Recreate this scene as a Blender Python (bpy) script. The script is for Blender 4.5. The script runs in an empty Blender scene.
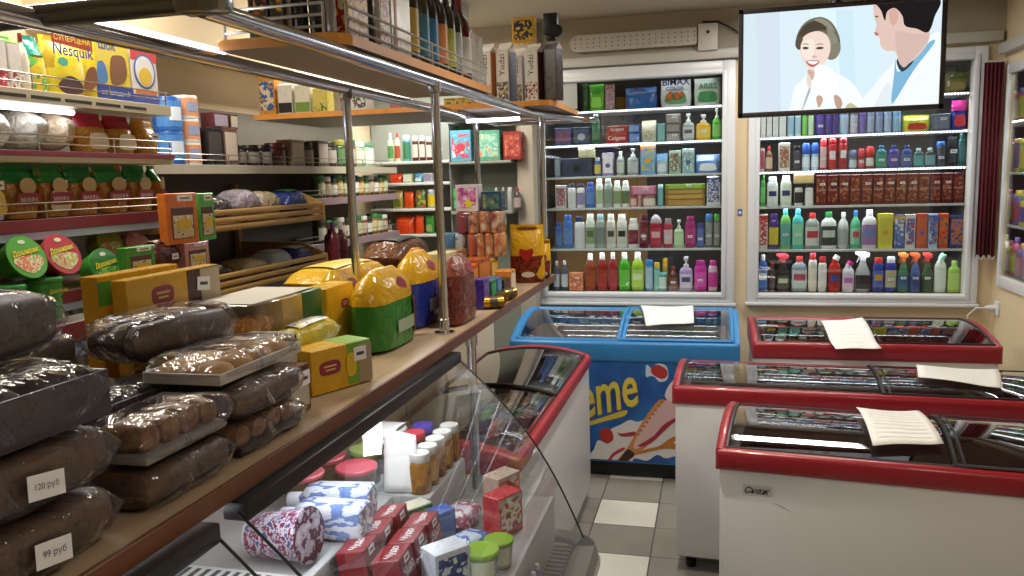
import bpy, bmesh, math, random
from mathutils import Vector, Matrix, Euler, noise as mnoise
S = bpy.context.scene
COL = S.collection
PI = math.pi
RND = random.Random(11)

# ---------------------------------------------------------------- camera (solved from the vanishing points)
F, CX, CY, H = 800.0, 512.0, 288.0, 1.65
_D = Vector((715 - CX, 172 - CY, F)).normalized()
_X = -Vector((-2640 - CX, 272 - CY, F)).normalized()
_X = (_X - _D * _X.dot(_D)).normalized()
_Z = _X.cross(_D)


def at(px, py, x=None, y=None, z=None):
    """the world point seen at a photograph pixel, on the plane x=, y= or z="""
    c = Vector((px - CX, py - CY, F))
    r = Vector((_X.dot(c), _D.dot(c), _Z.dot(c)))
    t = x / r.x if x is not None else y / r.y if y is not None else (z - H) / r.z
    return Vector((r.x * t, r.y * t, r.z * t + H))


cam_d = bpy.data.cameras.new('camera')
cam = bpy.data.objects.new('camera', cam_d)
COL.objects.link(cam)
S.camera = cam
cam_d.sensor_width = 36
cam_d.lens = F / 1024 * 36
cam_d.clip_start = 0.02
# camera axes in world: right, up, back
_w = lambda v: Vector((_X.dot(v), _D.dot(v), _Z.dot(v)))
_r, _u, _b = _w(Vector((1, 0, 0))), _w(Vector((0, -1, 0))), _w(Vector((0, 0, -1)))
cam.matrix_world = Matrix(((_r.x, _u.x, _b.x, 0), (_r.y, _u.y, _b.y, 0), (_r.z, _u.z, _b.z, H), (0, 0, 0, 1)))

# ---------------------------------------------------------------- materials


def lin(h):
    h = h.lstrip('#')
    o = []
    for i in (0, 2, 4):
        c = int(h[i:i + 2], 16) / 255
        o.append(c / 12.92 if c <= .04045 else ((c + .055) / 1.055) ** 2.4)
    return (*o, 1)


MATS = {}


def nodes(name):
    m = bpy.data.materials.new(name)
    m.use_nodes = True
    nt = m.node_tree
    b = nt.nodes['Principled BSDF']
    return m, nt, b


def mat(c, rough=.45, metal=0.0, coat=0.0, bump=0.0):
    """plain plastic, card or metal of one colour with a faint mottle"""
    k = ('p', c, rough, metal, coat, bump)
    if k in MATS:
        return MATS[k]
    m, nt, b = nodes('plain_' + c)
    N, L = nt.nodes, nt.links
    b.inputs['Base Color'].default_value = lin(c)
    b.inputs['Roughness'].default_value = rough
    b.inputs['Metallic'].default_value = metal
    b.inputs['Coat Weight'].default_value = coat
    tc = N.new('ShaderNodeTexCoord')
    nz = N.new('ShaderNodeTexNoise')
    nz.inputs['Scale'].default_value = 30
    L.new(tc.outputs['Object'], nz.inputs['Vector'])
    mr = N.new('ShaderNodeMapRange')
    mr.inputs['To Min'].default_value = max(0, rough - .06)
    mr.inputs['To Max'].default_value = min(1, rough + .06)
    L.new(nz.outputs['Fac'], mr.inputs['Value'])
    L.new(mr.outputs['Result'], b.inputs['Roughness'])
    if bump:
        bp = N.new('ShaderNodeBump')
        bp.inputs['Strength'].default_value = bump
        bp.inputs['Distance'].default_value = .004
        L.new(nz.outputs['Fac'], bp.inputs['Height'])
        L.new(bp.outputs['Normal'], b.inputs['Normal'])
    MATS[k] = m
    return m


def pmat(cols, scale=45, rough=.35, seed=0.0, crinkle=0.0, stretch=(1, 1, 1)):
    """printed packaging: blocks of the given colours from thresholded noise"""
    k = ('n', tuple(cols), scale, rough, seed, crinkle, stretch)
    if k in MATS:
        return MATS[k]
    m, nt, b = nodes('printed_' + '_'.join(cols))
    N, L = nt.nodes, nt.links
    tc = N.new('ShaderNodeTexCoord')
    mp = N.new('ShaderNodeMapping')
    mp.inputs['Location'].default_value = (seed, seed * .7, seed * .3)
    mp.inputs['Scale'].default_value = stretch
    L.new(tc.outputs['Object'], mp.inputs['Vector'])
    nz = N.new('ShaderNodeTexNoise')
    nz.inputs['Scale'].default_value = scale * 1.5
    nz.inputs['Detail'].default_value = 4
    L.new(mp.outputs['Vector'], nz.inputs['Vector'])
    cr = N.new('ShaderNodeValToRGB')
    cr.color_ramp.interpolation = 'CONSTANT'
    e = cr.color_ramp.elements
    n = len(cols)
    stops = {2: [0, .5], 3: [0, .43, .57], 4: [0, .38, .5, .6], 5: [0, .35, .45, .53, .62]}[n]
    while len(e) < n:
        e.new(.5)
    for i in range(n):
        e[i].position = stops[i]
        e[i].color = lin(cols[i])
    L.new(nz.outputs['Fac'], cr.inputs['Fac'])
    L.new(cr.outputs['Color'], b.inputs['Base Color'])
    b.inputs['Roughness'].default_value = rough
    if crinkle:
        n2 = N.new('ShaderNodeTexNoise')
        n2.inputs['Scale'].default_value = 28
        n2.inputs['Distortion'].default_value = 1.2
        L.new(tc.outputs['Object'], n2.inputs['Vector'])
        bp = N.new('ShaderNodeBump')
        bp.inputs['Strength'].default_value = crinkle
        bp.inputs['Distance'].default_value = .01
        L.new(n2.outputs['Fac'], bp.inputs['Height'])
        L.new(bp.outputs['Normal'], b.inputs['Normal'])
    MATS[k] = m
    return m


def foil(c, rough=.22, crinkle=.5):
    """glossy crinkled plastic bag of one colour"""
    k = ('f', c, rough, crinkle)
    if k in MATS:
        return MATS[k]
    m, nt, b = nodes('bag_' + c)
    N, L = nt.nodes, nt.links
    b.inputs['Base Color'].default_value = lin(c)
    b.inputs['Roughness'].default_value = rough
    tc = N.new('ShaderNodeTexCoord')
    n2 = N.new('ShaderNodeTexNoise')
    n2.inputs['Scale'].default_value = 24
    n2.inputs['Distortion'].default_value = 1.5
    L.new(tc.outputs['Object'], n2.inputs['Vector'])
    bp = N.new('ShaderNodeBump')
    bp.inputs['Strength'].default_value = crinkle
    bp.inputs['Distance'].default_value = .012
    L.new(n2.outputs['Fac'], bp.inputs['Height'])
    L.new(bp.outputs['Normal'], b.inputs['Normal'])
    MATS[k] = m
    return m


def emit(c, s=1.0):
    k = ('e', c, s)
    if k in MATS:
        return MATS[k]
    m, nt, b = nodes('lit_' + c)
    b.inputs['Base Color'].default_value = (0, 0, 0, 1) if s < 3 else lin(c)
    b.inputs['Specular IOR Level'].default_value = .1
    b.inputs['Emission Color'].default_value = lin(c)
    b.inputs['Emission Strength'].default_value = s
    m.cycles.emission_sampling = 'NONE' if s > 3 else 'AUTO'
    MATS[k] = m
    return m


def clear(name, tint='ffffff', refl=1.0, rough=.02, haze=0.0, crinkle=0.0, ior=1.45, cscale=20):
    """thin clear sheet: lets light straight through, mirrors by Fresnel"""
    k = ('g', name)
    if k in MATS:
        return MATS[k]
    m = bpy.data.materials.new(name)
    m.use_nodes = True
    nt = m.node_tree
    N, L = nt.nodes, nt.links
    N.clear()
    out = N.new('ShaderNodeOutputMaterial')
    tr = N.new('ShaderNodeBsdfTransparent')
    tr.inputs['Color'].default_value = lin(tint)
    gl = N.new('ShaderNodeBsdfGlossy')
    gl.inputs['Roughness'].default_value = rough
    lw = N.new('ShaderNodeLayerWeight')
    pw = N.new('ShaderNodeMath')
    pw.operation = 'POWER'
    pw.inputs[1].default_value = 5
    L.new(lw.outputs['Facing'], pw.inputs[0])
    sc = N.new('ShaderNodeMath')
    sc.operation = 'MULTIPLY_ADD'
    sc.inputs[1].default_value = .93
    sc.inputs[2].default_value = .05
    L.new(pw.outputs[0], sc.inputs[0])
    mu = N.new('ShaderNodeMath')
    mu.operation = 'MULTIPLY'
    mu.inputs[1].default_value = refl
    mu.use_clamp = True
    L.new(sc.outputs[0], mu.inputs[0])
    mx = N.new('ShaderNodeMixShader')
    L.new(mu.outputs[0], mx.inputs['Fac'])
    L.new(tr.outputs[0], mx.inputs[1])
    L.new(gl.outputs[0], mx.inputs[2])
    last = mx
    if haze:
        df = N.new('ShaderNodeBsdfDiffuse')
        df.inputs['Color'].default_value = (.8, .8, .82, 1)
        m2 = N.new('ShaderNodeMixShader')
        m2.inputs['Fac'].default_value = haze
        L.new(mx.outputs[0], m2.inputs[1])
        L.new(df.outputs[0], m2.inputs[2])
        last = m2
    if crinkle:
        tc = N.new('ShaderNodeTexCoord')
        nz = N.new('ShaderNodeTexNoise')
        nz.inputs['Scale'].default_value = cscale
        nz.inputs['Detail'].default_value = 3
        nz.inputs['Distortion'].default_value = 2.2
        L.new(tc.outputs['Object'], nz.inputs['Vector'])
        bp = N.new('ShaderNodeBump')
        bp.inputs['Strength'].default_value = crinkle
        bp.inputs['Distance'].default_value = .02
        L.new(nz.outputs['Fac'], bp.inputs['Height'])
        L.new(bp.outputs['Normal'], gl.inputs['Normal'])
        L.new(bp.outputs['Normal'], lw.inputs['Normal'])
    L.new(last.outputs[0], out.inputs['Surface'])
    MATS[k] = m
    return m


GLASS = clear('glass_pane', 'f4f8f7', 1.0, .0)
LID = clear('freezer_lid_glass', 'd2cecb', 2.2, .0)
CASEG = clear('display_case_glass', 'eef2f2', 1.3, .01, haze=.02)
FILM = clear('cling_film', 'eeeef4', 1.35, .07, haze=.02, crinkle=1.0, cscale=7)
CLEARP = clear('clear_plastic', 'f0f2f2', 1.2, .08, haze=.06)
CHROME = mat('c9ccd6', .13, 1.0)
DCHROME = mat('8a8c90', .22, 1.0)
WHITE = mat('dcdcdc', .4)
PVC = mat('d8dce0', .3)
BLACK = mat('141416', .4)
PAPER = mat('ecebe8', .8)
TAG = mat('e8e8ee', .6)
DARK = mat('1c1b1d', .6)


def woodmat(name, c1, c2, sc=14, axis='Y', rough=.4):
    m, nt, b = nodes(name)
    N, L = nt.nodes, nt.links
    tc = N.new('ShaderNodeTexCoord')
    mp = N.new('ShaderNodeMapping')
    mp.inputs['Scale'].default_value = (1, .08, 1) if axis == 'Y' else (.08, 1, 1)
    L.new(tc.outputs['Object'], mp.inputs['Vector'])
    nz = N.new('ShaderNodeTexNoise')
    nz.inputs['Scale'].default_value = sc
    nz.inputs['Detail'].default_value = 6
    nz.inputs['Distortion'].default_value = .6
    L.new(mp.outputs['Vector'], nz.inputs['Vector'])
    cr = N.new('ShaderNodeValToRGB')
    cr.color_ramp.elements[0].color = lin(c1)
    cr.color_ramp.elements[0].position = .3
    cr.color_ramp.elements[1].color = lin(c2)
    cr.color_ramp.elements[1].position = .7
    L.new(nz.outputs['Fac'], cr.inputs['Fac'])
    L.new(cr.outputs['Color'], b.inputs['Base Color'])
    b.inputs['Roughness'].default_value = rough
    return m


COUNTER = woodmat('counter_laminate', 'a08a70', 'b49c80', 30)
EDGE = woodmat('counter_edge_wood', '623a24', '70442a', 40)
ORANGE = woodmat('orange_beech', 'd48c3a', 'e09c48', 30)
SLAT = woodmat('pale_rack_wood', 'a8854c', 'c0995c', 30)


def wallmat(name, c1, c2):
    m, nt, b = nodes(name)
    N, L = nt.nodes, nt.links
    tc = N.new('ShaderNodeTexCoord')
    nz = N.new('ShaderNodeTexNoise')
    nz.inputs['Scale'].default_value = 2.5
    nz.inputs['Detail'].default_value = 8
    L.new(tc.outputs['Object'], nz.inputs['Vector'])
    cr = N.new('ShaderNodeValToRGB')
    cr.color_ramp.elements[0].color = lin(c1)
    cr.color_ramp.elements[1].color = lin(c2)
    L.new(nz.outputs['Fac'], cr.inputs['Fac'])
    L.new(cr.outputs['Color'], b.inputs['Base Color'])
    b.inputs['Roughness'].default_value = .75
    return m


WALL = wallmat('painted_wall', 'd2bf9c', 'd9c8a8')
CEIL = wallmat('ceiling_panels', 'b2a692', 'bbb09c')


def tilemat():
    m, nt, b = nodes('floor_tiles')
    N, L = nt.nodes, nt.links
    tc = N.new('ShaderNodeTexCoord')
    mp = N.new('ShaderNodeMapping')
    T = .2935
    mp.inputs['Location'].default_value = (.2655 / T + 40, -3.327 / T + 40, 0)
    mp.inputs['Scale'].default_value = (1 / T, 1 / T, 1)
    L.new(tc.outputs['Object'], mp.inputs['Vector'])
    sx = N.new('ShaderNodeSeparateXYZ')
    L.new(mp.outputs['Vector'], sx.inputs[0])

    def mth(op, a, v=None, a2=None):
        n = N.new('ShaderNodeMath')
        n.operation = op
        L.new(a, n.inputs[0])
        if v is not None:
            n.inputs[1].default_value = v
        if a2 is not None:
            L.new(a2, n.inputs[1])
        return n.outputs[0]
    res = []
    par = []
    for o in (sx.outputs[0], sx.outputs[1]):
        fr = mth('FRACT', o)
        d = mth('ABSOLUTE', mth('SUBTRACT', fr, .5))
        res.append(mth('GREATER_THAN', d, .489))
        par.append(mth('MODULO', mth('FLOOR', o), 2.0))
    grout = mth('MAXIMUM', res[0], None, res[1])
    white = mth('MULTIPLY', par[0], None, par[1])
    nz = N.new('ShaderNodeTexNoise')
    nz.inputs['Scale'].default_value = 9
    nz.inputs['Detail'].default_value = 8
    L.new(tc.outputs['Object'], nz.inputs['Vector'])
    cg = N.new('ShaderNodeValToRGB')
    cg.color_ramp.elements[0].color = lin('84807a')
    cg.color_ramp.elements[1].color = lin('97938b')
    L.new(nz.outputs['Fac'], cg.inputs['Fac'])
    cw = N.new('ShaderNodeValToRGB')
    cw.color_ramp.elements[0].color = lin('d8d5cc')
    cw.color_ramp.elements[1].color = lin('e6e4dc')
    L.new(nz.outputs['Fac'], cw.inputs['Fac'])
    m1 = N.new('ShaderNodeMix')
    m1.data_type = 'RGBA'
    L.new(white, m1.inputs['Factor'])
    L.new(cg.outputs[0], m1.inputs['A'])
    L.new(cw.outputs[0], m1.inputs['B'])
    m2 = N.new('ShaderNodeMix')
    m2.data_type = 'RGBA'
    L.new(grout, m2.inputs['Factor'])
    L.new(m1.outputs['Result'], m2.inputs['A'])
    m2.inputs['B'].default_value = lin('55514c')
    L.new(m2.outputs['Result'], b.inputs['Base Color'])
    b.inputs['Roughness'].default_value = .3
    return m


TILE = tilemat()

# ---------------------------------------------------------------- geometry: every builder returns (verts, faces)


def box(x0, x1, y0, y1, z0, z1):
    V = [(x0, y0, z0), (x1, y0, z0), (x1, y1, z0), (x0, y1, z0), (x0, y0, z1), (x1, y0, z1), (x1, y1, z1), (x0, y1, z1)]
    return V, [(0, 3, 2, 1), (4, 5, 6, 7), (0, 1, 5, 4), (1, 2, 6, 5), (2, 3, 7, 6), (3, 0, 4, 7)]


_rb = {}


def rbox(x0, x1, y0, y1, z0, z1, r=.004, seg=2):
    """box with rounded edges"""
    k = tuple(round(v, 4) for v in (x1 - x0, y1 - y0, z1 - z0, r)) + (seg,)
    if k not in _rb:
        bm = bmesh.new()
        V, Fc = box(0, k[0], 0, k[1], 0, k[2])
        vs = [bm.verts.new(v) for v in V]
        for f in Fc:
            bm.faces.new([vs[i] for i in f])
        rr = min(r, min(k[:3]) * .45)
        bmesh.ops.bevel(bm, geom=bm.edges[:], offset=rr, segments=seg, affect='EDGES', profile=.5)
        bm.verts.index_update()
        _rb[k] = ([v.co.to_tuple() for v in bm.verts], [tuple(v.index for v in f.verts) for f in bm.faces])
        bm.free()
    V, Fc = _rb[k]
    return [(v[0] + x0, v[1] + y0, v[2] + z0) for v in V], Fc


def join(*gs):
    V, Fc = [], []
    for v, f in gs:
        o = len(V)
        V += v
        Fc += [tuple(i + o for i in q) for q in f]
    return V, Fc


def tf(g, M):
    return [tuple(M @ Vector(v)) for v in g[0]], g[1]


def mv(g, x=0, y=0, z=0):
    return [(a + x, b + y, c + z) for a, b, c in g[0]], g[1]


def rot(g, ang, axis):
    return tf(g, Matrix.Rotation(ang, 4, axis))


def sgnpow(v, p):
    return math.copysign(abs(v) ** p, v)


def loft(levels, n=18, e=2.0, jit=0.0, seed=0, caps=True):
    """rings of superellipse section: (z, rx, ry[, cx, cy])"""
    V, Fc = [], []
    p = 2 / e
    for L in levels:
        z, rx, ry = L[:3]
        cx, cy = (L[3], L[4]) if len(L) > 3 else (0, 0)
        for i in range(n):
            a = 2 * PI * (i + .5) / n
            x, y = rx * sgnpow(math.cos(a), p) + cx, ry * sgnpow(math.sin(a), p) + cy
            zz = z
            if jit:
                q = mnoise.noise_vector(Vector((x * 18 + seed, y * 18, z * 18 + seed * .5)))
                x, y, zz = x + q.x * jit, y + q.y * jit, zz + q.z * jit * .6
            V.append((x, y, zz))
    m = len(levels)
    for j in range(m - 1):
        for i in range(n):
            k = (i + 1) % n
            Fc.append((j * n + i, j * n + k, (j + 1) * n + k, (j + 1) * n + i))
    if caps:
        Fc.append(tuple(reversed(range(n))))
        Fc.append(tuple(range((m - 1) * n, m * n)))
    return V, Fc


def lerp_prof(prof, z):
    for (a, ra, *_), (b, rb, *_) in zip(prof, prof[1:]):
        if a <= z <= b:
            return ra + (rb - ra) * ((z - a) / (b - a) if b > a else 0)
    return prof[-1][1]


def sector(prof, w, d, h, z0, z1, half, e=2.0, off=.0007, n=9, cols=0.0):
    """a patch that follows the front (-Y) of a lofted bottle; prof in unit height and radius"""
    zs = sorted({z0, z1} | {z for z, _ in prof if z0 < z < z1} | {z0 + (z1 - z0) * i / 4 for i in range(5)})
    p = 2 / e
    V, Fc = [], []
    for z in zs:
        r = lerp_prof(prof, z)
        for i in range(n):
            a = -PI / 2 + cols + half * (2 * i / (n - 1) - 1)
            V.append(((w / 2 * r + off) * sgnpow(math.cos(a), p), (d / 2 * r + off) * sgnpow(math.sin(a), p), z * h))
    for j in range(len(zs) - 1):
        for i in range(n - 1):
            Fc.append((j * n + i, j * n + i + 1, (j + 1) * n + i + 1, (j + 1) * n + i))
    return V, Fc


def tube(pts, r, n=8, closed=False):
    pts = [Vector(p) for p in pts]
    V, Fc = [], []
    m = len(pts)
    up = None
    for i, p in enumerate(pts):
        if closed:
            t = (pts[(i + 1) % m] - pts[i - 1]).normalized()
        else:
            t = (pts[min(i + 1, m - 1)] - pts[max(i - 1, 0)]).normalized()
        if up is None:
            up = Vector((0, 0, 1)) if abs(t.z) < .9 else Vector((1, 0, 0))
        s = t.cross(up).normalized()
        up = s.cross(t).normalized()
        for k in range(n):
            a = 2 * PI * k / n
            V.append(tuple(p + s * (r * math.cos(a)) + up * (r * math.sin(a))))
    for i in range(m if closed else m - 1):
        j = (i + 1) % m
        for k in range(n):
            q = (k + 1) % n
            Fc.append((i * n + k, i * n + q, j * n + q, j * n + k))
    if not closed:
        Fc.append(tuple(reversed(range(n))))
        Fc.append(tuple(range((m - 1) * n, m * n)))
    return V, Fc


def smooth2(pts, n=5, closed=True):
    """Catmull-Rom through 2-D points"""
    o = []
    m = len(pts)
    for i in range(m if closed else m - 1):
        g = (lambda k: pts[k % m]) if closed else (lambda k: pts[max(0, min(m - 1, k))])
        p0, p1, p2, p3 = g(i - 1), g(i), g(i + 1), g(i + 2)
        for s in range(n):
            t = s / n
            o.append(tuple(.5 * (2 * p1[c] + (p2[c] - p0[c]) * t + (2 * p0[c] - 5 * p1[c] + 4 * p2[c] - p3[c]) * t * t
                                 + (3 * p1[c] - p0[c] - 3 * p2[c] + p3[c]) * t ** 3) for c in (0, 1)))
    if not closed:
        o.append(tuple(pts[-1]))
    return o


def plate(pts, y0, th):
    """a flat shape in the XZ plane, front face at y0 - th"""
    n = len(pts)
    area = sum(pts[i][0] * pts[(i + 1) % n][1] - pts[(i + 1) % n][0] * pts[i][1] for i in range(n))
    if area < 0:
        pts = pts[::-1]
    V = [(x, y0 - th, z) for x, z in pts] + [(x, y0, z) for x, z in pts]
    Fc = [tuple(range(n)), tuple(reversed(range(n, 2 * n)))]
    for i in range(n):
        j = (i + 1) % n
        Fc.append((j, i, n + i, n + j))
    return V, Fc


def ellipse(cx, cz, rx, rz, n=20, a=0):
    o = []
    for i in range(n):
        t = 2 * PI * i / n
        x, z = rx * math.cos(t), rz * math.sin(t)
        o.append((cx + x * math.cos(a) - z * math.sin(a), cz + x * math.sin(a) + z * math.cos(a)))
    return o


_txt = {}


def text(s, width=None, height=None, shear=0.0, bold=0.0, fixed=False):
    """lettering as flat geometry in the XZ plane facing -Y, centred on the origin"""
    k = (s, shear, bold)
    if k not in _txt:
        c = bpy.data.curves.new('lettering', 'FONT')
        c.body = s
        c.shear = shear
        c.offset = bold
        c.resolution_u = 3
        c.align_x = 'CENTER'
        o = bpy.data.objects.new('lettering_source', c)
        COL.objects.link(o)
        bpy.context.view_layer.update()
        me = o.evaluated_get(bpy.context.evaluated_depsgraph_get()).to_mesh()
        V = [v.co.to_tuple() for v in me.vertices]
        Fc = [tuple(p.vertices) for p in me.polygons]
        o.evaluated_get(bpy.context.evaluated_depsgraph_get()).to_mesh_clear()
        bpy.data.objects.remove(o)
        bpy.data.curves.remove(c)
        xs, ys = [v[0] for v in V], [v[1] for v in V]
        x0, x1, y0, y1 = min(xs), max(xs), min(ys), max(ys)
        V = [((x - (x0 + x1) / 2), 0, (y - (y0 + y1) / 2)) for x, y, _ in V]
        _txt[k] = (V, Fc, x1 - x0, y1 - y0)
    V, Fc, w, h = _txt[k]
    if width and height and not fixed:
        sx, sz = width / w, height / h
    elif width:
        sx = sz = width / w
    else:
        sx = sz = height / h
    return [(x * sx, 0, z * sz) for x, _, z in V], Fc


# ---------------------------------------------------------------- objects
LABELS = {}


def mk(name, g, m, parent=None, smooth=True, label=None, ang=40):
    V, Fc = g
    me = bpy.data.meshes.new(name)
    me.from_pydata(V, [], Fc)
    me.materials.append(m)
    if smooth:
        me.polygons.foreach_set('use_smooth', [True] * len(me.polygons))
        me.set_sharp_from_angle(angle=math.radians(ang))
    me.update()
    o = bpy.data.objects.new(name, me)
    COL.objects.link(o)
    if parent:
        o.parent = parent
    if label:
        o['label'] = label
    return o


def thing(name, label, cat, loc=(0, 0, 0), rz=0.0, group=None, rx=0.0, ry=0.0):
    o = bpy.data.objects.new(name, None)
    o.empty_display_size = .03
    COL.objects.link(o)
    o.location = loc
    o.rotation_euler = Euler((rx, ry, rz), 'XYZ')
    o['label'] = label
    o['category'] = cat
    if group:
        o['group'] = group
    LABELS.setdefault(label, []).append(o)
    return o


def struct(name, g, m, parent=None, smooth=True):
    o = mk(name, g, m, parent, smooth)
    if not parent:
        o['kind'] = 'structure'
    return o


def deco(root, geo, m, name='emblem', M=None):
    if M is not None:
        geo = tf(geo, M)
    return mk(name, geo, m, root, smooth=False)


ORD = ['first', 'second', 'third', 'fourth', 'fifth', 'sixth', 'seventh', 'eighth', 'ninth', 'tenth', 'eleventh', 'twelfth', 'thirteenth',
       'fourteenth', 'fifteenth', 'sixteenth', 'seventeenth', 'eighteenth', 'nineteenth', 'twentieth']
# ---------------------------------------------------------------- packaged goods
# unit profiles: body rings (z, r), cap rings (z, r), superellipse power, label span
BOT = {
    'shampoo': ([(0, .82), (.02, .97), (.1, 1), (.62, 1), (.76, .95), (.82, .8), (.84, .5)], [(.82, .72), (.835, .74), (.98, .68), (1, .6)], 2.5, (.14, .62)),
    'round': ([(0, .9), (.02, 1), (.6, 1), (.72, .8), (.8, .42), (.86, .34)], [(.85, .4), (.86, .42), (.98, .4), (1, .34)], 2.0, (.12, .55)),
    'mouth': ([(0, .93), (.02, 1), (.62, 1), (.73, .82), (.8, .5), (.83, .42)], [(.82, .5), (.83, .52), (.96, .46), (1, .4)], 3.2, (.1, .55)),
    'pump': ([(0, .9), (.02, 1), (.55, 1), (.64, .86), (.69, .45), (.72, .36)], None, 2.4, (.1, .5)),
    'trigger': ([(0, .92), (.02, 1), (.42, 1), (.55, .8), (.66, .5), (.76, .34), (.8, .34)], None, 2.8, (.08, .42)),
    'angled': ([(0, .93), (.02, 1), (.6, 1), (.7, .92), (.78, .62), (.8, .5)], None, 2.6, (.1, .56)),
    'can': ([(0, .94), (.015, 1), (.76, 1), (.8, .93), (.83, .8)], [(.81, .9), (.82, .93), (.97, .9), (1, .8)], 2.0, (.08, .74)),
    'rollon': ([(0, .8), (.04, .95), (.25, 1), (.5, .88), (.6, .96)], [(.6, .98), (.63, 1), (.9, .98), (1, .66)], 2.0, (.12, .48)),
    'dome': ([(0, .9), (.03, 1), (.66, 1), (.74, .94)], [(.73, .92), (.8, .9), (.9, .72), (.97, .4), (1, .12)], 2.4, (.1, .6)),
    'jar': ([(0, .93), (.03, 1), (.7, 1), (.77, .9), (.8, .84)], [(.79, .92), (.8, .95), (.97, .95), (1, .9)], 2.0, (.14, .66)),
    'wine': ([(0, .93), (.01, 1), (.55, 1), (.66, .86), (.74, .46), (.8, .35), (.92, .33)], [(.84, .36), (.85, .385), (.99, .385), (1, .36)], 2.0, (.12, .5)),
    'flat': ([(0, .9), (.02, 1), (.66, 1), (.76, .86), (.82, .5), (.85, .4)], [(.84, .46), (.85, .48), (.98, .46), (1, .4)], 4.0, (.1, .62)),
    'softtub': ([(0, .82), (.02, .86), (.86, 1), (.87, 1.02)], [(.86, 1.04), (.88, 1.07), (.97, 1.07), (1, 1.02)], 2.0, (.14, .8)),
}
NAMES = {'shampoo': ('shampoo_bottle', 'bottle'), 'round': ('bottle', 'bottle'), 'mouth': ('mouthwash_bottle', 'bottle'), 'pump': ('pump_bottle', 'bottle'),
         'trigger': ('spray_bottle', 'spray bottle'), 'angled': ('cleaner_bottle', 'bottle'), 'can': ('aerosol_can', 'can'), 'rollon': ('deodorant', 'deodorant'),
         'dome': ('shampoo_bottle', 'bottle'), 'jar': ('jar', 'jar'), 'wine': ('wine_bottle', 'bottle'), 'flat': ('detergent_bottle', 'bottle'),
         'softtub': ('tub', 'tub'), 'box': ('carton', 'box'), 'bag': ('pouch_bag', 'bag'), 'pack': ('packet', 'packet'), 'gable': ('juice_carton', 'carton'),
         'tin': ('tin', 'tin')}
GLOSS = .28


def price_tag(root, x, z, y, w=.02, h=.012, tilt=0.0, M=None):
    g = rbox(-w / 2, w / 2, -.0007, 0, -h / 2, h / 2, .0003, 1)
    if tilt:
        g = rot(g, tilt, 'Y')
    t = mv(g, x, y, z)
    if M is not None:
        t = tf(t, M)
    o = mk('price_tag', t, TAG, root, smooth=False)
    l = join(rbox(-w * .3, w * .3, -.0011, -.0007, -h * .12, h * .12, .0001, 1))
    if tilt:
        l = rot(l, tilt, 'Y')
    l = mv(l, x, y, z)
    if M is not None:
        l = tf(l, M)
    mk('printed_price', l, mat('44424e', .7), o, smooth=False)
    return o


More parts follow.
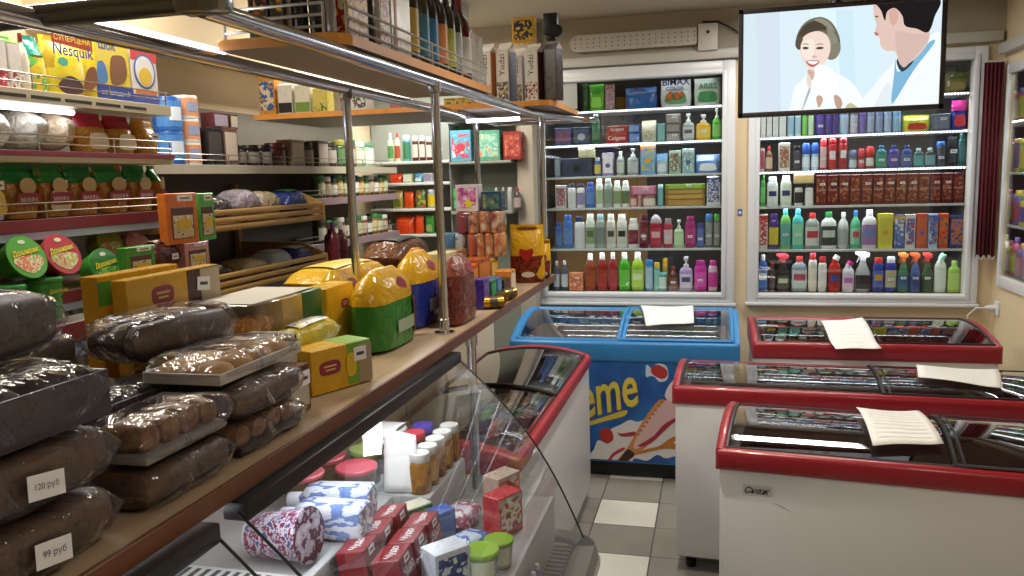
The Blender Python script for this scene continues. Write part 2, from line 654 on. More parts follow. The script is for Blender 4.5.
def make_item(kind, w, d, h, cb, cc, cl, label, loc, rz=0.0, group=None, txt=None, tag=0, tcol='ffffff', name=None, cat=None, emb=None, rx=0.0, ry=0.0, pz=None):
    nm, ct = NAMES[kind]
    r = thing(name or nm, label, cat or ct, loc, rz, group, rx, ry)
    mb = cb if not isinstance(cb, str) else mat(cb, GLOSS)
    if kind in BOT:
        bp, cp, e, (l0, l1) = BOT[kind]
        n = 20
        body = loft([(z * h, w / 2 * q, d / 2 * q) for z, q in bp], n, e)
        mk('body', body, mb, r)
        mc = cc if not isinstance(cc, str) else mat(cc or 'ffffff', .35)
        if cp and cc:
            mk('cap', loft([(z * h, w / 2 * q, d / 2 * (q if kind != 'shampoo' else q)) for z, q in cp], n, 2.0 if kind in ('mouth', 'flat') else e), mc, r)
        elif kind == 'pump':
            a = w * .2
            mk('pump_head', join(loft([(.7 * h, a, a), (.78 * h, a, a), (.785 * h, a * .45, a * .45), (.9 * h, a * .4, a * .4)], 12),
                                 rbox(-a * .8, a * .8, -a * 1.9, a * .8, .9 * h, h, .002, 1)), mc, r)
        elif kind == 'trigger':
            a = w * .18
            prof = [(-w * .5, .93 * h), (-w * .5, .99 * h), (w * .1, h), (w * .42, .95 * h), (w * .4, .86 * h), (a, .84 * h), (a, .76 * h), (-a, .76 * h), (-a, .86 * h), (-w * .22, .88 * h)]
            head = plate(prof, d * .2, d * .4)
            trg = plate([(-w * .28, .9 * h), (-w * .2, .9 * h), (-w * .24, .8 * h), (-w * .38, .72 * h), (-w * .42, .73 * h), (-w * .32, .81 * h)], d * .1, d * .2)
            mk('trigger_head', join(head, trg), mc, r, ang=30)
        elif kind == 'angled':
            a = w * .22
            mk('angled_neck', tube([(0, 0, .74 * h), (0, 0, .82 * h), (w * .06, 0, .88 * h)], a * 1.15, 10), mb, r)
            mk('cap', loft([(0, a * 1.3, a * 1.3), (.12 * h, a * 1.15, a * 1.15), (.125 * h, a, a)], 12), mc, r).matrix_local = Matrix.Translation((w * .05, 0, .87 * h)) @ Matrix.Rotation(.5, 4, 'Y')
        if cl:
            ml = cl if not isinstance(cl, str) else mat(cl, .4)
            lb = mk('front_label', sector(bp, w, d, h, l0, l1, 1.15, e), ml, r)
            if emb:
                mk('emblem', sector(bp, w, d, h, l0 + (l1 - l0) * .42, l0 + (l1 - l0) * .78, .62, e, .0013, 5), mat(emb, .4), lb)
        if tag:
            price_tag(r, 0, (pz or .36) * h, -d / 2 - .002, min(.03, w * .6), .014)
    elif kind == 'box':
        mk('carton_body', rbox(-w / 2, w / 2, -d / 2, d / 2, 0, h, .0015, 1), mb, r, ang=25)
        if cl:
            ml = cl if not isinstance(cl, str) else mat(cl, .45)
            f = mk('front_panel', rbox(-w * .42, w * .42, -d / 2 - .0008, -d / 2, h * .12, h * .88, .0003, 1), ml, r, smooth=False)
            if emb:
                mk('emblem', plate(ellipse(0, h * .45, min(w, h) * .22, min(w, h) * .2), -d / 2 - .0008, .0006), mat(emb, .4), f, smooth=False)
        if cc:
            mk('top_band', rbox(-w / 2 - .0005, w / 2 + .0005, -d / 2 - .0006, -d / 2 + .0004, h * .78, h * .96, .0002, 1), mat(cc, .45) if isinstance(cc, str) else cc, r, smooth=False)
        if txt:
            tw = text(txt, width=min(w * .8, .5))
            zz = max(v[2] for v in tw[0]) * 2
            if zz > h * .6:
                tw = text(txt, height=h * .5)
            mk('lettering', mv(tw, 0, -d / 2 - .0016, h * (.52 if not cc else .87)), mat(tcol, .5), r, smooth=False)
        if tag:
            price_tag(r, w * .1, h * (pz or .7), -d / 2 - .0015, min(.032, w * .5), .014)
    elif kind == 'bag':
        cl0 = lambda g: ([(x, y, max(z, .0002)) for x, y, z in g[0]], g[1])
        lv = [(0, .86, .8), (.02, .93, .95), (.15, .98, 1), (.4, 1, .98), (.65, .98, .8), (.8, .97, .45), (.9, .97, .12), (.93, .97, .045), (1, .98, .04)]
        mk('bag', cl0(loft([(z * h, w / 2 * a, d / 2 * b) for z, a, b in lv], 22, 2.6, .004, RND.random() * 9)), mb if not isinstance(cb, str) else foil(cb), r)
        if cc:
            tp = [(z, a, b) for z, a, b in lv if z >= .65]
            mk('top_panel', loft([(z * h, w / 2 * a + .001, d / 2 * b + .002) for z, a, b in tp], 22, 2.6, .003, 3, caps=False), foil(cc) if isinstance(cc, str) else cc, r)
        if cl:
            mk('front_label', tf(plate(smooth2([(-w * .3, h * .14), (w * .3, h * .14), (w * .33, h * .34), (w * .24, h * .5), (-w * .24, h * .5), (-w * .33, h * .34)], 4), 0, .0012), Matrix.Translation((0, -d * .5 - .002, 0))),
               mat(cl, .4) if isinstance(cl, str) else cl, r)
        if txt:
            mk('lettering', mv(text(txt, width=w * .62), 0, -d * .5 - .004, h * .3), mat(tcol, .5), r, smooth=False)
        if tag:
            price_tag(r, w * .12, h * (pz or .5), -d * .5 - .003, .035, .022)
    elif kind == 'gable':
        mk('carton_body', rbox(-w / 2, w / 2, -d / 2, d / 2, 0, h * .86, .002, 1), mb, r, ang=25)
        V = [(-w / 2, -d / 2, h * .86), (w / 2, -d / 2, h * .86), (w / 2, d / 2, h * .86), (-w / 2, d / 2, h * .86), (-w / 2, -.002, h * .95), (w / 2, -.002, h * .95), (w / 2, .002, h * .95), (-w / 2, .002, h * .95),
             (-w / 2, -.002, h), (w / 2, -.002, h), (w / 2, .002, h), (-w / 2, .002, h)]
        mk('gable_top', (V, [(0, 1, 5, 4), (2, 3, 7, 6), (0, 4, 7, 3), (1, 2, 6, 5), (4, 5, 9, 8), (6, 7, 11, 10), (8, 9, 10, 11), (5, 6, 10, 9), (7, 4, 8, 11)]), mat(cc or 'e8e6e0', .4), r, smooth=False)
        if cl:
            mk('picture', rbox(-w * .46, w * .46, -d / 2 - .0008, -d / 2, h * .04, h * .34, .0002, 1), cl if not isinstance(cl, str) else mat(cl, .4), r, smooth=False)
        if emb:
            mk('side_panel', rbox(w / 2, w / 2 + .0008, -d * .44, d * .44, h * .02, h * .84, .0002, 1), mat(emb, .4), r, smooth=False)
        if txt:
            g = rot(text(txt, width=h * .36), -PI / 2, 'Y')
            mk('lettering', mv(g, 0, -d / 2 - .0016, h * .62), mat(tcol, .5), r, smooth=False)
    elif kind == 'tin':
        mk('tin_body', loft([(0, w / 2, d / 2), (.02 * h, w / 2, d / 2), (.96 * h, w / 2, d / 2), (h, w / 2 * .96, d / 2 * .96)], 24), mb, r)
        mk('wrap_label', sector([(0, 1), (1, 1)], w, d, h, .12, .88, 1.4), cl if not isinstance(cl, str) else mat(cl, .4), r)
        if emb:
            mk('emblem', sector([(0, 1), (1, 1)], w, d, h, .3, .7, .5, 2, .0016), mat(emb, .4), r)
        if cc:
            mk('lid', loft([(h * .95, w / 2 * 1.02, d / 2 * 1.02), (h * 1.02, w / 2 * 1.02, d / 2 * 1.02)], 24), mat(cc, .4), r)
    elif kind == 'pack':   # a soft pillow packet lying down, length along x
        n = 9
        lv = []
        for i in range(n):
            t = -1 + 2 * i / (n - 1)
            q = (1 - abs(t) ** 3.2) ** .5 if abs(t) < 1 else 0
            lv.append((t * w / 2, max(d / 2 * (.86 + .14 * q), .01), max(h / 2 * q, .0015)))
        g = loft(lv, 18, 2.8, .004, RND.random() * 9)
        g = tf(g, Matrix(((0, 0, 1, 0), (1, 0, 0, 0), (0, 1, 0, h / 2), (0, 0, 0, 1))))
        g = ([(x, y, max(z, .0002)) for x, y, z in g[0]], g[1])
        mk('wrapper', g, mb if not isinstance(cb, str) else foil(cb), r)
        if cl:
            V, Fc = [], []
            for j in range(9):
                for i in range(11):
                    u, v = w * .3 * (i / 5 - 1), d * .34 * (j / 4 - 1)
                    q = (1 - abs(2 * u / w) ** 3.2) ** .5
                    ry = d / 2 * (.86 + .14 * q)
                    V.append((u, v, h / 2 + h / 2 * q * max(0, 1 - abs(v / ry) ** 2.8) ** (1 / 2.8) + .004))
            Fc = [(j * 11 + i, j * 11 + i + 1, (j + 1) * 11 + i + 1, (j + 1) * 11 + i) for j in range(8) for i in range(10)]
            mk('front_label', (V, Fc), mat(cl, .4) if isinstance(cl, str) else cl, r)
        if tag:
            price_tag(r, w * .2, h * .5, -d * .5 - .002, .03, .018)
    return r


PLACED = []


def uniq(rows, where, ends):
    """give equal descriptions in one row an ordinal counted from a named end"""
    from collections import Counter
    c = Counter(r for r in rows)
    seen = {}
    out = []
    for r in rows:
        if c[r] > 1:
            seen[r] = seen.get(r, 0) + 1
            out.append(f'{ORD[seen[r] - 1]} {r} from {ends}, {where}')
        else:
            out.append(f'{r}, {where}')
    return out


def wrow(zs, yf, s, ox, oy, where, ends, items, group=None, dmax=.075):
    """a row of goods on a window shelf; items: (x0, x1, ytop, kind, body, cap, label, description, options)"""
    labs = uniq([i[7] for i in items], where, ends)
    last = []
    prev = -9
    for it, lab in zip(items, labs):
        x0, x1, yt, kind, cb, cc, cl = it[:7]
        op = it[8] if len(it) > 8 else {}
        px0, px1, py = x0 / s + ox, x1 / s + ox, yt / s + oy
        yq = yf + op.get('back', 0)
        A, B = at(px0, py, y=yq), at(px1, py, y=yq)
        z0 = zs
        if op.get('on'):
            z0 = max(last[-k] for k in op['on'])
        w = max((B.x - A.x) * .965, .012)
        h = max(at((px0 + px1) / 2, py, y=yq).z - z0, .02)
        d = op.get('d', min(w * (1 if kind in ('round', 'can', 'rollon', 'jar', 'softtub', 'tin') else .62), dmax))
        if kind == 'box' and 'd' not in op:
            d = dmax if w > .06 else .05
        if kind == 'bag':
            d = min(dmax * 1.3, w * .45)
        make_item(kind, w, d, h, cb, cc, cl, lab, ((A.x + B.x) / 2, yq + d / 2 + .004, z0 + .0005), 0, op.get('group', group), op.get('txt'), op.get('tag', 0), op.get('tcol', 'ffffff'),
                  op.get('name'), op.get('cat'), op.get('emb'))
        last.append(z0 + h + .001)


def srow(zs, xf, where, ends, items, rz=PI / 2, group=None, dmax=.08):
    """a row of goods facing the aisle (+X); items: (px0, px1, ytop px, kind, body, cap, label, description, options)"""
    labs = uniq([i[7] for i in items], where, ends)
    last = []
    for it, lab in zip(items, labs):
        px0, px1, py, kind, cb, cc, cl = it[:7]
        op = it[8] if len(it) > 8 else {}
        xq = xf - op.get('back', 0)
        A, B = at(px0, op.get('yb', py + 15), x=xq), at(px1, op.get('yb', py + 15), x=xq)
        z0 = zs
        if op.get('on'):
            z0 = max(last[-k] for k in op['on'])
        w = op.get('w', (B.y - A.y) * .96)
        h = op.get('h', at((px0 + px1) / 2, py, x=xq).z - z0)
        d = op.get('d', min(w * (1 if kind in ('round', 'can', 'rollon', 'jar', 'softtub', 'tin', 'wine') else .6), dmax))
        make_item(kind, w, d, h, cb, cc, cl, lab, (xq - d / 2 - .004, (A.y + B.y) / 2, z0 + .0005), op.get('rz', rz), op.get('group', group), op.get('txt'), op.get('tag', 0), op.get('tcol', 'ffffff'),
                  op.get('name'), op.get('cat'), op.get('emb'))
        last.append(z0 + h + .001)
# ---------------------------------------------------------------- the room
XL, XR, YB, YF, ZC = -2.25, 1.55, 5.1, -1.6, 2.61
NY = 5.46          # back of the window niches
L0, L1, R0, R1, W0, W1 = -1.067, .044, .257, 1.403, .9, 2.235
struct('floor', box(XL - .1, XR + .1, YF - .1, NY + .1, -.1, 0), TILE, smooth=False)
struct('ceiling', box(XL - .1, XR + .1, YF - .1, NY + .1, ZC, ZC + .1), CEIL, smooth=False)
struct('wall_left', box(XL - .1, XL, YF, NY, 0, ZC), WALL, smooth=False)
struct('wall_front', box(XL, XR, YF - .1, YF, 0, ZC), WALL, smooth=False)
T = .06
wb = join(box(XL, L0, YB, YB + T, 0, ZC), box(L1, R0, YB, YB + T, 0, ZC), box(R1, XR, YB, YB + T, 0, ZC),
          box(L0, L1, YB, YB + T, 0, W0), box(R0, R1, YB, YB + T, 0, W0), box(L0, L1, YB, YB + T, W1, ZC), box(R0, R1, YB, YB + T, W1, ZC))
struct('wall_back', wb, WALL, smooth=False)
# right wall with its own glazed niche
Q0, Q1, QZ0, QZ1 = 3.7, 4.96, 1.03, 2.13
WT = .014
struct('wall_right', join(box(XR, XR + WT, YF, Q0, 0, ZC), box(XR, XR + WT, Q1, 5.62, 0, ZC), box(XR, XR + WT, Q0, Q1, 0, QZ0), box(XR, XR + WT, Q0, Q1, QZ1, ZC)), WALL, smooth=False)
QE = 5.62          # the side niche runs on behind the corner
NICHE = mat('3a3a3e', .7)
TAN = mat('b98d5a', .7)


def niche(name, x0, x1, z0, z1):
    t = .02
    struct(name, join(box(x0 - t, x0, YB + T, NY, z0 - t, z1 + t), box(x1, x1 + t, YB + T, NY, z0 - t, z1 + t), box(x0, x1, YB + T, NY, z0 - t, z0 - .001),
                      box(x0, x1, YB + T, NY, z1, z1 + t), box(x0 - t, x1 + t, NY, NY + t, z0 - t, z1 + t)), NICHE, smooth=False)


niche('trim_1', L0, L1, W0, W1)
niche('trim_2', R0, R1, W0, W1)
struct('trim_3', join(box(XR + .38, XR + .4, Q0, QE, QZ0, QZ1 + .1), box(XR + WT, XR + .38, Q0 - .02, Q0, QZ0, QZ1 + .1), box(XR + WT, XR + .38, QE, QE + .02, QZ0, QZ1 + .1),
                      box(XR + WT, XR + .4, Q0, QE, QZ0 - .02, QZ0), box(XR + WT, XR + .4, Q0, QE, QZ1 + .1, QZ1 + .12)), NICHE, smooth=False)


def window_y(name, x0, x1, z0, z1, fw, mull=()):
    """white plastic window frame set on the back wall, with its pane"""
    y0, y1 = YB - .03, YB + .03
    a, b, c, d = x0 - fw, x1 + fw, z0 - fw * .75, z1 + fw
    g = [rbox(a, x0 + .004, y0, y1, c, d, .008), rbox(x1 - .004, b, y0, y1, c, d, .008), rbox(x0, x1, y0, y1, c, z0 + .004, .008), rbox(x0, x1, y0, y1, z1 - .004, d, .008)]
    fr = struct(name, join(*g), PVC)
    i = .022
    gb = [rbox(x0 - i, x0 + .002, y0 - .008, y0 + .004, z0 - i, z1 + i, .003), rbox(x1 - .002, x1 + i, y0 - .008, y0 + .004, z0 - i, z1 + i, .003),
          rbox(x0, x1, y0 - .008, y0 + .004, z0 - i, z0 + .002, .003), rbox(x0, x1, y0 - .008, y0 + .004, z1 - .002, z1 + i, .003)]
    mk('glazing_bead', join(*gb), PVC, fr)
    mk('pane', box(x0, x1, YB, YB + .004, z0, z1), GLASS, fr, smooth=False)
    mk('sill', rbox(a - .01, b + .01, y0 - .02, y1 - .03, c - .02, c, .006), PVC, fr)
    return fr


w1 = window_y('window_1', L0, L1, W0, W1, .075)
w2 = window_y('window_2', R0, R1, W0, W1, .064)
mk('opaque_panel', rbox(L0, -.842, YB - .012, YB - .001, 2.07, W1, .003), mat('b4b6b4', .5), w1, label='pale grey blanked corner of the window')
for z in (1.98, 1.52):   # hinges on the sash edge
    mk('hinge', join(rbox(R1 + .045, R1 + .07, YB - .05, YB - .03, z - .07, z, .006)), mat('b0b2b4', .4), w2)
# right wall window
x0, x1 = XR - .016, XR + .004
g = [rbox(x0, x1, Q0 - .07, Q0, QZ0 - .06, QZ1 + .05, .005), rbox(x0, x1, Q1, Q1 + .03, QZ0 - .06, QZ1 + .05, .005), rbox(x0, x1, Q0, Q1, QZ0 - .06, QZ0, .005), rbox(x0, x1, Q0, Q1, QZ1, QZ1 + .05, .005)]
w3 = struct('window_3', join(*g), PVC)
mk('pane', box(XR + .005, XR + .009, Q0, Q1, QZ0, QZ1), GLASS, w3, smooth=False)
# pale head board over both windows, soffit along the left wall, pillar
struct('trim_4', rbox(-1.15, XR - .02, YB - .055, YB, 2.318, 2.375, .006), mat('b9b7b0', .4))
struct('trim_5', rbox(XR - .05, XR, 3.0, YB - .06, 2.24, 2.30, .006), mat('b9b7b0', .4))
struct('trim_6', join(box(XL, -1.98, 2.3, YB, 2.19, ZC)), WALL, smooth=False)
struct('trim_7', rbox(-1.205, -1.10, 4.93, YB, 0, ZC, .004), mat('b0a898', .6))
struct('trim_8', join(box(XL, XR, YB - .012, YB, 2.378, ZC)), wallmat('upper_wall_grey', 'a09886', 'a9a190'), smooth=False)  # upper back wall, greyer and darker than the wall below
# tan cardboard lining behind the bath goods
t = mk('cardboard_sheet', rbox(L0 + .003, -.44, NY - .012, NY - .004, W0 + .001, 1.64, .001, 1), TAN)
t['label'] = 'tan cardboard sheet lining the back of the window over the blue freezer'
t['category'] = 'cardboard'

# ---- shelves with dotted LED strips
LEDM = emit('f4f2ff', 9)
SHELF = mat('c4c6c6', .35)


def lamp(name, loc, rot_, sx, sy, power, col=(1, 1, 1), spread=PI):
    l = bpy.data.lights.new(name, 'AREA')
    l.shape = 'RECTANGLE'
    l.size, l.size_y = sx, sy
    l.energy = power
    l.color = col
    l.spread = spread
    o = bpy.data.objects.new(name, l)
    COL.objects.link(o)
    o.location = loc
    o.rotation_euler = rot_
    return o


def shelf(label, x0, x1, z, led=True, th=.014, y0=5.15, power=1.6):
    r = thing('display_shelf', label, 'shelf', ((x0 + x1) / 2, y0, z))
    w = (x1 - x0) / 2 - .001
    mk('board', rbox(-w, w, 0, NY - y0 - .002, -th, 0, .002, 1), SHELF, r)
    if led:
        n = int(w * 2 / .0165)
        g = []
        for i in range(n):
            x = -w + .012 + i * (2 * w - .024) / (n - 1)
            g.append(box(x - .0026, x + .0026, -.0042, -.0018, -th + .002, -th + .0095))
        mk('led_strip', rbox(-w, w, -.002, 0, -th, -.001, .0005, 1), mat('d8d8dc', .5), r)
        o = mk('led_diodes', join(*g), LEDM, r, smooth=False)
        o['kind'] = 'stuff'
    if power:  # fill light, also added beneath shelves that carry no LED strip
        lamp('shelf_fill_light', ((x0 + x1) / 2, y0 + .02, z - th - .003), (math.radians(20), 0, 0), (x1 - x0) * .94, .012, power, (.95, .97, 1))
    return r


ZL = [2.057, 1.848, 1.645, 1.443, 1.179]
ZR = [2.06, 1.848, 1.642, 1.43, 1.165]
nmL = ['detergent pack', 'soap and toothpaste', 'face care', 'hair balm', 'shampoo']
for z, n, i in zip(ZL, nmL, range(5)):
    shelf(f'white {n} shelf, {ORD[i]} from top behind glass over the blue freezer', L0, L1, z, i < 2, power=1.7 if i < 2 else .9)
nmR = ['air freshener', 'deodorant', 'hair dye', 'washing powder']
shelf('white air freshener shelf, top one behind glass under the television', R0, R1, ZR[1], True, power=1.9)
shelf('white deodorant shelf, second from top in the window under the television', R0, R1, ZR[2], True, power=1.4)
shelf('white hair dye shelf, third from top in the window under the television', R0, R1, ZR[3], False, power=.9)
shelf('white washing powder shelf, lowest board in the window under the television', R0, R1, ZR[4], False, power=.9)
shelf('white uppermost shelf with LED strip mostly hidden behind the television', R0, R1, ZR[0], True, power=2.4)
lamp('window_head_light', ((L0 + L1) / 2, 5.18, W1 - .01), (math.radians(15), 0, 0), 1.0, .012, .18, (.95, .97, 1))
lamp('window_head_light', ((R0 + R1) / 2, 5.18, W1 - .01), (math.radians(15), 0, 0), 1.0, .012, .5, (.95, .97, 1))

YS = 5.165
AMAX = pmat(['e6e6ee', 'dfe0ea', '27357c'], 16, .35)
# left window, top to bottom
a = 4.43
wrow(ZL[0], YS, a, 540, 60, 'top shelf over the blue freezer', 'the pillar side', [
    (182, 212, 105, 'bag', '2c5a30', None, None, 'dark green refill pouch'),
    (214, 284, 108, 'bag', '5fae2c', '3f8f24', '8fd04a', 'bright green washing powder bag'),
    (287, 328, 108, 'box', pmat(['c9b0b4', '8d4a58', 'e0d8d8'], 60), None, None, 'pink and white packet'),
    (372, 520, 118, 'bag', '2a5fa8', '1d3c72', None, 'large blue washing powder bag'),
    (530, 672, 86, 'bag', 'dcdce2', 'd2d4de', '6aa06c', 'big white colour detergent bag', {'txt': None, 'name': 'detergent_bag'}),
    (680, 806, 78, 'bag', 'd5dcd6', 'c2d4c8', '3f8c58', 'white and green detergent bag', {'name': 'detergent_bag'}),
])
def winlet(s, px, py, w, y, col, bold=.0):
    p = at(px, py, y=y)
    return mv(text(s, width=w, bold=bold), p.x, p.y, p.z)


def letter_on(root_label, geo, col):
    o = LABELS[root_label][0]
    g = [(v[0] - o.location.x, v[1] - o.location.y, v[2] - o.location.z) for v in geo[0]], geo[1]
    return mk('lettering', g, mat(col, .5), o, smooth=False)


_s = 'big white colour detergent bag, top shelf over the blue freezer'
letter_on(_s, winlet('BIMAX', 603 / a + 540, 97 / a + 60, .165, YS - .008, 0, .02), '2b3a86')
letter_on(_s, winlet('COLOR', 598 / a + 540, 126 / a + 60, .11, YS - .008, 0, .01), '39406c')
_q = at(592 / a + 540, 158 / a + 60, y=YS - .007)
_o = LABELS[_s][0]
mk('emblem', mv(join(plate(smooth2([(-.045, -.02), (-.03, .022), (-.012, .02), (-.008, -.02)], 4), 0, .001), plate(ellipse(.02, 0, .018, .022), 0, .001), plate(ellipse(.05, .006, .014, .018), 0, .001)), _q.x - _o.location.x, _q.y - _o.location.y - .002, _q.z - _o.location.z), mat('c4662a', .4), _o, smooth=False)
letter_on('white and green detergent bag, top shelf over the blue freezer', winlet('ARIEL', 745 / a + 540, 114 / a + 60, .115, YS - .008, 0, .015), '2d7a46')

wrow(ZL[1], YS, a, 540, 60, 'second shelf over the blue freezer', 'the pillar side', [
    (62, 138, 302, 'box', '2c4c86', None, pmat(['2c4c86', '8a3040', '3a6ca8'], 60), 'blue box with red corner'),
    (142, 222, 298, 'box', '23304e', None, '3c4c70', 'navy carton with pale stamp', {'emb': 'a8b0c0'}),
    (226, 264, 240, 'shampoo', '2e5b48', '1d3a30', '487a60', 'tall dark green bottle'),
    (290, 388, 328, 'box', 'a81c24', None, None, 'lower red toothpaste box', {'txt': 'Colgate', 'd': .05, 'name': 'toothpaste_box', 'group': 'stacked toothpaste boxes'}),
    (293, 390, 292, 'box', 'a01820', None, None, 'upper red toothpaste box', {'txt': 'Colgate', 'd': .05, 'on': [1], 'name': 'toothpaste_box', 'group': 'stacked toothpaste boxes'}),
    (392, 444, 322, 'box', '34559c', None, '6d8fc8', 'lower blue toothpaste box', {'d': .05, 'name': 'toothpaste_box', 'group': 'stacked toothpaste boxes'}),
    (390, 442, 288, 'box', '2a4b94', None, '8aa4d0', 'upper blue toothpaste box', {'d': .05, 'on': [1], 'name': 'toothpaste_box', 'group': 'stacked toothpaste boxes'}),
    (448, 516, 268, 'bag', 'c9c3ae', None, pmat(['7d8f5c', 'd9d4bf', '5a6d44'], 60), 'cream soap packet with green leaves'),
    (520, 554, 282, 'box', '5ea3a6', None, '86bcbc', 'small teal box'),
    (557, 622, 322, 'box', '7c7876', None, 'a39c98', 'lowest grey soap box', {'tag': 1, 'group': 'stacked grey soap boxes'}),
    (557, 622, 282, 'box', '6f6a6a', None, '989190', 'middle grey soap box', {'on': [1], 'group': 'stacked grey soap boxes'}),
    (557, 622, 240, 'box', '746c6c', None, 'a09894', 'uppermost grey soap box', {'on': [1], 'tag': 1, 'group': 'stacked grey soap boxes'}),
    (630, 684, 238, 'pump', '9aa0a2', 'e8e8ea', 'c8ccd0', 'clear pump soap bottle', {'name': 'soap_bottle', 'emb': '5a6066'}),
    (690, 758, 242, 'pump', 'd8a42c', 'e4e4e2', 'e6c258', 'orange pump soap bottle', {'name': 'soap_bottle', 'tag': 1}),
    (763, 805, 216, 'pump', '4fb23a', 'dfe6df', '86d06c', 'green pump soap bottle', {'name': 'soap_bottle'}),
])
wrow(ZL[2], YS, a, 540, 60, 'third shelf over the blue freezer', 'the pillar side', [
    (62, 88, 432, 'box', '6b7890', None, '8e99ab', 'slim grey blue box'),
    (92, 232, 436, 'box', '33405e', None, '2a3450', 'wide navy razor box with bird mark', {'emb': '12161f'}),
    (168, 240, 378, 'box', 'bdb48e', None, 'd0c8a8', 'cream box lying on the navy box', {'on': [1], 'tag': 1}),
    (238, 269, 432, 'shampoo', '4063a4', 'c8ccd8', 'd9c46a', 'blue bottle with yellow label'),
    (273, 325, 412, 'box', '8d7cb0', 'e0dcea', 'ece8f2', 'lilac and white box', {'emb': '7a58a8'}),
    (336, 372, 404, 'round', '8f9c94', 'dfe3e0', 'c4d2c6', 'clear lotion bottle'),
    (384, 436, 392, 'pump', '8f9698', 'e6e8ea', 'b8bec2', 'clear pump bottle', {'name': 'soap_bottle'}),
    (443, 511, 372, 'box', '6d9fc8', 'd9692c', pmat(['6d9fc8', '88b4d8', 'd8b83c'], 30), 'tall blue box with orange top', {'emb': 'e0b22e'}),
    (514, 566, 414, 'bag', 'a9c0d4', '6f9cc8', 'd8e2ea', 'pale blue wipes pouch'),
    (571, 624, 402, 'box', '8ab89a', 'd4dcd4', pmat(['dfe8df', '7a4a34', '8ab89a'], 50), 'mint green box with brown flower'),
    (629, 684, 392, 'box', '7fb4c0', 'dbe5e8', pmat(['e0e8ea', '7fb4c0', 'c08050'], 50), 'teal and white box with oval', {'emb': '3d6f8c'}),
    (688, 800, 418, 'bag', '5f86c6', 'a9c2e4', 'e4eaf2', 'wide blue wet wipes pack', {'name': 'wipes_pack', 'cat': 'packet'}),
])
wrow(ZL[3], YS, a, 540, 170, 'fourth shelf over the blue freezer', 'the pillar side', [
    (66, 114, 68, 'box', 'c9cacd', None, pmat(['c9cacd', 'a83a48', '7c88a0'], 50), 'white box with red and grey stripes'),
    (119, 157, 60, 'shampoo', 'd3d6da', '27304e', None, 'white shampoo with violet swirl', {'emb': '5a4a96', 'tag': 0}),
    (160, 197, 60, 'shampoo', 'd6d8dc', '27304e', '8d88b8', 'white shampoo with pale violet label'),
    (200, 241, 54, 'shampoo', '3d65b2', '2b4a94', '5d84c4', 'blue shampoo bottle'),
    (244, 278, 40, 'shampoo', 'dde0da', 'c9cec4', 'a8bf9a', 'tall white hair balm bottle'),
    (281, 320, 38, 'shampoo', 'a2aca8', '8d9894', '82988c', 'tall grey green hair balm bottle'),
    (323, 358, 48, 'shampoo', 'd9ddd6', 'e4e6e2', '7f9c78', 'white and green balm bottle'),
    (360, 395, 48, 'shampoo', 'dadcd8', 'e4e6e2', '5c7a54', 'white and dark green balm bottle'),
    (398, 428, 112, 'jar', 'c88a8e', '9d5c58', 'e0c0b8', 'small pink cream jar with brown lid'),
    (432, 447, 112, 'jar', 'c78f90', 'd0b0ac', None, 'narrow pink jar'),
    (450, 512, 112, 'jar', 'c9a49c', 'b07c74', 'e4d4cc', 'wide pink cream jar'),
    (402, 514, 72, 'box', 'c2648c', None, 'd494ae', 'wide pink box lying across three jars', {'on': [1, 2, 3], 'tag': 1}),
    (520, 546, 64, 'can', '3f979c', 'b8d4d8', '76b8bc', 'slim teal can'),
    (551, 734, 130, 'box', '8c6a38', None, 'b08c4a', 'lowest long gold hair dye box', {'group': 'stack of long hair colour boxes'}),
    (551, 734, 108, 'box', '9c7a3c', None, 'c49f54', 'second long gold hair dye box of stack', {'on': [1], 'group': 'stack of long hair colour boxes'}),
    (551, 734, 86, 'box', '8f6c34', None, 'b8924c', 'third long gold hair dye box of stack', {'on': [1], 'group': 'stack of long hair colour boxes'}),
    (551, 734, 62, 'box', '6f9434', None, '98b850', 'long green box on top of gold boxes', {'on': [1], 'tag': 1, 'group': 'stack of long hair colour boxes'}),
    (738, 800, 28, 'box', 'd4d8e2', '2c3a78', pmat(['d9dde6', '3a4a8c', 'd9dde6'], 40), 'white and navy carton'),
])
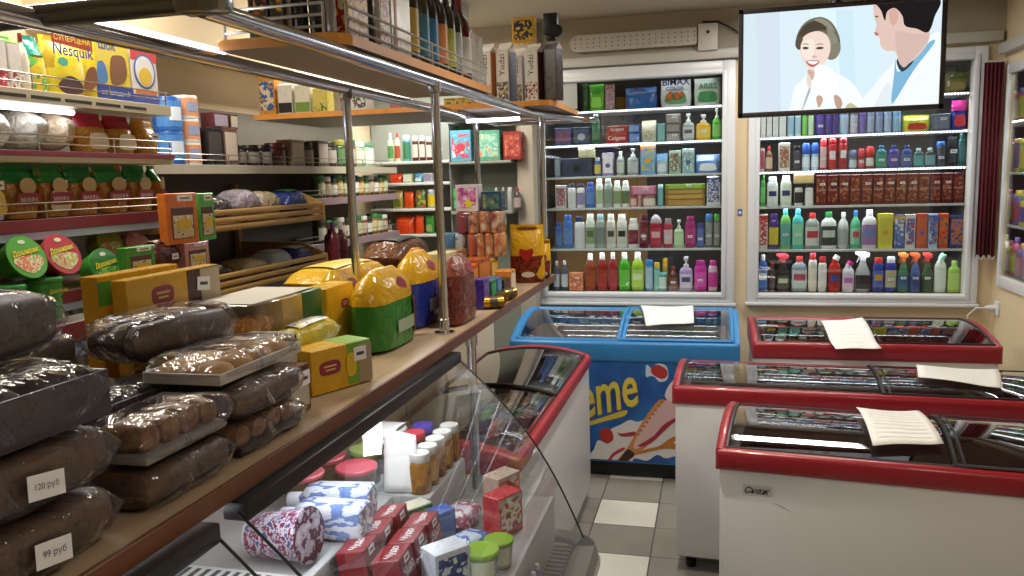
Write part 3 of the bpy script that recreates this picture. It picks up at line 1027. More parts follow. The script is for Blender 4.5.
wrow(ZL[4], YS, a, 540, 170, 'fifth shelf over the blue freezer', 'the pillar side', [
    (64, 95, 232, 'shampoo', '3a62ae', '2b4a90', '4f78bc', 'short blue shampoo'),
    (98, 143, 200, 'shampoo', '3f6cb8', '2c56a0', '5f88c8', 'tall blue shampoo'),
    (148, 196, 206, 'shampoo', 'd8dae0', '28325a', None, 'white shampoo with navy cap', {'emb': None}),
    (198, 242, 196, 'shampoo', 'd6d8d2', 'dcdeda', '8fa882', 'white balm with leaf green label', {'emb': '4f6a48'}),
    (245, 286, 196, 'shampoo', '9aa6a4', '94b8c8', '788c8a', 'grey see-through balm'),
    (291, 333, 196, 'shampoo', 'dcdcd6', 'e2e2de', 'c8ccc0', 'white balm with dark olive spot', {'emb': '34381c'}),
    (337, 384, 196, 'shampoo', 'dedeD8'.lower(), 'e4e4e0', 'ccd0c4', 'white balm with black spot', {'emb': '1e2018'}),
    (388, 436, 216, 'shampoo', 'dcd8d8', 'd2cecc', '7a2438', 'white shampoo with maroon swirl'),
    (439, 480, 198, 'shampoo', '5a1c2a', '4a1622', '7c2c3c', 'dark maroon shampoo', {'tag': 1}),
    (483, 541, 198, 'dome', '9c1c38', '9a9498', 'b4304c', 'crimson shampoo with grey dome cap', {'emb': 'e0b0b8'}),
    (546, 588, 216, 'shampoo', 'a83048', '8a8088', 'd8b8bc', 'crimson and white shampoo', {'tag': 1}),
    (591, 638, 222, 'pump', 'a8d0a0', 'e2e6e0', 'c0deb8', 'mint pump bottle with white head'),
    (641, 690, 206, 'shampoo', '9c2468', '8a1c5a', 'b83c80', 'magenta shampoo', {'tag': 1}),
    (693, 728, 236, 'can', '3a4f98', '2c3c7c', '5a70b4', 'small blue can', {'tag': 1}),
    (731, 766, 196, 'can', '5c6468', '3c7cc0', '8a9094', 'grey deodorant can with blue cap', {'tag': 1}),
    (769, 801, 196, 'can', '62686a', '3fae3c', '8c9294', 'grey deodorant can with green cap', {'tag': 1}),
])
wrow(W0 + .002, YS, a, 540, 170, 'sill row over the blue freezer', 'the pillar side', [
    (55, 84, 405, 'round', '33405c', 'd4a8ac', 'b8c0d0', 'small navy bottle with pink cap'),
    (88, 122, 403, 'round', '34425e', 'd6d2d4', 'c4cad6', 'small navy bottle with white cap'),
    (126, 191, 458, 'box', 'd88a60', None, pmat(['e6d4c6', 'd8784c', 'c05a50'], 40), 'orange and white box'),
    (195, 244, 372, 'mouth', '8a3a1e', 'e4e4e2', 'a04c28', 'amber mouthwash'),
    (249, 297, 368, 'mouth', '8c2420', 'e2e2e0', 'a83630', 'brick red mouthwash'),
    (301, 341, 366, 'mouth', '96222c', 'e0e0de', 'b03a44', 'crimson mouthwash'),
    (346, 398, 366, 'mouth', '3fa226', 'e4e4e2', '6cc04a', 'bright green mouthwash'),
    (402, 460, 366, 'mouth', '90b830', 'e4e4e2', 'b4d464', 'lime green mouthwash', {'emb': 'd8e8b0'}),
    (464, 500, 400, 'can', '5c98c8', '2f78c0', 'a8c8e0', 'light blue can'),
    (503, 530, 412, 'can', '5aa89c', 'd8b020', '8cc8bc', 'teal can with yellow cap'),
    (516, 562, 458, 'softtub', '4fa6a0', '74bcb8', 'd4e6e2', 'low teal tub', {'back': -.0}),
    (541, 566, 392, 'can', 'd0b048', 'd8a818', 'b89838', 'slim yellow can', {'back': .09}),
    (568, 612, 428, 'round', '5c2c20', '8c3a24', '7c4434', 'brown bottle', {'tag': 1}),
    (616, 677, 386, 'pump', 'a890c4', 'e2dce8', 'd4c8e2', 'lavender pump bottle', {'emb': '4a4a78'}),
    (682, 740, 402, 'shampoo', 'c02c98', 'a82084', 'd858b4', 'magenta bottle', {'tag': 1}),
    (745, 788, 402, 'shampoo', 'd6bcd0', 'c02c90', 'c83c9c', 'white and magenta bottle'),
])
# right window
b_ = 4.197
V_ = 'window under the television'
wrow(ZR[0], YS, b_, 740, 100, 'highest shelf beside the television', 'the wall', [
    (868, 962, -120, 'bag', '6c6420', '3c4a1c', '8a7c28', 'dark yellow washing powder bag', {'name': 'detergent_bag'}),
    (700, 850, -120, 'bag', '54306c', '3c2454', None, 'purple washing powder bag', {'name': 'detergent_bag'}),
])
wrow(ZR[1], YS, b_, 740, 100, 'row just below the television screen', 'the white frame', [
    (88, 110, 40, 'box', 'd6d6d8', None, 'e4e4e4', 'slim white box'),
    (113, 136, 40, 'box', 'd4d4d6', None, 'e4e2e2', 'slim white box'),
    (139, 163, 40, 'box', 'd6d6d8', None, 'e2e2e2', 'slim white box'),
    (166, 195, 40, 'box', 'd8d8d8', '8a8a92', 'e4e4e2', 'white box with grey top'),
    (201, 230, 44, 'can', 'c6dcea', '7ab4d8', 'a0c8e0', 'white and sky blue air freshener can'),
    (233, 259, 44, 'can', 'd6e2e8', '3c80c0', 'b0d0e4', 'white and mid blue air freshener can'),
    (263, 286, 46, 'can', '5cb43c', '3c9428', '8cd06c', 'green air freshener can'),
    (288, 312, 46, 'can', 'b8d8ac', '4ca438', 'd0e4c8', 'pale green air freshener can'),
    (322, 358, 40, 'can', '46308c', '342070', '6450a8', 'violet air freshener can', {'tag': 1}),
    (362, 387, 40, 'can', '3c2c84', '2c2068', '5c4c9c', 'violet blue air freshener can'),
    (390, 415, 40, 'can', '382878', '281c5c', '54448c', 'dark violet air freshener can'),
    (421, 461, 42, 'can', '7c9cc8', '9cb8d8', 'b0c4e0', 'powder blue air freshener can'),
    (466, 499, 42, 'can', '9090a8', '7c7c98', 'b8b8c8', 'grey air freshener can', {'tag': 1}),
    (503, 533, 42, 'can', '50409c', '8c7cc0', '7464b0', 'purple air freshener can with lilac cap'),
    (537, 569, 42, 'can', '7484ac', '98a4c4', 'a0acc8', 'slate blue air freshener can'),
    (573, 604, 42, 'can', '6478a8', '8898c0', '90a0c4', 'dusty blue air freshener can'),
    (608, 641, 42, 'can', '7c98c0', 'a0b4d4', 'a8bcd8', 'pale blue air freshener can'),
    (645, 681, 42, 'can', '5c8cb8', '7ca8d0', '8cb0d0', 'steel blue air freshener can'),
    (686, 804, 62, 'bag', 'b8b81c', 'a4b020', 'c83428', 'yellow sponge pack with red label', {'name': 'sponge_pack', 'cat': 'packet'}),
    (810, 888, 58, 'box', '4a5068', None, '787c94', 'grey carton', {'tag': 1}),
    (892, 963, 0, 'bag', '2c3c9c', 'b4307c', 'd8404c', 'glossy blue and magenta detergent bag', {'name': 'detergent_bag'}),
])
wrow(ZR[2], YS, b_, 740, 100, 'deodorant shelf under the television', 'the white frame', [
    (86, 104, 202, 'box', 'd8c4cc', None, 'b8406c', 'slim white and pink box'),
    (107, 139, 192, 'round', '7c5440', 'b02830', 'd0b8a0', 'brown bottle with red cap'),
    (164, 212, 180, 'box', 'd8d4ce', None, pmat(['dcd6d0', '8c4834', 'c89468'], 50), 'white cream box with face picture'),
    (224, 258, 192, 'can', '26262e', '18181c', '4a4a54', 'black can', {'tag': 1}),
    (262, 298, 180, 'rollon', 'b4cce4', '2c58b4', 'dce6f0', 'white roll-on deodorant with blue cap'),
    (301, 335, 180, 'rollon', 'b4cce4', '2c58b4', 'dce6f0', 'white roll-on deodorant with blue cap'),
    (338, 368, 162, 'can', 'a0202c', 'd03c44', 'd8b0b0', 'red deodorant can with round cap', {'tag': 1}),
    (371, 411, 160, 'can', '9c1c24', '8c161e', 'b83038', 'wide red deodorant can', {'emb': 'd8d8d8', 'tag': 1}),
    (417, 456, 156, 'can', '8c1820', '78141c', 'a42c34', 'dark red deodorant can', {'emb': 'd4d4d6'}),
    (459, 495, 210, 'rollon', '8c98ac', '5c6c8c', 'c0c8d4', 'grey roll-on deodorant'),
    (498, 527, 204, 'rollon', 'a02028', 'b8343c', 'c85860', 'small red deodorant', {'tag': 1}),
    (530, 568, 194, 'rollon', 'a4202a', 'b4242c', 'd4ccc8', 'red deodorant with white label'),
    (574, 620, 190, 'flat', '2c6c74', '24548c', '3c9474', 'blue green stick deodorant', {'tag': 1}),
    (626, 672, 190, 'flat', '2c3484', '20286c', '5c4c9c', 'indigo stick deodorant', {'tag': 1}),
    (681, 726, 190, 'flat', '2c3c7c', '202c64', '4c6498', 'navy stick deodorant', {'tag': 1}),
    (731, 776, 202, 'flat', '26444c', '9cb8bc', '5ca4a8', 'teal black stick deodorant'),
    (779, 825, 200, 'flat', '2c3438', 'b4c0c4', '70a0a8', 'black stick deodorant with white cap'),
    (829, 870, 174, 'can', '30343c', '3468b8', '50545c', 'black can with blue cap', {'tag': 1}),
    (874, 917, 152, 'bag', '24262a', None, '44484c', 'black pouch', {'tag': 1}),
    (922, 960, 138, 'shampoo', '2c5c64', '20484c', '3c7078', 'dim teal bottle'),
])
hd = [(320 + i * 48.2, 366 + i * 48.2, 316 - i * .9, 'box', '5c1418', None, pmat(['5a1216', '7c2420', 'b07850'], 45, seed=i * .37), 'dark red hair dye box', {'tag': 1 if i not in (3, 9, 12) else 0, 'txt': 'londa', 'tcol': 'd8b0a8', 'd': .05, 'name': 'hair_dye_box', 'group': 'row of dark red hair dye boxes'}) for i in range(13)]
wrow(ZR[3], YS, b_, 740, 100, 'third shelf under the television', 'the white lotion side', [
    (86, 108, 316, 'shampoo', '3c9c4c', '2c7c38', '6cbc74', 'green bottle'),
    (114, 163, 322, 'shampoo', 'd6dadc', 'c8ccd0', 'e2e4e6', 'white lotion bottle with navy badge', {'emb': '1c2c6c'}),
    (170, 220, 318, 'shampoo', 'd0dcc8', 'dce0d8', 'e0e6d8', 'pale green lotion bottle with navy badge', {'emb': '22346c'}),
    (229, 266, 352, 'shampoo', 'c8c8c4', '24242a', '24282c', 'small black and white bottle with grey label'),
    (274, 311, 352, 'shampoo', 'd8d8d4', '2c2c30', 'e2e2de', 'small white bottle with black cap'),
    (227, 312, 310, 'box', 'c4a888', None, 'd8bc80', 'beige soap box lying on two small bottles', {'on': [1, 2]}),
] + hd)
wrow(ZR[4], YS, b_, 740, 195, 'fourth shelf under the television', 'the white frame', [
    (81, 118, 82, 'box', 'd8ccca', 'b82830', pmat(['dcd2d0', 'b83038', 'd8d0ce'], 30), 'white powder box with red top'),
    (121, 165, 80, 'shampoo', '4c3484', '3c2870', 'd8c040', 'purple bottle with yellow label'),
    (171, 216, 56, 'flat', '78c068', '50b8c8', '5ca8a0', 'green cleaner bottle with cyan cap', {'tag': 1}),
    (221, 270, 56, 'flat', '4cbcb8', '44a4d0', '8cd0b0', 'turquoise cleaner bottle with cyan cap', {'tag': 1}),
    (276, 338, 76, 'flat', '8c9894', 'c83434', 'c8d0cc', 'grey dish soap bottle with red cap', {'emb': 'b83c4c'}),
    (342, 410, 72, 'flat', 'd8dcda', '2c8c48', '3c4440', 'white dish soap bottle with green cap', {'emb': 'c8d0cc'}),
    (414, 463, 73, 'round', 'c0c4c4', 'e0e2e2', 'a8b0ae', 'clear cleaner bottle with white cap'),
    (467, 513, 66, 'round', '4cac84', '3474bc', '88ccb0', 'green cleaner bottle with blue cap', {'emb': 'c84860'}),
    (516, 580, 62, 'flat', 'd8d6de', 'e4e2e6', '9c6cb0', 'white bleach jug with violet label', {'emb': '5c7cb8'}),
    (583, 646, 78, 'box', 'd8d02c', 'e2dc58', 'c8c43c', 'bright yellow powder box', {'emb': 'd89030'}),
    (649, 695, 84, 'box', '2c509c', 'e0a82c', pmat(['2c509c', '4c78bc', 'd8d8e0'], 40), 'blue powder box with yellow top', {'tag': 1}),
    (697, 740, 82, 'box', 'd4d2d6', None, pmat(['dcdade', '3c5ca8', 'b83c40'], 35), 'white powder box with blue figure'),
    (744, 790, 78, 'box', 'b8381c', None, 'c8502c', 'red orange powder box', {'emb': '3c4a9c'}),
    (795, 835, 80, 'box', 'b8c4dc', '3c64b4', pmat(['c0cce0', '3464b4', 'd87838'], 35), 'blue and white powder box'),
    (839, 880, 78, 'box', 'c8481c', None, pmat(['c8481c', 'd87830', '3c4c94'], 35), 'orange powder box', {'emb': 'd83028'}),
    (884, 944, 86, 'box', '2c4484', None, pmat(['2c4484', 'd07030', '4c6cb0'], 30), 'wide blue and orange powder box'),
])
wrow(W0 + .002, YS, b_, 740, 195, 'lowest row under the television', 'the white frame', [
    (76, 118, 252, 'flat', '2c58a8', 'e0e4ea', '4c80c8', 'blue bleach bottle with white cap', {'emb': 'e4e6ec'}),
    (121, 152, 286, 'round', '3c3434', 'b02c34', '5c5450', 'small dark bottle with red cap'),
    (154, 212, 246, 'trigger', '242428', 'c84450', '50584c', 'black spray bottle with red and white head', {'emb': 'c8d0b8'}),
    (219, 285, 260, 'flat', '8c9ca4', 'c83c3c', 'c4d0d4', 'grey dish soap bottle with red cap', {'emb': 'b84858'}),
    (289, 327, 245, 'shampoo', 'd8d4cc', 'c8343c', 'e2dcc8', 'white bottle with red cap and long neck'),
    (330, 368, 260, 'shampoo', 'd4d4d0', 'b82c38', 'e2e2e0', 'shorter white bottle with red cap'),
    (373, 428, 254, 'angled', 'b82820', 'd8d8d4', '9c2420', 'red toilet cleaner with white angled cap', {'emb': '2c4c9c'}),
    (432, 484, 278, 'angled', 'd8d2dc', 'c82c94', 'e0c8dc', 'white toilet cleaner with magenta angled cap', {'emb': 'b06cb0'}),
    (487, 555, 238, 'trigger', 'a0a4a6', 'e2e4e4', '303438', 'clear spray bottle with white trigger'),
    (561, 609, 264, 'shampoo', '2c3c94', 'b8342c', '5064b0', 'blue bottle with red cap', {'emb': 'c89838'}),
    (613, 663, 260, 'shampoo', '28389c', 'd0d4e0', 'b0a884', 'indigo bottle with white cap', {'tag': 1}),
    (667, 715, 242, 'trigger', '3c7454', 'd87038', '2c5c84', 'green window cleaner with orange trigger', {'tag': 1}),
    (718, 766, 242, 'trigger', '3c5c94', 'd4502c', '2c4c80', 'blue window cleaner with orange trigger', {'tag': 1}),
    (769, 817, 242, 'trigger', '2c5438', 'c83c38', '24443c', 'dark green window cleaner with red trigger', {'tag': 1}),
    (822, 874, 246, 'angled', 'd0dcd2', '8cc8a8', 'dce4dc', 'white cleaner with mint angled cap'),
    (878, 934, 278, 'flat', '9ccc4c', 'b0d86c', 'b4d878', 'lime green cleaner bottle'),
])
# right wall window: shelves with goods
SY0, SY1 = 4.2, QE - .004
for i, (z, nm) in enumerate(((1.88, 'top'), (1.60, 'middle'), (1.31, 'lowest'))):
    r = thing('display_shelf', f'pale {nm} shelf board in the side window beyond the maroon curtain', 'shelf', (XR + .03, (SY0 + SY1) / 2, z))
    q = (SY1 - SY0) / 2 - .002
    mk('board', rbox(0, .34, -q, q, -.012, 0, .002, 1), SHELF, r)
    if i == 0:
        n = 90
        mk('led_diodes', join(*[box(-.004, -.001, -q + .01 + k * (2 * q - .02) / (n - 1) - .003, -q + .01 + k * (2 * q - .02) / (n - 1) + .003, -.01, -.003) for k in range(n)]), LEDM, r, smooth=False)['kind'] = 'stuff'
for z, pw in ((1.86, 1.8), (2.2, 1.6), (1.58, 1.2), (1.29, 1.2)):
    lamp('side_window_light', (XR + .05, 4.95, z), (0, math.radians(-20), 0), .012, 1.2, pw, (.95, .97, 1))
cols = ['3c6c4c', '9c9c3c', 'd0b850', '4c84b0', 'a85068', '4c9c58', 'd0d0c8', '6c5c9c']
words = ['dark green', 'olive yellow', 'straw yellow', 'steel blue', 'dusty rose', 'leaf green', 'off-white', 'mauve']
sh = [('can', 1.881, .17), ('box', 1.601, .18), ('shampoo', 1.311, .19), ('flat', QZ0 + .002, .21)]
for (kd, z, h), wn in zip(sh, ['top board', 'middle board', 'lowest board', 'sill']):
    y = QE - .03
    for k in range(9):
        w = .07 + .018 * ((k * 7 + int(z * 10)) % 3)
        c = (k * 3 + int(z * 10)) % 8
        y -= w / 2 + .004
        make_item(kd, w, .055, h * (1 - .12 * (k % 2)), cols[c], cols[(c + 3) % 8] if kd != 'box' else None, cols[(c + 5) % 8],
                  f'{words[c]} {NAMES[kd][1]} {ORD[k]} from the corner on the {wn}, side window', (XR + .075, y, z + .0005), -PI / 2)
        y -= w / 2 + .004
t = thing('wall_sticker', 'tiny blue and white sticker on the wall strip between the two windows', 'sticker', (.149, YB - .001, 1.40))
mk('sticker_face', rbox(-.014, .014, -.001, 0, -.022, .022, .0003, 1), mat('3c6cb0', .5), t)
mk('white_mark', mv(plate(ellipse(0, 0, .008, .01), -.001, .0006), 0, 0, 0), mat('d8dce4', .5), t, smooth=False)
# ---------------------------------------------------------------- television
TY = 3.4
p0, p1 = at(742, 117, y=TY), at(943, 107, y=TY)
tx0, tx1, tz0 = p0.x - .016, p1.x + .002, 1.862
tz1 = tz0 + .418
tvr = thing('television', 'flat television hung below the ceiling showing two people in white coats', 'television', ((tx0 + tx1) / 2, TY, tz0))


def L(g, r=tvr):
    o = r.location
    return mv(g, -o.x, -o.y, -o.z)


mk('casing', L(rbox(tx0, tx1, TY + .004, TY + .04, tz0, tz1, .006)), mat('1a1a1e', .35), tvr)
bz = .019
mk('bezel', L(join(rbox(tx0, tx0 + bz, TY - .004, TY + .006, tz0, tz1, .002), rbox(tx1 - bz, tx1, TY - .004, TY + .006, tz0, tz1, .002),
                   rbox(tx0, tx1, TY - .004, TY + .006, tz0, tz0 + bz, .002), rbox(tx0, tx1, TY - .004, TY + .006, tz1 - bz, tz1, .002))), mat('3a363a', .3), tvr)
scr = mk('screen', L(box(tx0 + bz, tx1 - bz, TY - .001, TY + .003, tz0 + bz, tz1 - bz)), emit('dcecf6', .98), tvr, smooth=False)
mk('mount', L(join(rbox((tx0 + tx1) / 2 - .1, (tx0 + tx1) / 2 + .1, TY + .04, TY + .07, tz0 + .12, tz0 + .3, .004),
                   tube([((tx0 + tx1) / 2, TY + .075, tz0 + .2), ((tx0 + tx1) / 2, TY + .075, ZC)], .018, 12))), BLACK, tvr)
_n = [0]
X0s, X1s, Z0s, Z1s = tx0 + bz, tx1 - bz, tz0 + bz, tz1 - bz


def art(pts, col, s=1.0, n=5, crop=(740, 10, 5.486), sm=True, name='picture'):
    """one flat area of the picture on the screen, points in crop pixels"""
    _n[0] += 1
    y = TY - .001 - .00012 * _n[0]
    q = [(px / crop[2] + crop[0], py / crop[2] + crop[1]) for px, py in pts]
    if sm:
        q = smooth2(q, n)
    w = [at(a, b, y=y) for a, b in q]
    w = [(min(max(v.x, X0s), X1s), min(max(v.z, Z0s), Z1s)) for v in w]
    o = []
    for v in w:
        if not o or (abs(v[0] - o[-1][0]) + abs(v[1] - o[-1][1])) > 1e-5:
            o.append(v)
    g = plate(o, y, .00005)
    mk(name, L((g[0][:len(o)], [g[1][0]])), emit(col, s), scr, smooth=False)


# room behind, woman
art([(0, 0), (215, 0), (225, 575), (0, 575)], 'd2dfeb', 1, sm=False)
art([(10, 0), (90, 0), (100, 575), (10, 575)], 'd3e4ec', 1, sm=False)
art([(385, 0), (525, 0), (560, 575), (385, 575)], 'ddf2fa', 1, sm=False)
art([(525, 0), (620, 0), (640, 575), (560, 575)], 'cde7f1', 1, sm=False)
art([(620, 0), (770, 0), (770, 575), (640, 575)], 'd6ecf4', 1, sm=False)
art([(300, 420), (330, 395), (372, 350), (420, 370), (470, 330), (560, 360), (640, 430), (700, 570), (640, 640), (270, 640), (285, 500)], 'f1f8f6', 1)
art([(305, 190), (315, 130), (350, 75), (400, 45), (455, 40), (505, 70), (540, 130), (550, 185), (535, 240), (505, 272), (480, 262), (500, 200), (440, 120), (380, 130), (345, 165), (325, 212)], '6e6a58', 1)
art([(310, 190), (318, 140), (355, 85), (410, 60), (450, 75), (480, 110), (430, 112), (370, 130), (340, 170), (326, 205)], '4c4438', 1)
art([(475, 100), (520, 130), (540, 190), (520, 245), (495, 262), (500, 200)], '8b8b7c', 1)
art([(470, 200), (500, 190), (545, 180), (552, 215), (538, 250), (520, 268), (496, 274), (484, 262), (500, 240), (488, 225)], '84806f', 1)
art([(372, 330), (410, 330), (405, 370), (392, 384), (376, 362)], 'cfae9c', 1)
art([(335, 165), (372, 130), (430, 116), (478, 140), (496, 190), (490, 245), (462, 295), (425, 325), (395, 332), (365, 310), (338, 262), (328, 210)], 'eed8cc', 1)
art([(345, 175), (400, 160), (405, 230), (390, 270), (350, 260), (336, 215)], 'f3e4da', 1)
art([(342, 208), (358, 201), (378, 207), (370, 215), (352, 216)], '5e4a42', 1)
art([(416, 209), (436, 201), (460, 206), (448, 215), (426, 216)], '5e4a42', 1)
art([(338, 190), (358, 183), (380, 191), (358, 188)], '6c564a', 1)
art([(414, 192), (438, 183), (462, 191), (438, 188)], '6c564a', 1)
art([(303, 188), (312, 150), (336, 140), (345, 160), (334, 190), (331, 216), (314, 214)], '5a5244', 1)
art([(405, 52), (455, 48), (500, 80), (520, 120), (495, 105), (450, 75)], '918d7a', 1)
art([(392, 255), (408, 250), (424, 256), (408, 264)], 'd8b4a4', 1)
art([(362, 280), (400, 276), (436, 280), (418, 306), (392, 312), (372, 300)], 'b06a68', 1)
art([(368, 283), (400, 280), (430, 283), (414, 296), (392, 298)], 'f6f4f2', 1)
art([(385, 420), (384, 450), (345, 545), (340, 545), (372, 445)], 'aab6ba', 1)
art([(372, 350), (392, 384), (384, 430), (365, 395)], 'e6d6ca', 1)
art([(412, 312), (432, 300), (470, 306), (520, 350), (530, 460), (450, 480), (418, 420), (408, 350)], 'fdfdf8', 1)
art([(418, 480), (440, 468), (455, 490), (440, 530), (428, 530)], 'c7a494', 1)
art([(515, 470), (545, 475), (562, 510), (550, 540), (528, 535)], 'c09c8e', 1)
art([(580, 530), (605, 510), (640, 530), (640, 545), (585, 548)], 'c2be96', 1)
# man, crop pixels of (730,0)-(1024,130) at 3.483
K = (730, 0, 3.483)
art([(455, 390), (500, 300), (560, 230), (600, 190), (690, 130), (735, 130), (745, 390)], 'eff5f6', 1, crop=K)
art([(500, 390), (545, 290), (570, 330), (560, 390)], 'dfe9ee', 1, crop=K)
art([(578, 205), (590, 250), (690, 150), (712, 150), (640, 245), (575, 350), (562, 350), (570, 270)], '7db4d6', 1, crop=K)
art([(580, 215), (600, 250), (640, 210), (600, 190)], '33404e', 1, crop=K)
art([(505, 0), (500, 50), (510, 85), (505, 112), (520, 130), (525, 160), (545, 178), (575, 180), (600, 230), (660, 190), (695, 130), (680, 60), (600, 20), (560, -10)], 'ddc2b6', 1, crop=K)
art([(575, 120), (600, 110), (660, 120), (690, 115), (690, 140), (640, 200), (605, 235), (585, 195)], 'd3b7ab', 1, crop=K)
art([(515, -10), (528, 40), (540, 72), (548, 40), (575, 28), (600, 55), (610, 90), (650, 100), (690, 112), (712, 60), (722, -10)], '1e1a1c', 1, crop=K)
art([(553, 45), (566, 28), (584, 36), (586, 62), (572, 88), (560, 80)], 'd3ab9e', 1, crop=K)
art([(502, 112), (514, 114), (518, 122), (508, 124)], 'b07a74', 1, crop=K)
art([(505, 55), (516, 56), (512, 62)], '5a4844', 1, crop=K)

# ---------------------------------------------------------------- emergency lamp on the head wall
p0, p1 = at(570, 52, y=YB - .06), at(697, 46, y=YB - .06)
ex0, ex1, ez0, ez1 = p0.x, p1.x, 2.405, 2.505
el = thing('emergency_lamp', 'long white perforated emergency lamp fixed high on the wall', 'lamp', ((ex0 + ex1) / 2, YB - .012, (ez0 + ez1) / 2))
hw, hh = (ex1 - ex0) / 2, (ez1 - ez0) / 2
pl = [(hw * .98, hh), (hw, hh * .8), (hw, -hh * .8), (hw * .98, -hh)] + [(-hw + hh + hh * math.cos(t), hh * math.sin(t)) for t in [PI * 1.5 - PI * k / 8 for k in range(9)]]
mk('lamp_body', plate(pl, -.001, .055), mat('b9b4aa', .35), el, ang=30)
dots = []
for r_ in range(3):
    for k in range(20):
        x = -hw + .035 + k * (2 * hw - .05) / 19
        dots.append(plate(ellipse(x, -hh * .5 + r_ * hh * .5, .0042, .0042, 8), -.056, .0008))
mk('perforation', join(*dots), mat('4a463f', .7), el, smooth=False)['kind'] = 'stuff'
q0, q1 = at(698, 52, y=YB - .06), at(718, 27, y=YB - .06)
eb = mk('control_box', rbox(q0.x - el.location.x, q1.x - el.location.x, -.07, -.001, -hh - .04, hh + .015, .006), mat('c2bdb6', .4), el)
mk('button', tf(loft([(0, .011, .011), (.004, .01, .01)], 14), Matrix.Translation(((q0.x + q1.x) / 2 - el.location.x, -.07, hh * .3)) @ Matrix.Rotation(PI / 2, 4, 'X')), BLACK, eb)
c = thing('power_cable', 'black cable running from the emergency lamp towards the television', 'cable', (q1.x, YB - .03, 2.53))
mk('cable', tube([(-.09, -.02, .005), (0, -.01, .0), (.06, -.006, -.03), (.16, -.005, -.10), (.3, -.005, -.16)], .005, 8), BLACK, c)

# maroon gathered curtain in the corner
cx0, cx1, cz0, cz1 = 1.437, 1.53, 1.13, 2.2
V, Fc = [], []
NC = 40
for j in range(2):
    for i in range(NC):
        t = i / (NC - 1)
        V.append((cx0 + (cx1 - cx0) * t, YB - .075 + .008 * math.sin(t * 30), cz0 + .012 * math.sin(t * 20) if j == 0 else cz1))
for i in range(NC - 1):
    Fc.append((i, i + 1, NC + i + 1, NC + i))
cu = thing('curtain', 'narrow maroon gathered curtain hanging in the corner by the window', 'curtain', (0, 0, 0))
o = mk('fabric', (V, Fc), mat('5c1420', .8), cu)
md = o.modifiers.new('thickness', 'SOLIDIFY')
md.thickness = .003
mk('curtain_rod', tube([(cx0 - .01, YB - .075, cz1 + .006), (XR - .018, YB - .075, cz1 + .006)], .006, 8), mat('c8c6c0', .4), cu)
mk('trim_cord', tube([(cx0 + (cx1 - cx0) * t / 20, YB - .09, cz0 - .004 + .012 * math.sin(t)) for t in range(21)], .003, 6), mat('b8b4b0', .5), cu)
# socket and plug
so = thing('wall_socket', 'white double wall socket with a plugged-in flex low beside the corner', 'socket', (XR, 4.985, .842))
mk('face_plate', rbox(-.012, 0, -.04, .04, -.04, .04, .004), PVC, so)
mk('plug', tf(loft([(0, .018, .018), (.03, .016, .016), (.05, .008, .008)], 14), Matrix.Translation((-.012, .012, 0)) @ Matrix.Rotation(-PI / 2, 4, 'Y')), WHITE, so)
mk('flex', tube([(-.06, .012, 0), (-.1, .03, -.005), (-.14, .04, -.05), (-.13, .06, -.3), (-.13, .06, -.55)], .004, 7), WHITE, so)

# ---------------------------------------------------------------- chest freezers with domed glass lids
RED = mat('941a27', .33, coat=.2)
FWHITE = mat('d2d2d4', .38)
LINER = mat('b4b2b0', .5)
MAROON = mat('4a0e1c', .35)


def arc(t, D, z0, sag, rise=None):
    """height of the lid at depth fraction t"""
    return z0 + sag * (1 - (2 * t - 1) ** 2) + (RISE[0] if rise is None else rise) * t


RISE = [0.0]


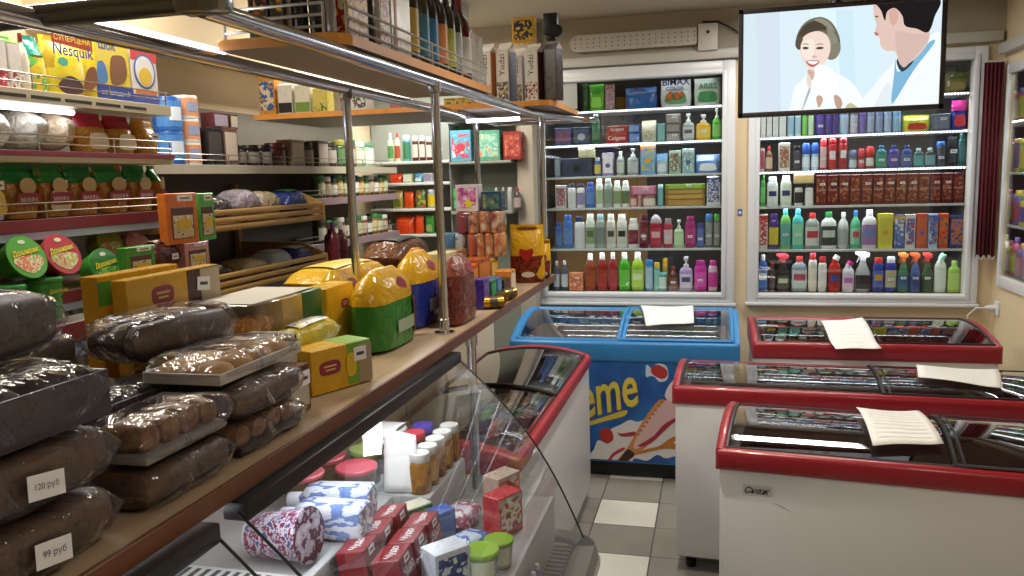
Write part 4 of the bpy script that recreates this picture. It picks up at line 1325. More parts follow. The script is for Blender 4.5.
def freezer(label, Lg, D, zb, zt, sag, colr, loc, rz, body=FWHITE, seam=.5, foodz=.5, z_body=.07, lidc=None, liner=None, cwf=.5, rise=0.0):
    """chest freezer: local x along its length, front at y=0 facing -Y"""
    r = thing('chest_freezer', label, 'freezer', loc, rz)
    RISE[0] = rise
    a, b = -Lg / 2, Lg / 2
    w = .05
    i = .012
    mk('body', join(rbox(a + i, b - i, i, i + w, z_body, zb + .004, .01), rbox(a + i, b - i, D - i - w, D - i, z_body, zb + .004, .01), rbox(a + i + .0006, a + i + w, i + w * .6, D - i - w * .6, z_body, zb + .003, .004),
                    rbox(b - i - w, b - i - .0006, i + w * .6, D - i - w * .6, z_body, zb + .003, .004), box(a + .03, b - .03, .03, D - .03, z_body + .002, z_body + .05)), body, r)
    # collar
    cw = .055
    mk('collar', join(rbox(a, b, 0, cw, zb, zt, .016, 3), rbox(a, b, D - cw, D, zb, zt + rise, .016, 3)), colr, r)
    ns = 14
    for s, x in ((0, a), (1, b - cw * cwf)):
        V, Fc = [], []
        for k in range(ns + 1):
            t = k / ns
            y = .012 + t * (D - .024)
            zz = arc(t, D, zt - .004, sag) + .004
            for (dx, dz) in ((0, zb), (cw * cwf, zb), (cw * cwf, zz - .004), (cw * (cwf - .1), zz), (cw * .1, zz), (0, zz - .006)):
                V.append((x + dx, y, dz if dz == zb else dz))
        for k in range(ns):
            for q in range(6):
                q2 = (q + 1) % 6
                Fc.append((k * 6 + q, (k + 1) * 6 + q, (k + 1) * 6 + q2, k * 6 + q2))
        Fc += [tuple(range(6)), tuple(reversed(range(ns * 6, ns * 6 + 6)))]
        mk('end_rim', (V, Fc), colr, r, ang=50)
    # liner
    li = .066
    fz = foodz - .02
    mk('inner_liner', join(box(a + li, b - li, li, li + .004, fz, zt - .01), box(a + li, b - li, D - li - .004, D - li, fz, zt - .01), box(a + li, a + li + .004, li, D - li, fz, zt - .01),
                           box(b - li - .004, b - li, li, D - li, fz, zt - .01), box(a + li, b - li, li, D - li, fz - .006, fz)), liner or LINER, r, smooth=False)
    # two sliding lids
    xs = [a + cw * cwf * .9, a + (b - a) * seam, b - cw * cwf * .9]
    for k in range(2):
        x0, x1 = xs[k] - (.02 if k else 0), xs[k + 1] + (0 if k else .02)
        dz = .006 * k
        V, Fc = [], []
        m = 16
        for j in range(m + 1):
            t = .05 + .9 * j / m
            zz = arc(t, D, zt - .012, sag) + dz
            V += [(x0 + .004, t * D, zz), (x1 - .004, t * D, zz)]
        for j in range(m):
            Fc.append((2 * j, 2 * j + 1, 2 * j + 3, 2 * j + 2))
        ld = mk('sliding_lid', (V, Fc), LID, r, ang=60)
        g = []
        for x in (x0, x1 - .016):
            pts = [(x + .008, (.05 + .9 * j / m) * D, arc(.05 + .9 * j / m, D, zt - .012, sag) + dz) for j in range(m + 1)]
            g.append(tube(pts, .007 if not lidc else .013, 6))
        for t in (.055, .945):
            g.append(tube([(x0, t * D, arc(t, D, zt - .012, sag) + dz), (x1, t * D, arc(t, D, zt - .012, sag) + dz)], .006 if not lidc else .011, 6))
        mk('lid_frame', join(*g), lidc or mat('1c1a1c', .4), ld)
    for sx in (a + .07, b - .07):
        for sy in (.09, D - .09):
            mk('foot', loft([(0, .022, .022), (.03, .024, .024), (.034, .012, .012), (z_body + .004, .012, .012)], 12), BLACK, r).location = (sx, sy, 0)
    return r


def fill(r, Lg, D, fz, words, rows, cols_, kinds=('pack',), size=(.13, .09, .05), where='', gap=.012, z_layers=1):
    """frozen goods laid in a freezer's basket: each one an object of its own"""
    M = Matrix.Translation(r.location) @ Matrix.Rotation(r.rotation_euler.z, 4, 'Z')
    n = 0
    ww, dd = (Lg - .16) / cols_, (D - .15) / rows
    cells = [(j, i) for j in range(rows) for i in range(cols_)]
    for (j, i) in cells:
        wd, c1, c2 = words[n % len(words)]
        k = kinds[n % len(kinds)]
        w, d, h = min(size[0], ww - gap), min(size[1], dd - gap), size[2] * (.8 + .4 * RND.random())
        x = -Lg / 2 + .08 + ww * (i + .5)
        y = .075 + dd * (j + .5)
        p = M @ Vector((x, y, fz + .0005))
        lab = f'{wd}, {ORD[i]} along row {["nearest the front", "second from the front", "third from the front", "at the back"][j if j < rows - 1 else 3]}, {where}'
        make_item(k, w, d, h, c1, None, c2, lab, p, r.rotation_euler.z + (RND.random() - .5) * .1, f'frozen goods in {where}', name='frozen_food_pack' if k == 'pack' else 'frozen_food_box', cat='frozen food')
        n += 1


FG = [('red printed frozen pack', '8c2430', pmat(['c8a890', '8c2430', 'd8d4cc'], 30)), ('pale frozen pack', 'b8b4a8', pmat(['b8b4a8', '7c6c4c', 'd8d8d4'], 30, seed=2)),
      ('green frozen vegetable pack', '4c7c3c', pmat(['4c7c3c', 'c8c47c', '8c3c2c'], 30)), ('brown cardboard pack', '8c6c4c', pmat(['a8845c', '6c4c34', 'c8b49c'], 30)),
      ('white frozen pack', 'c8ccd0', pmat(['d8dce0', '5c7ca8', 'c8ccd0'], 25)), ('maroon printed pack', '5c1824', pmat(['5c1824', 'b88c5c', '7c2c34'], 30))]
# near freezer with the maker's name, long side turned slightly to the camera
A = math.radians(-6.2)
NLg, ND = 1.5, .56
c0 = Vector((.005, 2.49, 0))
fr1 = freezer('white chest freezer with red rim, black maker lettering on its front panel', NLg, ND, .722, .79, .05, RED, c0 + Vector((NLg / 2 * math.cos(A), NLg / 2 * math.sin(A), 0)), A, foodz=.5, seam=.455, liner=MAROON)
fill(fr1, NLg, ND, .5, FG, 2, 6, size=(.2, .18, .09), where='freezer with maker lettering')
g = text('Снеж', width=.076, shear=.35, bold=.03)
q = at(757.5, 494, y=2.46)
d_ = (q.x - c0.x) / math.cos(A)
mk('maker_badge', mv(plate([(-.044, -.017), (.044, -.017), (.044, .017), (-.044, .017)], 0, .001), d_ - NLg / 2, .012, q.z), mat('c0c0c4', .5), fr1, smooth=False)
mk('lettering', mv(g, d_ - NLg / 2, .0105, q.z), mat('26262c', .5), fr1, smooth=False)
mk('scuff_mark', mv(plate(smooth2([(-.03, .01), (.0, -.002), (.03, -.016), (.0, .002)], 4), 0, .0006), d_ - NLg / 2 + .075, .0119, q.z - .045), mat('aaa8a6', .6), fr1, smooth=False)
A2 = math.radians(-3)
MLg, MD = 1.68, .5
c0 = Vector((-.165, 3.2, 0))
fr2 = freezer('white chest freezer with red rim standing between the other two red ones', MLg, MD, .724, .80, .038, RED, c0 + Vector((MLg / 2 * math.cos(A2), MLg / 2 * math.sin(A2), 0)), A2, foodz=.52, seam=.475, liner=MAROON)
fill(fr2, MLg, MD, .52, FG[3:] + FG[:3], 2, 7, size=(.19, .16, .08), where='middle red freezer')
BLg, BD = 1.105, .6
c0 = Vector((.185, 4.03, 0))
fr3 = freezer('white chest freezer with red rim under the window below the television', BLg, BD, .732, .815, .03, RED, c0 + Vector((BLg / 2, 0, 0)), math.radians(.5), foodz=.53, seam=.52, liner=MAROON, rise=.03)
fill(fr3, BLg, BD, .53, FG[1:] + FG[:1], 3, 6, size=(.16, .13, .08), where='red freezer under the television')
RLg, RD = 1.55, .56
fr4 = freezer('white chest freezer with red rim standing lengthwise under the counter', RLg, RD, .70, .757, .045, mat('a32430', .36), (-.6, 3.93 - RLg / 2, 0), PI / 2, foodz=.5, seam=.5, liner=MAROON, cwf=1.05)
fill(fr4, RLg, RD, .5, FG[2:] + FG[:2], 2, 7, size=(.18, .19, .09), where='freezer under the counter')

# blue ice cream freezer
BLUE = mat('2f7fbe', .35)
ULg, UD = 1.23, .64
ux = (-1.1 + .13) / 2
fb = freezer('blue ice cream chest freezer with picture panel, under the narrow window', ULg, UD, .655, .765, .045, BLUE, (ux, 4.2, 0), 0, body=BLUE, seam=.5, foodz=.56, z_body=.09, lidc=BLUE, rise=.085, cwf=.6)
IC = [('pale blue ice cream box', 'b8c4d0', pmat(['d4dce4', '5c7c9c', 'b8c4d0'], 25)), ('white ice cream pack', 'd0d4d8', pmat(['d8dce0', '8c9cac', '6c3c44'], 25)), ('dark chocolate ice cream pack', '3c3434', pmat(['4c3c34', '2c3c4c', 'a89880'], 25)),
      ('lilac ice cream pack', '8c7c9c', pmat(['9c8cac', 'd8d0dc', '5c4c6c'], 25)), ('steel blue ice cream pack', '5c7c94', pmat(['5c7c94', 'd0d8dc', '3c4c5c'], 25))]
fill(fb, ULg, UD, .56, IC, 3, 6, kinds=('pack', 'box', 'pack'), size=(.16, .15, .07), where='blue freezer')
# picture panel
PY = 4.2 + .012
px0, px1, pz0, pz1 = -.9 - ux - .15, .5, .1, .65


def fart(pts, col, lay, sm=True, n=5, name='panel_picture', crop=(560, 350, 4.431)):
    y = PY - .0016 - .0008 * lay
    q = [(a / crop[2] + crop[0], b / crop[2] + crop[1]) for a, b in pts]
    if sm:
        q = smooth2(q, n)
    w = [at(a, b, y=y) for a, b in q]
    w = [(v.x - ux, max(v.z, .105)) for v in w]
    return mk(name, plate(w, y - 4.2, .0006), mat(col, .35), panel, smooth=False)


m, nt, b = nodes('blue_sky_print')
N_, L_ = nt.nodes, nt.links
tc = N_.new('ShaderNodeTexCoord')
nz = N_.new('ShaderNodeTexNoise')
nz.inputs['Scale'].default_value = 3.2
nz.inputs['Detail'].default_value = 4
L_.new(tc.outputs['Object'], nz.inputs['Vector'])
cr = N_.new('ShaderNodeValToRGB')
cr.color_ramp.elements[0].position, cr.color_ramp.elements[1].position = .35, .7
cr.color_ramp.elements[0].color, cr.color_ramp.elements[1].color = lin('123a86'), lin('2f7cc4')
L_.new(nz.outputs['Fac'], cr.inputs['Fac'])
L_.new(cr.outputs['Color'], b.inputs['Base Color'])
b.inputs['Roughness'].default_value = .35
panel = mk('picture_panel', rbox(-.585, .585, PY - 4.2 - .0015, PY - 4.2, .1, .652, .0004, 1), m, fb, smooth=False)
fart([(120, 500), (150, 440), (170, 400), (215, 415), (215, 360), (270, 330), (310, 310), (345, 318), (400, 300), (470, 300), (560, 300), (640, 330), (640, 480), (520, 470), (470, 480), (430, 465), (385, 490), (330, 480), (300, 505)], 'dcdad8', 1)
fart([(250, 495), (300, 430), (345, 350), (395, 275), (440, 222), (470, 225), (480, 240), (500, 250), (450, 330), (380, 430), (330, 470), (290, 500)], 'c98a4a', 2)
fart([(325, 430), (360, 350), (430, 260), (470, 222), (520, 180), (560, 210), (520, 300), (440, 380), (360, 430)], 'd9b4b4', 3)
fart([(345, 425), (385, 400), (420, 375), (460, 330), (520, 295), (560, 270), (560, 290), (500, 325), (455, 365), (425, 395), (380, 425)], 'a02238', 4)
fart([(330, 465), (380, 440), (440, 425), (490, 390), (560, 370), (640, 380), (560, 395), (500, 410), (560, 425), (640, 430), (560, 445), (470, 437), (400, 450)], 'b97334', 3)
fart([(465, 200), (480, 160), (510, 130), (560, 120), (600, 150), (580, 210), (520, 230), (480, 222)], 'e2d6d4', 4)
fart([(255, 495), (275, 470), (300, 440), (330, 462), (300, 490), (268, 502)], '3a1c18', 5)
fart([(255, 365), (275, 370), (330, 362), (330, 380), (275, 384)], 'a83440', 2)
fart([(208, 500), (230, 460), (280, 432), (285, 442), (240, 470), (222, 502)], 'b03040', 2)
fart([(380, 92), (385, 65), (410, 85), (430, 60), (470, 70), (480, 110), (470, 135), (440, 140), (420, 120), (400, 115), (382, 120)], 'c6d4e6', 1)
fart([(405, 100), (408, 75), (435, 66), (470, 85), (476, 112), (455, 128), (425, 118)], 'b23430', 2)
fart([(178, 385), (180, 355), (205, 346), (230, 360), (236, 395), (215, 412), (190, 402)], 'b2322e', 2)
fart([(118, 322), (200, 295), (292, 266), (285, 292), (200, 315), (118, 338)], 'd6bb3c', 2)
for seed in range(9):
    a_, b2 = 340 + seed * 13, 372 - seed * 18
    fart([(a_, b2), (a_ + 10, b2 - 4), (a_ + 13, b2 + 5), (a_ + 3, b2 + 9)], 'a86a34', 4, sm=False)
y = PY - .0034
q = at(232 / 4.431 + 560, 212 / 4.431 + 350, y=y)
for lay, (cc, off, dx) in enumerate((('8c7a24', .012, .004), ('dcc84a', .012, 0), )):
    g = text('ème', width=.335, height=.225, shear=.4, bold=off)
    g = rot(g, -math.radians(17), 'Y')
    mk('lettering', mv(g, q.x - ux - .03 + dx, y - 4.2 - .0006 * lay, q.z + .03 - dx), mat(cc, .35), panel, smooth=False)
g = rot(text('Cr', width=.21, shear=.3, bold=.028), -math.radians(15), 'Y')
mk('lettering', mv(g, q.x - ux - .035 - .31, y - 4.2, q.z - .06), mat('dcc84a', .35), panel, smooth=False)
g = rbox(-.6, .6, .05, UD - .03, .0, .09, .01)
mk('gap_shade', g, BLACK, fb)  # black block standing in for the shaded gap beneath the freezer

# paper sheets lying on the lids


def sheet(r, Lg, D, zt, sag, pts, label, nm='paper_sheet', lift=.021):
    """a sheet that follows the lid; pts are four corners in the freezer's own x,y"""
    n = 10
    V, Fc = [], []
    for j in range(n + 1):
        for i in range(n + 1):
            u, v = i / n, j / n
            x = (pts[0][0] * (1 - u) + pts[1][0] * u) * (1 - v) + (pts[3][0] * (1 - u) + pts[2][0] * u) * v
            y = (pts[0][1] * (1 - u) + pts[1][1] * u) * (1 - v) + (pts[3][1] * (1 - u) + pts[2][1] * u) * v
            z = arc(min(max(y / D, .02), .98), D, zt - .012, sag) + lift + .003 * math.sin(u * 5 + v * 2) + .012 * max(0, u - .8)
            V.append((x, y, z))
    for j in range(n):
        for i in range(n):
            k = j * (n + 1) + i
            Fc.append((k, k + 1, k + n + 2, k + n + 1))
    M = Matrix.Translation(r.location) @ Matrix.Rotation(r.rotation_euler.z, 4, 'Z')
    t = thing(nm, label, 'paper', r.location, r.rotation_euler.z)
    o = mk('paper', (V, Fc), PAPER, t)
    md = o.modifiers.new('thickness', 'SOLIDIFY')
    md.thickness = .0006
    # faint printed lines
    g = []
    for k in range(9):
        v = .12 + k * .09
        a_, b2 = [], []
        for i in range(n + 1):
            u = .1 + .78 * i / n
            vv = v
            x = (pts[0][0] * (1 - u) + pts[1][0] * u) * (1 - vv) + (pts[3][0] * (1 - u) + pts[2][0] * u) * vv
            y = (pts[0][1] * (1 - u) + pts[1][1] * u) * (1 - vv) + (pts[3][1] * (1 - u) + pts[2][1] * u) * vv
            z = arc(min(max(y / D, .02), .98), D, zt - .012, sag) + lift + .003 * math.sin(u * 5 + vv * 2) + .012 * max(0, u - .8) + .0012
            a_.append((x, y, z))
        W = []
        Fq = []
        for i, p in enumerate(a_):
            W += [(p[0], p[1] - .0012, p[2]), (p[0], p[1] + .0012, p[2])]
        for i in range(n):
            Fq.append((2 * i, 2 * i + 2, 2 * i + 3, 2 * i + 1))
        g.append((W, Fq))
    mk('printed_line', join(*g), mat('c8c8ca', .8), o, smooth=False)['kind'] = 'stuff'


def loc_on(r, px, py, z):
    p = at(px, py, z=z)
    M = (Matrix.Translation(r.location) @ Matrix.Rotation(r.rotation_euler.z, 4, 'Z')).inverted()
    q = M @ p
    return q.x, q.y


RISE[0] = 0.0
sheet(fr1, NLg, ND, .79, .05, [loc_on(fr1, a, b, .835) for a, b in ((873, 441), (944, 442), (918, 412), (856, 409))], 'white printed sheet lying on the lid of the freezer with maker lettering')
sheet(fr2, MLg, MD, .80, .038, [loc_on(fr2, a, b, .83) for a, b in ((918, 380), (1003, 388), (998, 374), (916, 367))], 'white paper strip lying on the lid of the middle red freezer')
RISE[0] = .03
sheet(fr3, BLg, BD, .815, .03, [loc_on(fr3, a, b, .865) for a, b in ((836, 341), (882, 340), (862, 319), (821, 322))], 'white sheet lying on the red freezer under the television')
RISE[0] = .085
sheet(fb, ULg, UD, .765, .045, [loc_on(fb, a, b, .86) for a, b in ((646, 320), (694, 319), (693, 306), (640, 306))], 'white folded sheet lying on the blue freezer lid')

# ---------------------------------------------------------------- counter, display case, posts
ZCT = 1.215
cn = thing('counter', 'long wood-edged counter top loaded with bread and sweets above the display case', 'counter', (-.95, 1.9, 0))
cy0, cy1 = .25, 3.52
mk('counter_top', mv(rbox(-1.2, -.70, cy0, cy1, ZCT - .028, ZCT, .002, 1), .95, -1.9, 0), COUNTER, cn)
mk('front_edge', mv(rbox(-.703, -.694, cy0, cy1, ZCT - .029, ZCT + .0015, .002, 1), .95, -1.9, 0), EDGE, cn)
mk('end_edge', mv(rbox(-1.2, -.694, cy1, cy1 + .006, ZCT - .029, ZCT + .0015, .002, 1), .95, -1.9, 0), EDGE, cn)
mk('back_panel', mv(rbox(-1.2, -1.178, 2.07, 4.18, .0, ZCT - .03, .002, 1), .95, -1.9, 0), mat('e6dcbe', .5), cn)
mk('seam', mv(box(-1.178, -1.1765, 2.86, 2.866, .7, ZCT - .03), .95, -1.9, 0), mat('8d8064', .6), cn, smooth=False)
for y in (2.3, 3.45):
    po = tf(loft([(0, .03, .03), (.006, .03, .03), (.008, .0145, .0145), (ZCT - .07, .0145, .0145), (ZCT - .068, .019, .019), (ZCT - .032, .019, .019)], 16), Matrix.Translation((-.722 + .95, y - 1.9, 0)))
    if y < 3:
        # stands on the case's end in front of the freezer
        mk('support_post', po, CHROME, cn)
# refrigerated display case
dc = thing('display_case', 'refrigerated glass display case full of dairy under the counter', 'display case', (-.75, 1.1, 0))
yA, yB = .1, 2.06
CW = mat('c6c4c4', .4)


def DC(g):
    return mv(g, .75, -1.1, 0)


xb, xf = -1.17, -.345
zd = .79
mk('base', DC(join(rbox(xb, -.36, yA, yB - .03, .08, .60, .012), rbox(xb, xf + .05, yA, yB - .02, .60, .64, .01))), CW, dc)
mk('deck', DC(join(box(xb, -.43, yA, yB - .03, zd - .02, zd))), mat('9a9a9a', .4), dc)
mk('front_lip', DC(join(rbox(-.43, -.418, yA, yB - .03, .66, zd + .004, .003))), mat('b0b0b4', .4), dc)
# louvre grille along the front gutter
g = [box(-.416, -.366, yA + .03 + k * .022, yA + .036 + k * .022, .655, .668) for k in range(86)]
mk('air_grille', DC(join(box(-.416, -.362, yA, yB - .03, .645, .655), *g)), mat('54524e', .5), dc, smooth=False)
mk('inner_back', DC(join(box(xb, xb + .012, yA, yB - .03, zd, ZCT - .03))), mat('d4c8b8', .45), dc)
mk('raised_step', DC(join(rbox(xb + .012, -.76, 1.2, 1.74, zd, .89, .006), rbox(xb + .012, -.665, 1.7405, yB - .035, zd, .89, .006))), mat('a4a4a4', .4), dc)
mk('slotted_tray', DC(join(rbox(-1.1, -.775, 1.21, 1.31, .89, .9, .003), *[box(-1.08 + k * .022, -1.07 + k * .022, 1.225, 1.295, .9, .9012) for k in range(14)])), mat('c8c8c8', .4), dc, ang=20)
mk('slot', DC(join(*[box(-1.08 + k * .022, -1.07 + k * .022, 1.225, 1.295, .9013, .902) for k in range(14)])), mat('4a4a4c', .6), dc, smooth=False)
mk('end_wall', DC(join(rbox(xb, -.43, yB - .03, yB - .01, .08, .79, .006), rbox(-.44, -.37, yB - .03, yB - .012, .08, .655, .004))), mat('8c8a88', .4), dc)
# bumper along the front foot of the glass with the rounded dark corner
pr = [(xf - .012, .60), (xf + .035, .61), (xf + .05, .64), (xf + .04, .675), (xf - .012, .67)]
V = [(x, y, z) for y in (yA, yB - .06) for x, z in pr]
n = len(pr)
mk('bumper', DC((V, [tuple(range(n)), tuple(reversed(range(n, 2 * n)))] + [(i, n + i, n + (i + 1) % n, (i + 1) % n) for i in range(n)])), mat('6c6a68', .3), dc)
pc = []
for k in range(7):
    t = PI / 2 * k / 6
    pc.append((k, t))
V, Fc = [], []
for k, t in pc:
    for x, z in pr:
        rr = x - (xf - .08)
        V.append((xf - .08 + rr * math.cos(t), yB - .06 + rr * .7 * math.sin(t), z))
for k in range(6):
    for i in range(n):
        j = (i + 1) % n
        Fc.append((k * n + i, (k + 1) * n + i, (k + 1) * n + j, k * n + j))
Fc += [tuple(range(n)), tuple(reversed(range(6 * n, 7 * n)))]
mk('corner_bumper', DC((V, Fc)), mat('3c3b3d', .35), dc)
# glass: gently bowed from the top rail to the bumper; two panels and the end pane
prof = []
for k in range(15):
    t = k / 14
    x = -.688 + (xf + .002 + .688) * (t + .10 * math.sin(PI * t))
    z = 1.168 + (.672 - 1.168) * (t - .05 * math.sin(PI * t))
    prof.append((x, z))
ysp = [yA + .01, .935, 1.0, yB - .012]
for a_, b2 in ((ysp[0], ysp[1]), (ysp[2], ysp[3])):
    V = [(x, y, z) for x, z in prof for y in (a_, b2)]
    m = len(prof)
    pn = mk('front_glass', DC((V, [(2 * i, 2 * i + 1, 2 * i + 3, 2 * i + 2) for i in range(m - 1)])), CASEG, dc, ang=60)
    mk('top_clamp', DC(rbox(-.715, -.672, a_, b2, 1.153, 1.183, .004)), BLACK, pn)
    for y in (a_, b2):
        mk('glass_edge', DC(tube([(x, y, z) for x, z in prof], .0025, 6)), mat('3a4644', .2) if (a_ > 1 and y == b2) else mat('1e2322', .3), pn)
pe = [(x, z) for x, z in prof] + [(-1.1, .79), (-1.1, 1.168)]
V = [(x, yB - .014, z) for x, z in prof] + [(-.688, yB - .014, .672)]
eg = mk('end_glass', DC((V, [tuple(range(len(V)))])), CASEG, dc, smooth=False)
# light tube under the counter
mk('lamp_tube', DC(tube([(-.76, yA + .1, ZCT - .055), (-.76, yB - .1, ZCT - .055)], .011, 10)), emit('f2f4ff', 4), dc)
lamp('case_light', (-.76, 1.15, ZCT - .07), (0, math.radians(-8), 0), .03, 1.7, 4.6, (.92, .95, 1))

# ---------------------------------------------------------------- chrome hanging rack over the counter
ZT = 1.918
CTY = 1.085
rk = thing('hanging_rack', 'chrome tube rack standing on the counter and carrying the bottle shelves', 'rack', (-.75, 2.14, ZCT))


def RK(g):
    return mv(g, .75, -2.14, -ZCT)


tr = .016
mk('front_tube', RK(tube([(-.75, 1.1, ZT), (-.75, 3.3, ZT), (-.62, 3.86, ZT), (-.56, 3.92, ZT)], tr, 14)), CHROME, rk)
mk('rear_tube', RK(tube([(-1.03, .95, ZT), (-1.03, 3.86, ZT)], tr, 14)), CHROME, rk)
mk('cross_tube', RK(tube([(-1.5, CTY, ZT + .006), (-.70, CTY, ZT + .006)], .018, 14)), DCHROME, rk)
mk('far_tube', RK(tube([(-1.05, 3.86, ZT), (-.58, 3.86, ZT)], tr, 14)), CHROME, rk)
mk('joint', RK(rbox(-.776, -.695, CTY - .022, CTY + .022, ZT - .014, ZT + .027, .01)), DCHROME, rk)
for x, y, z0 in ((-.75, 2.14, ZCT + .0006), (-1.03, 2.17, ZCT + .0006), (-1.03, 3.475, ZCT + .0006), (-.735, 3.475, ZCT + .0006)):
    o = mk('post', RK(mv(loft([(0, .03, .03), (.004, .03, .03), (.006, .0145, .0145), (.04, .0145, .0145), (.042, .0125, .0125), (ZT - z0 - .03, .0125, .0125), (ZT - z0 - .028, .018, .018), (ZT - z0, .018, .018)], 16), x, y, z0)), CHROME, rk)
mk('led_tube', RK(tube([(-1.03, 1.15, ZT + .021), (-1.03, 1.58, ZT + .021)], .005, 10)), emit('f6f4ff', 7), rk, label='glowing LED tube')
lamp('rack_led_light', (-1.03, 1.35, ZT + .035), (PI, 0, 0), .02, .4, .6, (1, .96, .9))


def wshelf(name, label, x0, x1, y0, y1, z, th=.022, rail=()):
    """beech edged shelf with chamfered near corner and wire gallery"""
    r = thing(name, label, 'shelf', ((x0 + x1) / 2, (y0 + y1) / 2, z))
    cx, cy = r.location.x, r.location.y
    c = .05
    pts = [(x0, y0), (x1 - c, y0), (x1 - c * .3, y0 + c * .3), (x1, y0 + c), (x1, y1), (x0, y1)]
    V = [(x - cx, y - cy, zz) for zz in (0, th) for x, y in pts]
    n = len(pts)
    mk('board', ([(a, b, c2 if c2 > 0 else 0) for a, b, c2 in V], [tuple(reversed(range(n))), tuple(range(n, 2 * n))]), mat('98908a', .5), r, smooth=False)
    mk('edge_band', (V, [(i, (i + 1) % n, n + (i + 1) % n, n + i) for i in range(n)]), ORANGE, r, ang=20)
    for side in rail:
        k = 0
        run = [(x0 + .01 - cx, y0 + .012 - cy), (x1 - c * .9 - cx, y0 + .012 - cy)] if side == 'front' else [(x1 - .012 - cx, y0 + c - cy), (x1 - .012 - cx, y1 - .02 - cy)]
        g = [tube([(run[0][0], run[0][1], th + h), (run[1][0], run[1][1], th + h)], .0032, 8) for h in (.015, .038, .061)]
        L_ = math.dist(*run)
        m = max(2, int(L_ / .24) + 1)
        for i in range(m):
            t = i / (m - 1)
            g.append(tube([(run[0][0] + (run[1][0] - run[0][0]) * t, run[0][1] + (run[1][1] - run[0][1]) * t, th), (run[0][0] + (run[1][0] - run[0][0]) * t, run[0][1] + (run[1][1] - run[0][1]) * t, th + .063)], .0035, 8))
        mk('wire_rail', join(*g), mat('b9b4ae', .3, .6), r)
    if rail:
        mk('corner_post', mv(rbox(-.012, .006, -.006, .012, th, th + .068, .004), x1 - .03 - cx, y0 + .02 - cy, 0), mat('a9a6a4', .3, .7), r)
    return r


ZB = ZT + tr + .0005
wshelf('bottle_shelf', 'orange beech shelf with wire rail holding the wine bottles overhead', -1.02, -.735, 1.545, 2.67, ZB, rail=('front', 'side'))
ZX = ZB
wshelf('crossing_shelf', 'orange beech shelf running across to the juice cartons at the far end', -1.965, -.63, 3.2, 3.84, ZX)
mk('led_tube', RK(tube([(-1.02, 3.3, ZT - .024), (-.79, 3.3, ZT - .024)], .008, 10)), emit('f6f4ff', 6), rk, label='short glowing LED tube')
# ---------------------------------------------------------------- near shelving unit on the left wall
UX = -1.75
uy0, uy1 = .95, 2.345
su = thing('shelving_unit', 'shop shelving unit by the side wall with cereal, pasta and instant noodles', 'shelving', (-1.98, 1.65, 0))


def SU(g):
    return mv(g, 1.98, -1.65, 0)


SHB = mat('b9b19c', .5)
mk('back_panel', SU(box(XL + .01, XL + .025, uy0, uy1, 0, 2.05)), mat('77726c', .6), su, smooth=False)
mk('upright', SU(rbox(XL + .026, XL + .06, uy1 - .03, uy1, 0, 2.05, .003)), mat('8c8c8c', .4), su)
mk('upright', SU(rbox(XL + .026, XL + .06, uy0, uy0 + .03, 0, 2.05, .003)), mat('8c8c8c', .4), su)
SZ = [1.915, 1.757, 1.576, 1.372, .95, .5]
for k, z in enumerate(SZ):
    b_ = mk('shelf_board', SU(rbox(XL + .03, UX, uy0, uy1, z - .028, z, .003)), SHB, su)
    mk('price_strip', SU(rbox(UX, UX + .006, uy0, uy1, z - (.03 if k != 1 else .012), z + .003, .001, 1)), mat('c4bca4' if k == 0 else '7c2c38', .35), b_)
    if k in (2, 3):
        mk('strip_foot', SU(rbox(UX, UX + .004, uy0, uy1, z - .052, z - .031, .001, 1)), mat('a8b8d4', .4), b_)
    if k < 3:
        g = [tube([(UX - .004, uy0, z + h), (UX - .004, uy1 - .004, z + h)], .0022, 6) for h in (.022, .045)]
        g += [tube([(UX - .004, y, z), (UX - .004, y, z + .046)], .0022, 6) for y in (1.2, 1.5, 1.8, 2.08, 2.335)]
        mk('wire_rail', SU(join(*g)), mat('b8b4aa', .25, .9), b_)
mk('slot_row', SU(join(*[box(UX + .006, UX + .0066, 1.55 + k * .115, 1.65 + k * .115, SZ[0] - .02, SZ[0] - .011) for k in range(6)])), mat('2c2824', .6), su, smooth=False)
mk('lamp_tube', SU(tube([(UX - .05, uy0 + .05, SZ[0] - .04), (UX - .05, 1.98, SZ[0] - .04)], .008, 8)), emit('eef2ff', 6), su, label='glowing tube under the top shelf')
lamp('shelf_tube_light', (UX - .05, 1.5, SZ[0] - .055), (0, 0, 0), .02, .9, .5, (.95, .97, 1))
TOPN = 'top shelf over the pasta'
XA = UX - .02
